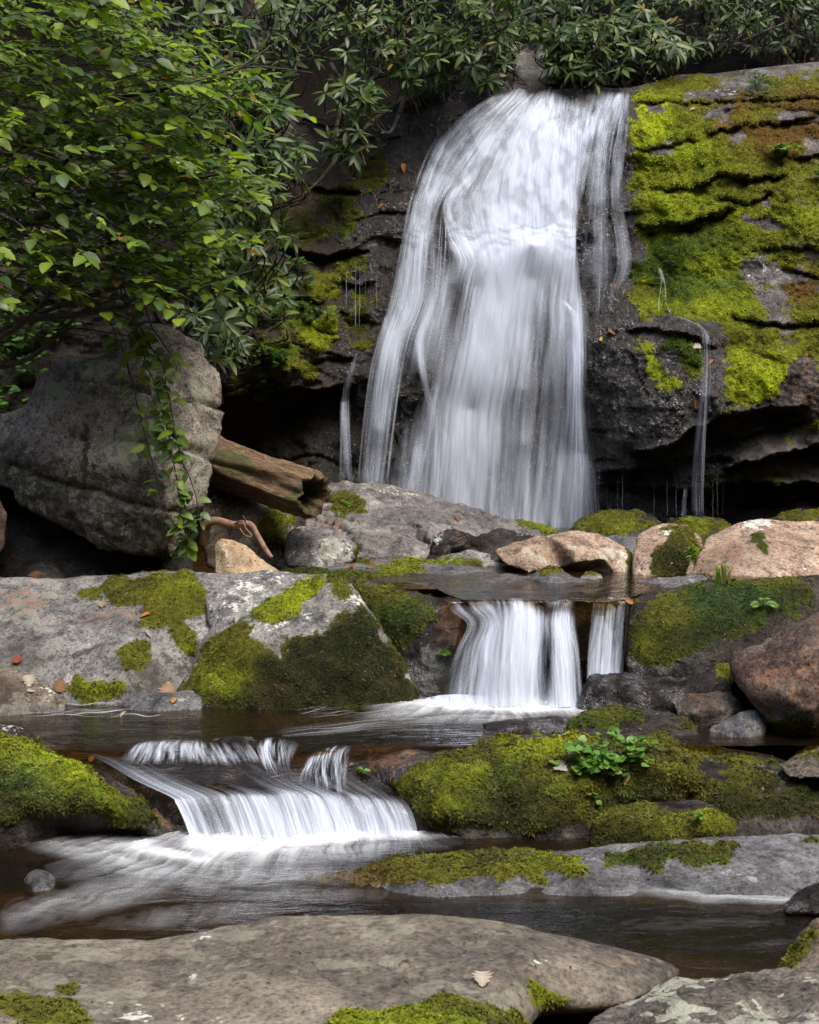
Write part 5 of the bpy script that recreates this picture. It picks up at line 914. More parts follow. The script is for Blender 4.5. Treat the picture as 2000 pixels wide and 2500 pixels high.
wf_part("loose_threads", [
    ([(1215, 222), (1080, 318), (1012, 460), (975, 620), (948, 750), (910, 870), (888, 1000), (872, 1180)], [(1290, 228), (1160, 330), (1085, 470), (1045, 600), (1030, 740), (992, 850), (970, 980), (945, 1190)], 34, 0.5, 0, 0.2),
    ([(1078, 490), (1064, 600), (1056, 720), (1022, 830), (1030, 930), (1045, 1000), (1020, 1090), (990, 1200)], [(1088, 500), (1094, 600), (1080, 720), (1040, 830), (1044, 930), (1062, 1010), (1040, 1100), (1015, 1220)], 22, 0.6, 0, 0.05),
    ([(1360, 725), (1395, 765), (1402, 830), (1402, 1000), (1392, 1130), (1370, 1300)], [(1372, 728), (1412, 772), (1418, 830), (1416, 1000), (1425, 1130), (1420, 1300)], 22, 0.7, 0, 0.03),
    ([(1500, 240), (1455, 330), (1445, 430), (1440, 520), (1430, 600), (1440, 700), (1440, 800)], [(1537, 240), (1528, 330), (1515, 430), (1520, 520), (1540, 640), (1515, 720), (1505, 790)], 30, 0.36, 0, 0.15, 0.4),
    ([(868, 855), (842, 930), (835, 1000), (830, 1180)], [(874, 858), (858, 930), (852, 1000), (862, 1180)], 12, 0.3, 0, 0.05)])
rb = Ribs()
for L, R, n, sp in [([(1608, 652), (1612, 690), (1602, 730), (1600, 757)], [(1614, 655), (1625, 700), (1628, 740), (1640, 765)], 4, 0.25), ([(1612, 762), (1660, 772), (1710, 800), (1715, 840)], [(1625, 768), (1680, 785), (1725, 805), (1733, 840)], 6, 0.2),
                    ([(1715, 820), (1712, 900), (1705, 1000), (1690, 1150), (1690, 1260)], [(1730, 820), (1735, 900), (1732, 1000), (1726, 1150), (1725, 1260)], 10, 0.22), ([(1672, 1190), (1662, 1260)], [(1676, 1190), (1668, 1260)], 4, 0.5)]:
    fall_strands(rb, L, R, n, (2, 6), (0.5 * sp, sp), depth=cliff_d, slack=0.0, full=0.4, off=(0.04, 0.08)); fall_strands(rb, L, R, n // 3, (10, 22), (0.2 * sp, 0.5 * sp), depth=cliff_d, slack=0.0, full=0.7)
for x0 in (1508, 1520, 1597, 1652, 1741, 1752, 1765, 1483, 1462, 1630, 878, 892, 905, 868, 846, 920):
    y0 = 1130 + rng.uniform(0, 60) if x0 > 1000 else 640 + rng.uniform(0, 20); y1 = 1260 if x0 > 1000 else 740 + rng.uniform(0, 60)
    fall_strands(rb, [(x0, y0), (x0 - 1, y1)], [(x0 + 1, y0), (x0, y1)], 2, (1.0, 2.0), (0.08, 0.25), depth=cliff_d, slack=0.0, full=0.8)
o = rb.build("side_trickle", FALL, wf); o.location = -wf.location

# ---- middle cascade
mc = empty("cascade", tuple(P(1280, 1720, 6.5)), "small cascade spilling from the upper pool between two dark boulders", "cascade")
def arc(lip, base, bulge, m=8):
    """lip and base (px,py,d): a falling arc that leaves the ledge level"""
    t = np.linspace(0, 1, m); a, b = P(*lip), P(*base)
    p = a + (b - a) * t[:, None]; p[:, 2] = a[2] + (b[2] - a[2]) * t ** 1.6; p[:, 1] -= bulge * np.sin(np.pi * t ** 0.8) * 0.6
    p[:, 0] = a[0] + (b[0] - a[0]) * np.sqrt(t)
    q = PX(p); return [(x, y, d) for x, y, d in zip(q[0], q[1], p[:, 1])]
XS = [(1090, 1105, 1140, 1116, 1094, 1080), (1150, 1165, 1188, 1170, 1160, 1150), (1230, 1235, 1235, 1230, 1226, 1222), (1275, 1280, 1280, 1276, 1272, 1270), (1315, 1318, 1318, 1315, 1312, 1312), (1340, 1338, 1336, 1338, 1338, 1340), (1375, 1370, 1368, 1376, 1382, 1386), (1403, 1400, 1398, 1408, 1414, 1418), (1432, 1428, 1424, 1424, 1428, 1430), (1460, 1458, 1455, 1446, 1440, 1436), (1500, 1500, 1496, 1490, 1486, 1484), (1540, 1538, 1535, 1530, 1526, 1524)]
RS = [(.05, .2, .2, .18, .12, .1), (.25, .35, .4, .45, .45, .5), (.2, .45, .72, .82, .82, .85), (.1, .7, .95, .95, .92, .92), (.05, .25, .8, .75, .6, .65), (.2, .12, .35, .2, .22, .45), (.5, .3, .88, .95, .92, .92), (.15, .1, .3, .3, .28, .4), (.1, .03, 0, 0, 0, 0), (.35, .3, .3, .3, .35, .4), (.3, .5, .5, .55, .75, .95), (.05, .1, .08, .08, .08, .1)]
YS = (1466, 1488, 1520, 1580, 1650, 1726); DS = (6.585, 6.545, 6.515, 6.47, 6.43, 6.40)
lipy = (6, 0, -4, -6, -2, 4, -2, 2, 6, -4, -8, -6)
net = [[(XS[c][r], YS[r] + lipy[c] * (1 if r < 3 else 0.3) + (0 if r < 5 or c < 8 else -40), DS[r] + (0.07 if c > 7 else 0) + 0.02 * math.sin(c * 2.1), RS[c][r]) for c in range(12)] for r in range(6)]
veil("falling_sheet", mc, net, 200, 80, (9.0, 3.2), (200.0, 90.0), 0.8, 2, 0.03, 5, None, None, 0.72)
net = [[(1010, 1722, 6.50, 0), (1050, 1716, 6.49, .1), (1100, 1708, 6.48, .2), (1160, 1704, 6.47, .2), (1220, 1708, 6.46, 0)], [(1010, 1716, 6.47, 0), (1050, 1702, 6.46, .6), (1100, 1696, 6.45, .75), (1160, 1698, 6.44, .6), (1220, 1706, 6.43, 0)], [(1000, 1722, 6.43, 0), (1045, 1720, 6.42, .55), (1100, 1722, 6.41, .8), (1165, 1724, 6.40, .7), (1225, 1724, 6.40, 0)]]
veil("falling_sheet", mc, net, 90, 30, (8.0, 3.0), (60.0, 30.0), 0.6, 1, 0.03, 9, None, None, 0.9)
def sheet(rowsL, rowsR, parent, mat, nr_=30, ns_=80, bump=0.008):
    """clear water slipping over a ledge"""
    a_, b_ = catmull(rowsL, nr_), catmull(rowsR, nr_); s_ = np.linspace(0, 1, ns_)
    G = a_[:, None] + (b_ - a_)[:, None] * s_[None, :, None]; gp = P(G[..., 0], G[..., 1], G[..., 2]).reshape(-1, 3)
    gp[:, 1] -= bump * 2 * fbm(gp * np.array([9, 4, 3]), 3); gp[:, 2] += bump * fbm(gp * np.array([9, 4, 3]) + 7, 3)
    i = np.arange(nr_ * ns_).reshape(nr_, ns_); f = np.stack([i[:-1, :-1].ravel(), i[1:, :-1].ravel(), i[1:, 1:].ravel(), i[:-1, 1:].ravel()], 1)
    o = bpy.data.objects.new("water_sheet", mesh_np("water_sheet", gp, f, mat)); add(o, parent=parent); o.location = -parent.location
sheet([(1075, 1462, 6.60), (1100, 1474, 6.58), (1125, 1496, 6.58), (1120, 1540, 6.57), (1105, 1600, 6.56)], [(1548, 1462, 6.62), (1546, 1470, 6.61), (1540, 1490, 6.6), (1535, 1540, 6.58), (1525, 1620, 6.56)], mc, POOL)

# ---- lowest cascade: clear apron with white threads
lc = empty("cascade", tuple(P(680, 2050, 5.35)), "low wide cascade spilling into the lower pool between two mossy boulders", "cascade")
rowsL = [(110, 1812, 5.70), (230, 1850, 5.62), (330, 1905, 5.54), (415, 1945, 5.46), (440, 1985, 5.42), (468, 2062, 5.36)]
rowsR = [(900, 1832, 5.68), (900, 1880, 5.6), (960, 1930, 5.52), (985, 1952, 5.47), (995, 1985, 5.43), (1000, 2048, 5.38)]
a_, b_ = catmull(rowsL, 40), catmull(rowsR, 40); s_ = np.linspace(0, 1, 90)
G = a_[:, None] + (b_ - a_)[:, None] * s_[None, :, None]
gp = P(G[..., 0], G[..., 1], G[..., 2]).reshape(-1, 3)
gp[:, 2] += 0.010 * fbm(gp * np.array([9, 4, 3]), 3)
i = np.arange(40 * 90).reshape(40, 90); f = np.stack([i[:-1, :-1].ravel(), i[1:, :-1].ravel(), i[1:, 1:].ravel(), i[:-1, 1:].ravel()], 1)
o = bpy.data.objects.new("water_sheet", mesh_np("water_sheet", gp, f, POOL0)); add(o, parent=lc); o.location = -lc.location
RT = [(.02, .02, .02, .02, .02, .02, .02, .02, .02), (.14, .1, .05, .05, .1, .1, .08, .1, .05), (.34, .2, .1, .08, .15, .2, .16, .16, .08), (.5, .3, .2, .25, .32, .33, .28, .22, .1), (.85, .28, .5, .62, .62, .55, .5, .42, .15), (.92, .25, .62, .74, .72, .68, .62, .58, .25), (.92, .4, .75, .84, .84, .82, .8, .75, .45)]
rl = [rowsL[0], rowsL[1], rowsL[2], rowsL[3], (430, 1962, 5.43), rowsL[4], (472, 2064, 5.35)]; rl[5] = (450, 2005, 5.40)
rr_ = [rowsR[0], rowsR[1], rowsR[2], rowsR[3], (990, 1966, 5.45), rowsR[4], (1000, 2050, 5.37)]; rr_[5] = (996, 1998, 5.41)
net = []
for r in range(7):
    row = []
    for c in range(9):
        q = np.array(rl[r]) * (1 - c / 8) + np.array(rr_[r]) * (c / 8); arch = -14 * math.sin(math.pi * c / 8) * (1 if r in (3, 4) else 0.4 if r in (2, 5) else 0) + (3 * math.sin(c * 2.7) if r in (3, 4) else 0)
        row.append((q[0] + (8 * (r - 3) * (c / 8) if r > 3 else 0), q[1] + arch, q[2] - 0.02, RT[r][c]))
    net.append(row)
veil("falling_sheet", lc, net, 260, 110, (18.0, 6.0), (240.0, 110.0), 0.7, 2, 0.02, 11, None, None, 0.70)
for sd_, net in enumerate([
    [[(325, 1812, 5.68, 0), (380, 1806, 5.69, .1), (450, 1806, 5.69, .15), (520, 1806, 5.70, .05), (600, 1806, 5.68, 0)], [(305, 1826, 5.64, .1), (370, 1820, 5.65, .5), (440, 1822, 5.65, .42), (530, 1826, 5.65, .3), (615, 1824, 5.64, .2)], [(285, 1846, 5.60, .1), (360, 1846, 5.60, .42), (440, 1848, 5.60, .3), (540, 1850, 5.60, .36), (630, 1848, 5.60, .25)], [(270, 1862, 5.57, 0), (350, 1866, 5.57, .15), (440, 1868, 5.57, .05), (550, 1870, 5.57, .1), (640, 1868, 5.57, 0)]],
    [[(625, 1806, 5.67, 0), (655, 1800, 5.68, .1), (690, 1804, 5.68, .15), (740, 1812, 5.67, .02)], [(628, 1832, 5.62, .2), (650, 1826, 5.63, .55), (685, 1830, 5.63, .4), (720, 1838, 5.62, .1)], [(640, 1868, 5.57, .15), (660, 1864, 5.57, .4), (690, 1868, 5.57, .25), (715, 1872, 5.57, .05)], [(655, 1900, 5.53, 0), (680, 1900, 5.53, .08), (705, 1902, 5.53, .05), (730, 1902, 5.53, 0)]],
    [[(755, 1838, 5.65, 0), (790, 1828, 5.66, .1), (830, 1820, 5.66, .2), (870, 1822, 5.65, .05)], [(745, 1862, 5.59, .2), (780, 1848, 5.60, .6), (815, 1840, 5.60, .55), (855, 1842, 5.60, .1)], [(730, 1890, 5.54, .2), (770, 1882, 5.54, .4), (815, 1880, 5.54, .5), (850, 1884, 5.54, .12)], [(720, 1916, 5.51, .05), (770, 1920, 5.50, .2), (820, 1924, 5.50, .3), (850, 1926, 5.50, .1)], [(710, 1940, 5.48, 0), (770, 1945, 5.47, .03), (830, 1948, 5.47, .05), (860, 1948, 5.47, 0)]]]):
    veil("falling_sheet", lc, net, 110, 40, (9.0, 3.2), (70.0, 30.0), 1.0, 1, 0.02, 20 + sd_, None, None, 0.75)

# ---- foam and streaks on the pools
FOAM = white_mat("foam", (0.86, 0.89, 0.9), 0.2)
def foam(label, z, box, blobs, parent, lift=0.02, centre=(700, 1900), kth=9.0, kr=0.012, wisp=0.0, dx=4.0, dy=2.0):
    """aerated water on a pool; wisps are drawn out along the current that leaves the cascade"""
    x0, x1, y0, y1 = box; xs = np.arange(x0, x1, dx); ys = np.arange(y0, y1, dy)
    Xf, Yf = np.meshgrid(xs, ys); a = np.zeros(Xf.shape)
    xr, yr = Xf.ravel(), Yf.ravel()
    w1 = 26 * fbm(np.stack([xr / 160, yr / 50, 0 * xr], 1), 2); w2 = 9 * fbm(np.stack([xr / 130, yr / 40, 0 * xr + 5], 1), 2)
    xw, yw = xr + w1, yr + w2
    for cx, cy, rx, ry, rot, v in blobs:
        c, s = math.cos(math.radians(rot)), math.sin(math.radians(rot)); u = (xw - cx) * c + (yw - cy) * s; w_ = -(xw - cx) * s + (yw - cy) * c
        a = np.maximum(a, (v * np.exp(-((u / rx) ** 2 + (w_ / ry) ** 2))).reshape(a.shape))
    th = np.arctan2((yw - centre[1]) * 2.2, xw - centre[0]); r = np.hypot(xw - centre[0], (yw - centre[1]) * 2.2)
    n1 = fbm(np.stack([th * kth, r * kr, 0 * r], 1), 3); n2 = fbm(np.stack([th * kth * 4.5, r * kr * 2.5, 0 * r + 9], 1), 3)
    n3 = fbm(np.stack([xw / 60, yw / 8, 0 * xw], 1), 4, 0.62)
    nz = (0.42 * n1 + 0.42 * n2 + 0.3 * n3).reshape(a.shape)
    al = np.clip(a * (0.62 + 1.0 * nz), 0, 1) * (1 - sstep(0.55, 0.95, a)) + sstep(0.55, 0.95, a) * np.clip(0.75 + 0.5 * nz, 0, 1)
    al *= sstep(0.02, 0.2, a)
    al *= sstep(x0, x0 + 40, Xf) * sstep(x1, x1 - 40, Xf) * sstep(y1, y1 - 12, Yf)
    D = (CAM_H - z) * FPX / (Yf - HOR); v = P(Xf, Yf, D).reshape(-1, 3)
    v[:, 2] += 0.008 + lift * np.clip(a.ravel(), 0, 1) * (0.5 + 0.6 * n3) + 0.004 * n2
    n, m = Xf.shape; i = np.arange(n * m).reshape(n, m); q = np.stack([i[:-1, :-1].ravel(), i[:-1, 1:].ravel(), i[1:, 1:].ravel(), i[1:, :-1].ravel()], 1)
    q = q[(al.ravel()[q] > 0.012).any(1)]
    o = bpy.data.objects.new("foam", mesh_np("foam", v, q, FOAM, True, {'a': np.clip(al.ravel(), 0, 0.96)})); add(o, label, kind='stuff', parent=parent); o.location = -parent.location
foam("white churned foam below the middle cascade", W1, (640, 1500, 1690, 1830), [(1260, 1728, 200, 20, 0, 1.3), (1100, 1728, 140, 16, 0, 1.15), (1060, 1738, 160, 12, -4, 0.55), (1300, 1740, 160, 10, 0, 0.6), (970, 1755, 110, 10, -6, 0.22), (1180, 1760, 180, 12, 0, 0.4), (1000, 1715, 70, 7, 0, 0.6), (850, 1785, 200, 12, -6, 0.14)], mc, 0.02, (1320, 1650), 16, 0.004)
foam("white foam fanning out below the lowest cascade", W0, (-20, 1230, 2010, 2310), [(560, 2070, 160, 26, 4, 1.25), (780, 2056, 210, 20, -5, 1.2), (980, 2044, 120, 15, -4, 0.85), (420, 2092, 190, 26, 8, 0.9), (620, 2090, 340, 30, -4, 0.7), (320, 2115, 230, 30, 14, 0.5), (520, 2140, 360, 36, 0, 0.3), (260, 2190, 330, 46, -14, 0.24), (700, 2190, 300, 30, 0, 0.16), (1040, 2030, 90, 8, 0, 0.5), (500, 2240, 320, 30, -6, 0.16)], lc, 0.02, (900, 1850), 16.0, 0.0036)
foam("thin pale ripples along the foot of the low slab", W0, (1240, 2060, 2150, 2360), [(1800, 2196, 230, 14, 3, 0.5), (1480, 2178, 140, 8, 2, 0.4), (1700, 2260, 380, 40, 0, 0.09), (1900, 2310, 250, 30, -4, 0.08)], lc, 0.008, (2600, 2200), 26, 0.004)
def surf_strands(rb, z, L, R, n, wpx, alpha, m=20, full=0.1, wob=8, tmin=0.2):
    (x, y), fade, tt = paths2d(L, R, n, m, full, 2.0, tmin=tmin)
    ph = rng.random((n, 1)) * 30
    y = y + wob * noise(np.stack([(tt * 5 + ph).ravel(), ph.repeat(m, 1).ravel(), 0 * y.ravel()], 1)).reshape(n, m)
    d = (CAM_H - z) * FPX / (y - HOR); p = P(x, y, d); p[..., 2] += rng.uniform(0.008, 0.016, n)[:, None]
    tan = np.gradient(p, axis=1); tan[..., 2] = 0; tan /= np.linalg.norm(tan, axis=2)[..., None] + 1e-9
    side = np.stack([-tan[..., 1], tan[..., 0], 0 * tan[..., 0]], 2)
    w_ = rng.uniform(wpx[0], wpx[1], n)[:, None] * d / FPX
    rb.put(p, w_ + 0 * tt, rng.uniform(alpha[0], alpha[1], n)[:, None] * np.sin(np.pi * np.linspace(0, 1, m))[None] ** 0.7, side, 0.0)
rb = Ribs()
surf_strands(rb, W1, [(1250, 1740), (1050, 1745), (850, 1765), (650, 1790)], [(1250, 1770), (1100, 1780), (900, 1800), (700, 1815)], 26, (3, 10), (0.05, 0.2))
surf_strands(rb, W1, [(1000, 1715), (850, 1718), (700, 1735)], [(1050, 1735), (900, 1745), (760, 1760)], 20, (3, 8), (0.08, 0.25))
surf_strands(rb, W1, [(300, 1715), (150, 1725), (20, 1735)], [(400, 1750), (250, 1755), (60, 1760)], 14, (6, 20), (0.1, 0.35))
o = rb.build("flow_streaks", STREAK, mc); o.location = -mc.location
# ------------------------------------------------------------------ plants
def leaf_mat(name, rough=0.36, tr=0.3, spec=0.5):
    b = NB(name); c = b.attr('lcol', 0)
    d = b.n('BsdfPrincipled', Base__Color=c, Roughness=rough, Specular__IOR__Level=spec)
    t = b.n('BsdfTranslucent', Color=b.mix(1.0, c, (1.6, 1.7, 0.55), 'MULTIPLY'))
    return b.done(b.n('MixShader', i0=tr, i1=d, i2=t))
LEAF = leaf_mat("leaf_soft", 0.42, 0.36); LEATHER = leaf_mat("leaf_leathery", 0.42, 0.18, 0.32); DRY = leaf_mat("leaf_dead", 0.7, 0.2, 0.2)
def bark_mat():
    b = NB("bark"); co = b.n('NewGeometry', 0); n = b.noise(co, 30, 4, 0.6)
    return b.done(b.n('BsdfPrincipled', Base__Color=b.ramp(n, [(0.3, (0.022, 0.016, 0.011)), (0.6, (0.07, 0.052, 0.038)), (0.8, (0.15, 0.12, 0.09))]), Roughness=0.85))
BARK = bark_mat()
def leaf_shape(width, tip, rows, fold=0.12, droop=0.12, serr=0.0):
    """unit leaf along +x, upper side +z: rows of (edge, midrib, edge)"""
    t = np.linspace(0, 1, rows); V = []
    for k, s in enumerate(t):
        w_ = width / 2 * (np.sin(np.pi * s ** tip) ** 0.75 if 0 < s < 1 else 0.02) * (1 + (serr if k % 2 else -serr))
        z = -droop * s * s
        V += [(s, -w_, z + fold * w_), (s, 0, z), (s, w_, z + fold * w_)]
    F = []
    for k in range(rows - 1):
        a = 3 * k; F += [(a, a + 3, a + 4, a + 1), (a + 1, a + 4, a + 5, a + 2)]
    mid = np.tile([0, 1, 0], rows)
    return np.array(V, float), np.array(F), mid
RH = leaf_shape(0.27, 0.85, 6, 0.25, 0.16); BR = leaf_shape(0.64, 0.72, 7, 0.22, 0.14, 0.05); RO = leaf_shape(0.95, 0.6, 5, 0.2, 0.1)
TY = leaf_shape(0.4, 0.7, 3, 0.2, 0.1)
def frames(dirs, ups):
    x = dirs / (np.linalg.norm(dirs, axis=1)[:, None] + 1e-9); y = np.cross(ups, x); y /= np.linalg.norm(y, axis=1)[:, None] + 1e-9
    z = np.cross(x, y); return np.stack([x, y, z], 2)          # columns
def tube(path, radii, sides=5):
    p = np.asarray(path, float); n = len(p); t = np.gradient(p, axis=0); t /= np.linalg.norm(t, axis=1)[:, None] + 1e-9
    ref = np.where(np.abs(t[:, 2:3]) > 0.9, np.array([[1.0, 0, 0]]), np.array([[0, 0, 1.0]])); a = np.cross(t, ref); a /= np.linalg.norm(a, axis=1)[:, None] + 1e-9; b = np.cross(t, a)
    an = np.arange(sides) * 2 * np.pi / sides; r = np.asarray(radii, float)
    V = p[:, None] + r[:, None, None] * (a[:, None] * np.cos(an)[None, :, None] + b[:, None] * np.sin(an)[None, :, None])
    i = np.arange(n * sides).reshape(n, sides); j = np.roll(i, -1, 1)
    return V.reshape(-1, 3), np.stack([i[:-1].ravel(), j[:-1].ravel(), j[1:].ravel(), i[1:].ravel()], 1)
class Tubes:
    def __init__(s): s.V, s.F, s.o = [], [], 0
    def add(s, path, radii, sides=5):
        v, f = tube(path, radii, sides); s.V.append(v); s.F.append(f + s.o); s.o += len(v)
    def build(s, name, mat, parent):
        o = bpy.data.objects.new(name, mesh_np(name, np.vstack(s.V), np.vstack(s.F), mat)); add(o, parent=parent); o.location = -parent.location; return o
_variants = {}
def variant(shape, key, col, mat):
    k = (key, col)
    if k not in _variants:
        v, f, mid = shape; c = np.array(col)[None] * (1 + 0.35 * mid[:, None])
        _variants[k] = mesh_np("leaf", v, f, mat, True, {'lcol': c})
    return _variants[k]
def foliage(parent, shape, key, mat, pos, dirs, ups, size, cols, singles=0, pal=None):
    """the leaves that show largest become parts of their own, the rest one part"""
    n = len(pos); R = frames(dirs, ups); px, py = PX(pos)
    inframe = (px > -20) & (px < 2020) & (py > -20) & (py < 2520)
    score = np.where(inframe, size / np.maximum(pos[:, 1], 0.1) * (1 + 0.3 * rng.random(n)) * (1.0 - 0.06 * (pos[:, 1] - pos[:, 1].min())), -1)
    order = np.argsort(-score); own = order[:singles]; own = own[score[own] > 0]
    rest = np.setdiff1d(np.arange(n), own)
    v, f, mid = shape; base = np.array(parent.location)
    for i in own:
        c = pal[rng.integers(len(pal))] if pal else tuple(cols[i])
        o = bpy.data.objects.new("leaf", variant(shape, key, tuple(c), mat))
        M = np.eye(4); M[:3, :3] = R[i] * size[i]; M[:3, 3] = pos[i] - base
        o.matrix_local = Matrix(M.tolist()); COL.objects.link(o); o.parent = parent
    if len(rest):
        V = pos[rest][:, None] + np.einsum('nij,vj->nvi', R[rest], v) * size[rest][:, None, None]
        F = f[None] + (np.arange(len(rest)) * len(v))[:, None, None]
        C = cols[rest][:, None] * (1 + 0.35 * mid)[None, :, None]
        me = mesh_np("foliage", V.reshape(-1, 3), F.reshape(-1, 4), mat, True, {'lcol': C.reshape(-1, 3)})
        o = bpy.data.objects.new("foliage", me); add(o, kind='stuff', parent=parent); o.location = -parent.location
def unit(v): return v / (np.linalg.norm(v, axis=-1, keepdims=True) + 1e-9)
def in_poly(poly, n, dr):
    poly = np.array(poly, float); lo, hi = poly.min(0), poly.max(0); out = []
    while len(out) < n:
        q = lo + (hi - lo) * rng.random((n * 2, 2)); q = q[sdf(poly, q[:, 0], q[:, 1]) < 0]; out += list(q)
    q = np.array(out[:n]); d = rng.uniform(dr[0], dr[1], n); return q, d

RHPAL = [(0.024, 0.052, 0.013), (0.036, 0.070, 0.016), (0.056, 0.094, 0.018), (0.044, 0.068, 0.024), (0.085, 0.112, 0.022), (0.028, 0.050, 0.016)]
def rhodo(label, poly, dr, n, root, size=(0.10, 0.15), singles=110, dark=1.0, yellow=0.015, group='rhododendron shrubs round the waterfall'):
    """evergreen shrub: leathery leaves in whorls at the twig ends"""
    rt = P(*root); sh = empty("rhododendron", tuple(rt), label, "shrub", group)
    q, d = in_poly(poly, n, dr); c = P(q[:, 0], q[:, 1], d)
    axis = unit(np.stack([rng.normal(0, 0.35, n), rng.normal(-0.55, 0.3, n), rng.uniform(0.35, 1.0, n)], 1))
    pos, dirs, ups, sz, cols = [], [], [], [], []
    tb = Tubes()
    for i in range(n):
        a = axis[i]; e1 = unit(np.cross(a, [0.3, 0.1, 0.9])); e2 = np.cross(a, e1); k = rng.integers(6, 11); ph = rng.random() * 6.28; L = rng.uniform(*size)
        for j in range(k):
            an = ph + j * 2.4; el = rng.normal(-0.08, 0.28) + (0.5 if j > k - 3 else 0)
            dd = (e1 * math.cos(an) + e2 * math.sin(an)) * math.cos(el) + a * math.sin(el); dd = dd + np.array([0, 0, -0.12])
            pos.append(c[i] + a * 0.01 * rng.normal() + unit(dd) * 0.01); dirs.append(dd); ups.append(a + 0.25 * rng.normal(size=3)); sz.append(L * rng.uniform(0.7, 1.15))
            pc = np.array(RHPAL[rng.integers(len(RHPAL))]) * dark * rng.uniform(0.7, 1.35)  # dark puts the shade over the deeper shrubs into their leaf colour
            if rng.random() < yellow: pc = np.array((0.22, 0.17, 0.03)) * rng.uniform(0.6, 1.1)
            cols.append(pc)
        # twig bending back towards the root
        tw = c[i] - a * rng.uniform(0.15, 0.3); to = unit(rt - tw); end = tw + to * rng.uniform(0.12, 0.35) + np.array([0, 0.1, -0.03])
        tb.add(catmull([c[i], c[i] - a * 0.06, tw, end], 7), np.linspace(0.003, 0.007, 7), 4)
    for k in range(max(4, n // 9)):
        i = rng.integers(n); m_ = (c[i] + rt) / 2 + rng.normal(0, 0.15, 3)
        tb.add(catmull([rt + rng.normal(0, 0.06, 3), m_, c[i] - axis[i] * 0.15], 12), np.linspace(0.022, 0.006, 12), 6)
    tb.build("branches", BARK, sh)
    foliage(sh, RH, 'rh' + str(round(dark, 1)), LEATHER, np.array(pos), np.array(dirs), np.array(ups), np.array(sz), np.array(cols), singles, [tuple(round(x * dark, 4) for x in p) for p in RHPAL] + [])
    return sh
rhodo("rhododendron with yellowing leaves hanging over the left of the waterfall crest", [(780, -40), (1250, -40), (1240, 60), (1200, 150), (1120, 215), (1020, 230), (960, 215), (900, 190), (850, 230), (790, 200)], (10.6, 11.6), 150, (980, 120, 12.0), singles=200, yellow=0.03)
rhodo("small rhododendron spray drooping before the dark rock left of the waterfall", [(780, 220), (900, 190), (930, 240), (915, 330), (870, 380), (810, 370), (790, 300)], (10.3, 10.8), 26, (830, 180, 11.2), singles=110, yellow=0.03)
rhodo("rhododendron with branch tips reaching past the broad-leaved shrub", [(480, 120), (600, 140), (690, 250), (760, 400), (740, 440), (690, 430), (620, 400), (560, 330), (480, 300)], (9.4, 10.2), 85, (480, 520, 10.8), singles=150)
rhodo("dense rhododendron above the huge boulder beside the dark cliff", [(470, 330), (600, 400), (700, 480), (740, 560), (690, 620), (705, 690), (690, 770), (600, 790), (520, 770), (480, 600)], (9.0, 9.8), 105, (480, 830, 10.4), singles=170)
rhodo("rhododendron with bare forked twigs over the right of the waterfall crest", [(1330, 90), (1400, 60), (1500, 40), (1560, 20), (1640, 40), (1690, 110), (1640, 150), (1560, 170), (1480, 200), (1400, 205), (1350, 170)], (11.3, 12.0), 95, (1560, 190, 12.4), singles=170, yellow=0.035)
rhodo("sparse rhododendron sprigs in front of the pale rock above the crest", [(1180, 60), (1240, 60), (1250, 130), (1230, 200), (1180, 210)], (11.3, 11.6), 22, (1200, 130, 12.2), singles=60, yellow=0.03)
rhodo("drooping rhododendron sprigs beside the pale rock above the crest", [(1320, 60), (1400, 80), (1430, 190), (1350, 200), (1330, 140)], (11.4, 11.7), 26, (1400, 160, 12.2), singles=60, yellow=0.03)
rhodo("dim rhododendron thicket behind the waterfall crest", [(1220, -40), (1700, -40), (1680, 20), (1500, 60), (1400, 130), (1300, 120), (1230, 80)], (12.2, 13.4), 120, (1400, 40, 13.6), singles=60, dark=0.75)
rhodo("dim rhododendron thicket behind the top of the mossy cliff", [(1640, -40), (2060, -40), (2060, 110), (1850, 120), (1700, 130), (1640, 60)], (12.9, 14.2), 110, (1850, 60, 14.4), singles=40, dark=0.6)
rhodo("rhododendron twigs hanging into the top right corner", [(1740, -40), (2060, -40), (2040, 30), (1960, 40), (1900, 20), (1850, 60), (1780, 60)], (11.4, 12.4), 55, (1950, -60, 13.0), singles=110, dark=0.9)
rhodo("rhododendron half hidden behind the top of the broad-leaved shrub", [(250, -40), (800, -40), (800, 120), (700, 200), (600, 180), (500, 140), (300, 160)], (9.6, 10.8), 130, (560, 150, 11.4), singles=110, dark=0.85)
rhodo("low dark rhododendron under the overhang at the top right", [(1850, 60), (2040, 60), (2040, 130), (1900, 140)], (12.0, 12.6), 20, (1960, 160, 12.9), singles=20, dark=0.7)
rhodo("dark rhododendron leaves between the huge boulder and the cave", [(440, 760), (560, 780), (600, 850), (560, 900), (480, 860)], (8.5, 9.2), 26, (470, 900, 9.4), singles=60, dark=0.85)

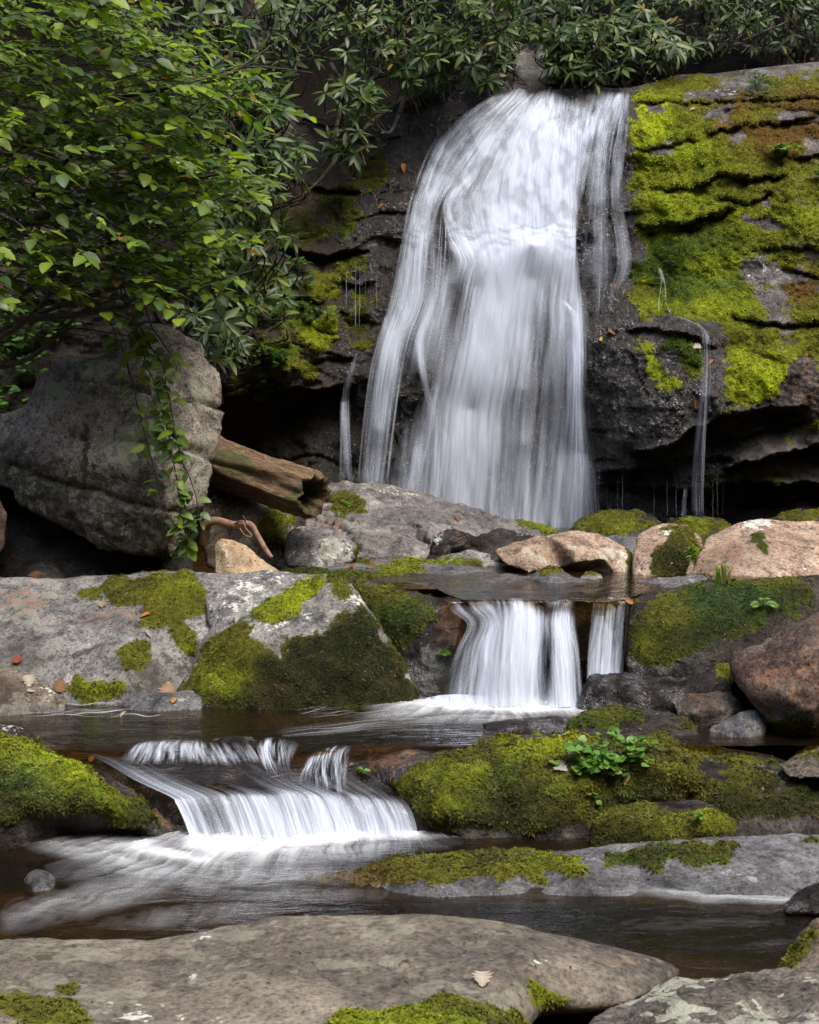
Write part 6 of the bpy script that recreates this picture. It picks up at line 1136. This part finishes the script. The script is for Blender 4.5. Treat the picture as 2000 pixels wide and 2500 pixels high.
# --- broad-leaved shrub on the left
bs = empty("broadleaf_shrub", tuple(P(-150, 950, 8.2)), "broad-leaved green shrub leaning out over the huge boulder", "shrub")
poly = [(-150, -80), (280, -80), (330, 60), (450, 120), (520, 190), (570, 235), (560, 270), (480, 300), (450, 360), (560, 420), (540, 520), (470, 560), (500, 620), (460, 690), (420, 725), (330, 700), (240, 690), (150, 690), (40, 700), (-150, 740)]
pos, dirs, ups, sz, cols = [], [], [], [], []
tb = Tubes(); rt = P(-180, 900, 8.0)
NT = 760; q, d = in_poly(poly, NT, (6.9, 8.3))
LP = [(0.105, 0.165, 0.016), (0.135, 0.20, 0.018), (0.085, 0.14, 0.020), (0.065, 0.115, 0.034), (0.16, 0.22, 0.018), (0.055, 0.10, 0.028)]
for i in range(NT):
    o0 = P(q[i, 0], q[i, 1], d[i]); L = rng.uniform(0.18, 0.42)
    dr_ = unit(np.array([rng.uniform(0.5, 1.1), rng.normal(-0.25, 0.5), rng.normal(-0.12, 0.28)]))
    k = int(L / 0.034); t = np.linspace(0, 1, k)
    pth = o0 + dr_ * (t * L)[:, None] - np.array([0, 0, 0.12 * L]) * (t ** 2)[:, None]
    tb.add(np.vstack([o0 - dr_ * 0.12 + np.array([0, 0.03, -0.02]), pth]), np.linspace(0.004, 0.0012, k + 1), 3)
    sd_ = unit(np.cross(dr_, [0, 0, 1]))
    tone = rng.uniform(0.75, 1.25)
    for j in range(k):
        s = 1 if j % 2 else -1
        dd = dr_ * 0.75 + sd_ * s * rng.uniform(0.5, 0.9) + np.array([0, 0, rng.normal(-0.18, 0.2)])
        pos.append(pth[j]); dirs.append(dd); ups.append(np.array([rng.normal(0, 0.28), rng.normal(-0.28, 0.3), 1.0])); sz.append((0.032 + 0.07 * rng.random() ** 1.3) * (1.0 if d[i] > 7.2 else 1.12))
        cols.append(np.array(LP[rng.integers(len(LP))]) * tone * rng.uniform(0.7, 1.35) if rng.random() > 0.015 else np.array((0.16, 0.085, 0.03)))
for (a, b, c) in [((-150, 900, 8.0), (80, 700, 7.8), (330, 560, 7.5)), ((-150, 900, 8.0), (60, 780, 7.7), (300, 700, 7.4)), ((-150, 880, 8.0), (20, 560, 7.9), (250, 300, 7.8)), ((-150, 880, 8.0), (-20, 400, 8.0), (120, 60, 7.9)), ((20, 560, 7.9), (250, 480, 7.6), (560, 420, 7.3)), ((60, 780, 7.7), (250, 760, 7.3), (480, 720, 7.1)), ((-20, 400, 8.0), (260, 250, 7.7), (560, 190, 7.5)), ((-120, 900, 7.6), (60, 880, 7.5), (200, 760, 7.4)), ((-120, 880, 7.5), (40, 800, 7.4), (120, 720, 7.3))]:
    tb.add(catmull([P(*a), P(*b), P(*c)], 14), np.linspace(0.024, 0.007, 14), 6)
    for k in range(4):
        e = P(*c) + (P(*b) - P(*c)) * rng.uniform(0, 0.8); tb.add(catmull([e, e + np.array([0.12, -0.05, 0.05]), e + np.array([rng.uniform(0.2, 0.5), rng.normal(0, 0.1), rng.normal(0.05, 0.12)])], 6), np.linspace(0.008, 0.002, 6), 4)
tb.build("branches", BARK, bs)
foliage(bs, BR, 'br', LEAF, np.array(pos), np.array(dirs), np.array(ups), np.array(sz), np.array(cols), 300, LP)

# --- vine trailing down the boulder
vn = empty("vine", tuple(P(430, 1340, 7.35)), "leafy vine trailing down the front of the huge boulder", "vine")
tb = Tubes(); pos, dirs, ups, sz, cols = [], [], [], [], []
for pth, n in [([(270, 640, 7.5), (310, 760, 7.45), (350, 860, 7.4), (385, 960, 7.32), (410, 1060, 7.28), (430, 1180, 7.26), (450, 1290, 7.28), (455, 1335, 7.3)], 95), ([(300, 700, 7.45), (340, 800, 7.4), (400, 900, 7.32), (410, 960, 7.28), (440, 1100, 7.25), (480, 1230, 7.3), (490, 1310, 7.35)], 60), ([(200, 700, 7.5), (250, 760, 7.45), (300, 850, 7.4), (330, 960, 7.35), (350, 1050, 7.33), (380, 1150, 7.3), (400, 1280, 7.3)], 26), ([(350, 700, 7.5), (360, 780, 7.4), (420, 870, 7.35), (430, 920, 7.32)], 16)]:
    c = P(*np.array(catmull(pth, 60)).T); c += 0.012 * np.stack([noise(c * 9), noise(c * 9 + 5), 0 * c[:, 0]], 1); tb.add(c, np.linspace(0.005, 0.0025, 60), 4)
    for k in range(n):
        i = rng.integers(4, 59); an = rng.uniform(0, 6.28)
        dd = np.array([math.cos(an), rng.uniform(-0.8, -0.1), math.sin(an) * 0.5 - 0.45]); pos.append(c[i] + unit(dd) * 0.015); dirs.append(dd); ups.append(np.array([rng.normal(0, 0.5), -0.5, rng.uniform(0.3, 1)]))
        sz.append(rng.uniform(0.045, 0.09)); cols.append(np.array(LP[rng.integers(len(LP))]) * rng.uniform(0.8, 1.35))
tb.build("stem", BARK, vn)
foliage(vn, BR, 'br', LEAF, np.array(pos), np.array(dirs), np.array(ups), np.array(sz), np.array(cols), 200, LP)

# --- things that lie on or grow from a surface: find it along the line of sight
bpy.context.view_layer.update(); DG = bpy.context.evaluated_depsgraph_get()
def hit(px, py):
    o = Vector((0, 0, CAM_H)); dv = Vector(P(px, py, 1.0)) - o; dv.normalize(); st = o.copy()
    for _ in range(40):
        ok, loc, nor, _i, ob, _m = S.ray_cast(DG, st, dv)
        if not ok: return None, None
        if ob.name.split('.')[0] in ('foliage', 'leaf', 'branches', 'stem', 'moss', 'foam', 'flow_streaks', 'upper_stream', 'left_stream', 'main_column', 'right_column', 'right_wisps', 'side_trickle', 'falling_sheet', 'water_veil', 'loose_threads', 'leaf_litter') :
            st = loc + dv * 0.002; continue
        if nor.dot(dv) > 0: nor = -nor
        return np.array(loc), np.array(nor)
    return None, None

def herb(name, label, cat, spots, n, size, shape, key, cols, height, group=None, singles=60, mat=LEAF):
    """small leafy plant: stalks from the surface, blades held to the light"""
    P0 = [hit(x, y) for x, y in spots]; P0 = [(a, b) for a, b in P0 if a is not None]
    base = np.mean([a for a, _ in P0], 0); h = empty(name, tuple(base), label, cat, group); tb = Tubes(); pos, dirs, ups, sz, cl = [], [], [], [], []
    for k in range(n):
        a, nn = P0[k % len(P0)]; top = a + nn * rng.uniform(0.2, 0.6) * height + np.array([rng.normal(0, 0.5), rng.normal(-0.15, 0.3), rng.uniform(0.3, 1.0)]) * height
        tb.add(catmull([a, (a + top) / 2 + rng.normal(0, 0.1, 3) * height, top], 4), [0.0016, 0.0013, 0.001, 0.0008], 3)
        an = rng.uniform(0, 6.28); dd = np.array([math.cos(an), math.sin(an) - 0.35, rng.normal(-0.1, 0.2)]); s = rng.uniform(*size)
        pos.append(top - unit(dd) * s * 0.4); dirs.append(dd); ups.append(np.array([rng.normal(0, 0.25), rng.normal(-0.4, 0.25), 1])); sz.append(s); cl.append(np.array(cols[rng.integers(len(cols))]) * rng.uniform(0.75, 1.3))
    tb.build("stem", BARK if mat is DRY else STALK, h)["kind"] = 'stuff'
    foliage(h, shape, key, mat, np.array(pos), np.array(dirs), np.array(ups), np.array(sz), np.array(cl), singles, cols)
b = NB("green_stalk"); STALK = b.done(b.n('BsdfPrincipled', Base__Color=(0.07, 0.10, 0.02), Roughness=0.6))
GL = [(0.07, 0.17, 0.02), (0.09, 0.20, 0.025), (0.055, 0.14, 0.02), (0.12, 0.21, 0.03)]
DG2 = [(0.03, 0.075, 0.018), (0.04, 0.095, 0.02), (0.05, 0.11, 0.02)]
herb("leafy_plant", "bright green round-leaved plant on top of the long mossy boulder", "plant", [(1490 + 105 * math.cos(a) * r, 1858 + 46 * math.sin(a) * r) for a, r in zip(np.linspace(0, 40, 44), np.sqrt(np.linspace(0.02, 1, 44)))], 210, (0.024, 0.044), RO, 'ro', GL, 0.042, singles=210)
herb("leafy_plant", "small round-leaved sprig left of the plant on the mossy boulder", "plant", [(1345, 1865), (1360, 1875), (1395, 1858), (1405, 1862), (1372, 1868)], 16, (0.022, 0.038), RO, 'ro', GL, 0.02, singles=16)
herb("leafy_plant", "sparse trailing leaves down the face of the long mossy boulder", "plant", [(1445, 1920), (1480, 1940), (1460, 1970), (1520, 1960), (1440, 1950), (1500, 1915), (1540, 1925)], 26, (0.018, 0.03), RO, 'ro', GL, 0.02, singles=26)
herb("leafy_plant", "little clover-like plant on the small mossy rock", "plant", [(1690, 1995), (1705, 2003), (1720, 1998), (1700, 1990)], 18, (0.02, 0.034), RO, 'ro', GL, 0.022, singles=18)
herb("leafy_plant", "small herb sprouting from the mossy upright stone", "plant", [(1675, 1350), (1685, 1345), (1665, 1365), (1690, 1360)], 22, (0.018, 0.032), BR, 'brh', GL, 0.04, singles=22)
herb("leafy_plant", "single leafy herb on the mossy cliff at the right", "plant", [(1905, 385), (1912, 380), (1898, 388)], 24, (0.05, 0.085), BR, 'brh', GL, 0.09, singles=24)
herb("leafy_plant", "tiny light green herb on the cliff at the right edge", "plant", [(1990, 440), (1998, 432)], 12, (0.04, 0.07), BR, 'brh', GL, 0.07, singles=12)
herb("leafy_plant", "dark bushy tuft on the ledge at the top right", "plant", [(1835, 235), (1850, 225), (1860, 240), (1845, 215)], 60, (0.03, 0.055), BR, 'brd', DG2, 0.1, singles=20)
herb("leafy_plant", "bushy green tuft at the left end of the waterfall crest", "plant", [(1030, 245), (1050, 250), (1040, 230), (1015, 252), (1060, 240)], 70, (0.03, 0.055), BR, 'brd', DG2, 0.1, singles=20)
herb("leafy_plant", "leafy tuft below the crest of the dark rock", "plant", [(995, 265), (1005, 275)], 14, (0.05, 0.08), BR, 'brd', DG2, 0.06, singles=14)
herb("leafy_plant", "shady plant clump on the left cliff above the cave", "plant", [(620, 880), (640, 900), (600, 895), (660, 880), (650, 920), (690, 890)], 80, (0.04, 0.07), BR, 'brd', DG2, 0.10, singles=40)
herb("leafy_plant", "small bright clump on the mossy ledge of the left cliff", "plant", [(780, 770), (760, 790), (800, 780), (740, 760)], 50, (0.03, 0.05), BR, 'brd', DG2, 0.07, singles=25)
herb("leafy_plant", "green herbs on the left cliff under the rhododendron", "plant", [(640, 790), (660, 800), (700, 830), (720, 660), (745, 665)], 50, (0.04, 0.07), BR, 'brd', GL, 0.08, singles=30)
herb("leafy_plant", "green sprig on the wet boulder left of the middle cascade", "plant", [(1078, 1605), (1083, 1598)], 5, (0.04, 0.06), BR, 'brh', GL, 0.02, singles=5)
herb("leafy_plant", "tiny green sprig on the rusty stone by the side spill", "plant", [(880, 1890), (888, 1892)], 9, (0.02, 0.035), BR, 'brh', GL, 0.02, singles=9)
herb("leafy_plant", "leafy sprig under the log end", "plant", [(845, 1235), (855, 1240), (838, 1232)], 14, (0.02, 0.035), BR, 'brh', GL, 0.02, singles=14)
herb("undergrowth_plant", "shrubby undergrowth on the bank behind the huge boulder", "plant", [(20, 840), (60, 860), (110, 850), (30, 900), (80, 920), (10, 960), (140, 830), (50, 800), (20, 1000)], 240, (0.05, 0.09), BR, 'brd', DG2 + GL[:1], 0.22, singles=80)
def blades(name, label, spot, n, L, col, spread, cat="grass"):
    a, nn = hit(*spot); g = empty(name, tuple(a), label, cat)
    for k in range(n):
        an = rng.uniform(0, 6.28); out = np.array([math.cos(an), math.sin(an) * 0.6 - 0.2, 0]) * spread * rng.uniform(0.3, 1); l = L * rng.uniform(0.6, 1.1)
        p = catmull([a + out * 0.05, a + np.array([0, 0, l * 0.6]) + out * l * 0.5, a + np.array([0, 0, l * 0.75]) + out * l * 1.3], 7) - a
        w_ = np.array([0.0022, 0.0026, 0.0026, 0.0022, 0.0018, 0.0012, 0.0003]); s = unit(np.cross(out + 1e-3, [0, 0, 1]))
        V = np.vstack([p - s * w_[:, None], p + s * w_[:, None]]); F = [(i, i + 1, i + 8, i + 7) for i in range(6)]
        c = np.array(col) * rng.uniform(0.7, 1.3) if rng.random() > 0.2 else np.array((0.28, 0.2, 0.08))
        add(bpy.data.objects.new("blade", mesh_np("blade", V, np.array(F), LEAF, True, {'lcol': np.tile(c, (14, 1))})), parent=g)
blades("grass_tuft", "tuft of grass on the edge of the dark mossy boulder", (1765, 1425), 60, 0.13, (0.17, 0.27, 0.03), 0.9)
def fern(label, spot, n, L, col):
    a, nn = hit(*spot); g = empty("fern", tuple(a), label, "fern"); pos, dirs, ups, sz, cl = [], [], [], [], []; tb = Tubes()
    for k in range(n):
        an = -1.2 + 2.4 * k / max(1, n - 1); out = np.array([math.sin(an), -0.6, 0.7 * math.cos(an)]); l = L * rng.uniform(0.8, 1.1)
        p = catmull([a, a + out * l * 0.5 + [0, 0, l * 0.15], a + out * l + [0, 0, -l * 0.15]], 14); tb.add(p, np.linspace(0.0015, 0.0006, 14), 3); t = np.gradient(p, axis=0); s = unit(np.cross(t, [0, -0.6, 1.0]))
        for i in range(2, 14):
            for e in (-1, 1):
                pos.append(p[i]); dirs.append(s[i] * e + unit(t[i]) * 0.4); ups.append(np.array([0, -0.6, 1])); sz.append(l * 0.34 * math.sin(math.pi * (1.05 - i / 14)) + 0.004); cl.append(np.array(col) * rng.uniform(0.8, 1.25))
    tb.build("stem", STALK, g); foliage(g, TY, 'ty', LEAF, np.array(pos), np.array(dirs), np.array(ups), np.array(sz), np.array(cl), 0)
fern("light green fern frond on the dark mossy boulder", (1862, 1480), 3, 0.07, (0.10, 0.19, 0.02))
fern("small fern on the mossy ledge of the left cliff", (790, 690), 5, 0.13, (0.05, 0.12, 0.02))
fern("fern at the left foot of the leafy bank cliff", (740, 700), 4, 0.12, (0.05, 0.11, 0.02))

# --- dead leaves
DCOL = {'tan': (0.30, 0.20, 0.11), 'orange': (0.36, 0.15, 0.04), 'grey': (0.28, 0.265, 0.24), 'red': (0.22, 0.055, 0.025), 'brown': (0.16, 0.085, 0.04), 'pale': (0.36, 0.31, 0.24), 'yellow': (0.5, 0.36, 0.05)}
for x, y, s, c, kd, lab in [(250, 1480, 0.065, 'tan', 0, 'tan dead leaf on the grey slab near the moss strip'), (355, 1505, 0.05, 'orange', 0, 'small orange-tan leaf on the moss strip of the grey slab'), (365, 1552, 0.06, 'grey', 0, 'curled grey leaf on the bare shoulder of the grey slab'),
                            (45, 1613, 0.05, 'red', 1, 'rusty red leaf on the stained end of the grey slab'), (68, 1665, 0.06, 'pale', 1, 'pale crumpled leaf on the tan pointed stone'), (145, 1675, 0.07, 'brown', 1, 'dark crumpled leaf beside the tan pointed stone'), (405, 1685, 0.085, 'tan', 1, 'large crumpled brown leaf on the low wet ledge'), (424, 1712, 0.045, 'orange', 0, 'wet orange leaf below the crumpled brown leaf'),
                            (582, 1510, 0.065, 'grey', 0, 'grey-brown leaf on the flat top of the angular block'), (1045, 1442, 0.06, 'orange', 1, 'orange leaf stranded at the left lip of the upper pool'), (1535, 1470, 0.05, 'orange', 0, 'orange leaf at the right end of the middle cascade'), (1372, 1882, 0.055, 'grey', 1, 'pointed grey leaf hanging on the mossy boulder by the sprig'),
                            (1178, 2400, 0.05, 'pale', 1, 'pale leaf lying on the smooth foreground slab'), (315, 1416, 0.08, 'red', 0, 'dark red leaf in the shadow at the back of the grey slab'), (90, 1412, 0.07, 'brown', 1, 'rusty leaf under the overhang of the huge boulder'), (225, 1856, 0.045, 'yellow', 0, 'small yellow-orange leaf on the left mossy boulder'), (75, 1690, 0.04, 'grey', 0, 'grey leaf flake near the left water edge'),
                            (835, 1290, 0.05, 'orange', 0, 'orange leaf on the sloping grey rock'), (1115, 1270, 0.05, 'red', 0, 'red-brown leaf on the wet part of the sloping grey rock'), (1700, 985, 0.075, 'orange', 0, 'orange leaf stuck beside the thin trickle'), (985, 410, 0.08, 'orange', 0, 'orange leaf stuck on the dark wet rock left of the falls'), (930, 505, 0.06, 'orange', 0, 'lower orange leaf on the dark rock left of the falls'), (925, 480, 0.045, 'red', 0, 'reddish leaf scrap on the dark rock left of the falls'),
                            (1470, 828, 0.06, 'yellow', 0, 'yellow leaf on the wet rock right of the falls'), (1495, 815, 0.07, 'brown', 1, 'brown leaves caught on the wet rock right of the falls'), (1525, 715, 0.05, 'tan', 0, 'tan leaf on wet rock near the mossy knob'), (1505, 700, 0.05, 'orange', 0, 'orange-pink leaf on wet rock near the mossy knob'), (1700, 850, 0.07, 'pale', 1, 'pale leaves caught above the thin trickle'), (1735, 885, 0.05, 'orange', 0, 'orange leaf right of the thin trickle'), (1690, 268, 0.06, 'tan', 0, 'tan leaf on the mossy cliff near its top'),
                            (1410, 1938, 0.04, 'orange', 0, 'orange leaf under the plant on the mossy boulder'), (1530, 1905, 0.045, 'tan', 0, 'tan curled leaf under the plant on the mossy boulder'), (905, 1388, 0.05, 'brown', 1, 'brown leaf litter on the flat shelf stone'), (860, 1384, 0.05, 'red', 0, 'red leaf on the thin mossy slab'), (300, 1748, 0.04, 'tan', 0, 'tan leaf at the waterline of the grey slab')]:
    a, nn = hit(x, y)
    if a is None: continue
    n = 11 if kd else 7; v, f, mid = leaf_shape(0.95 if kd else 0.5, 0.66, n, 0.15 if kd else 0.45, 0.15, 0.26 if kd else 0.03)
    v = v - np.array([0.5, 0, 0]); v[:, 2] += 0.10 * noise(v * 4 + x) + 0.03 + 0.22 * v[:, 1] ** 2
    an = rng.uniform(0, 6.28); up = unit(nn + np.array([0, -0.35, 0.15]) + rng.normal(0, 0.12, 3)); e = unit(np.cross(up, [math.cos(an), math.sin(an), 0.2]))
    R = frames(e[None], up[None])[0]; lift = 0.012 if kd else 0.008
    V = (v @ R.T) * s + nn * lift
    o = bpy.data.objects.new("fallen_leaf", mesh_np("fallen_leaf", V, f, DRY, True, {'lcol': np.array(DCOL[c])[None] * (1 + 0.3 * mid[:, None] - 0.25 * rng.random((len(v), 1)))})); o.location = a
    add(o, lab, "leaf", "dead leaves on the rocks")

# --- rotten log
lg0, lg1 = P(490, 1118, 8.5), P(768, 1212, 7.72); n = 90; m = 60
ax = unit(lg1 - lg0); e1 = unit(np.cross(ax, [0, 0, 1])); e2 = np.cross(e1, ax); t = np.linspace(0, 1, n); an = np.linspace(0, 2 * np.pi, m, endpoint=False)
Lg = np.linalg.norm(lg1 - lg0)
A_, T_ = np.meshgrid(an, t); q = np.stack([np.cos(A_).ravel() * 2.2, np.sin(A_).ravel() * 2.2, T_.ravel() * 1.6], 1)
rad = (0.142 - 0.016 * T_ + 0.006 * np.sin(T_ * 9)).ravel() * (1 + 0.22 * fbm(q * np.array([1, 1, 0.7]), 3)) + 0.026 * (ridged(q * np.array([3.2, 3.2, 0.8]), 3) - 0.6) + 0.004 * fbm(q * 12, 2)
rad = rad * (1 - 0.12 * sstep(0.93, 1.0, T_.ravel())); ragged = 0.025 * noise(np.stack([np.cos(A_).ravel() * 2, np.sin(A_).ravel() * 2, 0 * A_.ravel()], 1))
al = (T_.ravel() * Lg + ragged * sstep(0.85, 1, T_.ravel()))[:, None]
lv = lg0 + ax * al + e1 * (rad * np.cos(A_.ravel()))[:, None] + e2 * (rad * np.sin(A_.ravel()))[:, None]
rings = []
for k, (rr, dp) in enumerate([(0.82, -0.01), (0.6, -0.10), (0.35, -0.16), (0.05, -0.18)]):
    last = lv[-m:]; cc = last.mean(0); rings.append(cc + (last - cc) * rr + ax * (dp + 0.02 * noise(last * 30)[:, None]))
lv = np.vstack([lv] + rings); nn_ = n + 4; i = np.arange(nn_ * m).reshape(nn_, m); j = np.roll(i, -1, 1); lf = np.stack([i[:-1].ravel(), j[:-1].ravel(), j[1:].ravel(), i[1:].ravel()], 1)
def log_mat():
    b = NB("rotten_wood"); co = b.n('TexCoord', 3); uvm = b.attr('grain', 0)
    n1 = b.noise(b.n('Mapping', Vector=uvm, Scale=(16, 16, 3.0)), 1.6, 6, 0.65, 1.0); n2 = b.noise(co, 14, 5, 0.6)
    col = b.ramp(n1, [(0.3, (0.025, 0.016, 0.010)), (0.47, (0.19, 0.12, 0.065)), (0.6, (0.34, 0.24, 0.14)), (0.78, (0.46, 0.35, 0.23))])
    col = b.mix(b.map(n2, 0.5, 0.7), col, (0.16, 0.07, 0.035)); ms = b.map(b.math('ADD', b.attr('moss'), b.math('MULTIPLY', b.math('SUBTRACT', n2, 0.5), 1.4)), 0.4, 0.7)
    col = b.mix(b.math('MULTIPLY', ms, 0.8), col, b.mix(n1, (0.05, 0.065, 0.012), (0.13, 0.15, 0.05)))
    bm = b.n('Bump', Height=b.math('ADD', n1, b.math('MULTIPLY', n2, 0.3)), Strength=1.0, Distance=0.03)
    return b.done(b.n('BsdfPrincipled', Base__Color=col, Roughness=0.85, Normal=bm))
gr = np.vstack([np.stack([np.cos(A_).ravel(), np.sin(A_).ravel(), T_.ravel() * 2], 1), np.tile([[0, 0, 2.0]], (4 * m, 1)) + 0.3 * rng.random((4 * m, 3))])
lx, ly = PX(lv); lm = sstep(14, -14, sdf(E(570, 1130, 60, 28, 20), lx, ly)) + 0.8 * sstep(14, -14, sdf(E(740, 1220, 40, 40), lx, ly)) + 0.5 * sstep(10, -10, sdf(E(680, 1220, 60, 14, 20), lx, ly))
base = lg0 * 0.5 + lg1 * 0.5; base = base - np.array([0, 0, 0.12])
me = mesh_np("log", lv - base, lf, log_mat(), True, {'grain': gr, 'moss': np.clip(lm, 0, 1)})
lo = bpy.data.objects.new("log", me); lo.location = base; add(lo, "rotten mossy log with a hollow end jutting from behind the huge boulder", "log")
# --- curved root / dead stick below the log
st = bpy.data.objects.new("dead_branch", None); st.location = tuple(P(505, 1300, 7.7)); add(st, "bent reddish-brown dead branch below the log", "branch")
b = NB("dead_wood"); nz = b.noise(b.n('NewGeometry', 0), 40, 4); DW = b.done(b.n('BsdfPrincipled', Base__Color=b.ramp(nz, [(0.3, (0.10, 0.05, 0.03)), (0.6, (0.24, 0.14, 0.09)), (0.8, (0.34, 0.22, 0.15))]), Roughness=0.75))
for nm, pts, r0, r1 in [("limb", [(498, 1325, 7.75), (505, 1280, 7.7), (530, 1272, 7.68), (575, 1282, 7.65), (610, 1280, 7.62), (630, 1310, 7.6), (648, 1340, 7.55), (664, 1362, 7.5)], 0.026, 0.010), ("twig", [(560, 1285, 7.66), (590, 1272, 7.6), (600, 1290, 7.58), (615, 1308, 7.57), (600, 1308, 7.57), (585, 1290, 7.58)], 0.005, 0.003), ("twig", [(600, 1278, 7.62), (598, 1268, 7.6), (592, 1258, 7.58)], 0.004, 0.002)]:
    v, f = tube(P(*np.array(catmull(pts, 40)).T), np.linspace(r0, r1, 40) * (1 + 0.12 * rng.random(40)), 8)
    o = add(bpy.data.objects.new(nm, mesh_np(nm, v, f, DW)), parent=st); o.location = -st.location
# --- bare limb across the dark rock at the crest
br = bpy.data.objects.new("fallen_limb", None); br.location = tuple(P(800, 400, 10.6)); add(br, "bare brown limb slanting across the dark rock left of the falls", "branch")
for pts, r0, r1 in [([(1000, 238, 11.0), (970, 250, 10.95), (930, 280, 10.9), (900, 305, 10.85), (860, 345, 10.75), (820, 390, 10.65), (780, 440, 10.55), (735, 480, 10.5)], 0.022, 0.010), ([(985, 245, 10.95), (975, 275, 10.9), (955, 320, 10.85), (930, 325, 10.8)], 0.018, 0.009), ([(905, 300, 10.85), (915, 260, 10.8), (930, 230, 10.75)], 0.008, 0.004)]:
    v, f = tube(P(*np.array(catmull(pts, 30)).T), np.linspace(r0, r1, 30) * (1 + 0.15 * rng.random(30)), 7); o = add(bpy.data.objects.new("limb", mesh_np("limb", v, f, BARK)), parent=br); o.location = -br.location

# --- rock among the shrubs above the crest, trees on the hillside above
rock('boulder', 'pale lichened rock among the shrubs above the waterfall crest', 'rock', [(1190, 250, 12.0), (1205, 190, 12.1), (1232, 150, 12.2), (1250, 105, 12.25), (1300, 95, 12.3), (1340, 125, 12.25), (1385, 150, 12.2), (1440, 190, 12.1), (1450, 250, 12.0), (1310, 270, 11.8)], [(1265, 160, 11.95), (1330, 190, 11.9), (1390, 205, 11.95)],
     GREY, [('pale', E(1270, 150, 25, 60), 0.5, 20), ('pale', E(1320, 190, 20, 30), 0.5, 12), ('stain', None, 0.4, 20), ('moss', E(1400, 180, 60, 30), MK, 15)], T=0.5, vox=0.02, smooth=1, amp=0.05)
def tree(label, x, y, h, r, crown_r, seed):
    rg = np.random.default_rng(seed); z = float(ground_z(np.array([x]), np.array([y]))[0]) - 0.2
    t = empty("tree", (x, y, z), label, "tree", "forest trees on the slope above the falls"); tb = Tubes()
    top = np.array([x + rg.normal(0, 0.4), y + rg.normal(0, 0.4), z + h]); b0 = np.array([x, y, z])
    tb.add(catmull([b0, (b0 + top) / 2 + rg.normal(0, 0.15, 3), top], 16), np.linspace(r, r * 0.35, 16), 9)
    for k in range(9):
        s = b0 + (top - b0) * rg.uniform(0.45, 0.95); an = rg.uniform(0, 6.28); e = s + np.array([math.cos(an), math.sin(an), 0.35]) * crown_r * rg.uniform(0.5, 0.9); tb.add(catmull([s, (s + e) / 2 + [0, 0, 0.2], e], 8), np.linspace(r * 0.35, 0.02, 8), 5)
    tb.build("trunk", BARK, t)
    n = 1900; u = rg.normal(size=(n, 3)); u = u / np.linalg.norm(u, axis=1)[:, None] * (rg.random(n) ** 0.4)[:, None]
    c = b0 + (top - b0) * 0.82 + u * np.array([crown_r, crown_r, h * 0.26]); c = c[fbm(c * 0.7 + seed, 2) > -0.25]; n = len(c)
    me_pos = c; dirs = rg.normal(size=(n, 3)) * [1, 1, 0.4]; ups = np.stack([rg.normal(0, 0.4, n), rg.normal(0, 0.4, n), np.ones(n)], 1)
    v, f, mid = TY; R = frames(dirs, ups); sz = rg.uniform(0.35, 0.65, n)
    V = c[:, None] + np.einsum('nij,vj->nvi', R, v) * sz[:, None, None]; F = f[None] + (np.arange(n) * len(v))[:, None, None]
    C = np.repeat(np.array(LP)[rg.integers(len(LP), size=n)][:, None], len(v), 1) * 0.8
    o = bpy.data.objects.new("crown", mesh_np("crown", V.reshape(-1, 3), F.reshape(-1, 4), LEAF, True, {'lcol': C.reshape(-1, 3)})); add(o, parent=t); o.location = -t.location
for k, (x, y, h, r, cr, lab) in enumerate([(3.55, 13.4, 8.5, 0.10, 2.8, 'dark trunk at the top right behind the rhododendron twigs'), (0.9, 14.6, 8.5, 0.13, 2.8, 'slim dark trunk behind the rhododendrons over the crest'), (-1.6, 14.2, 8.5, 0.14, 2.8, 'dark trunk behind the shrubs left of the crest'), (-4.6, 13.5, 8.5, 0.15, 2.8, 'trunk behind the top of the broad-leaved shrub'), (5.8, 14.8, 9.5, 0.16, 2.8, 'tree standing beyond the right edge above the mossy cliff')]):
    tree(lab, x, y, h, r, cr, 100 + k)
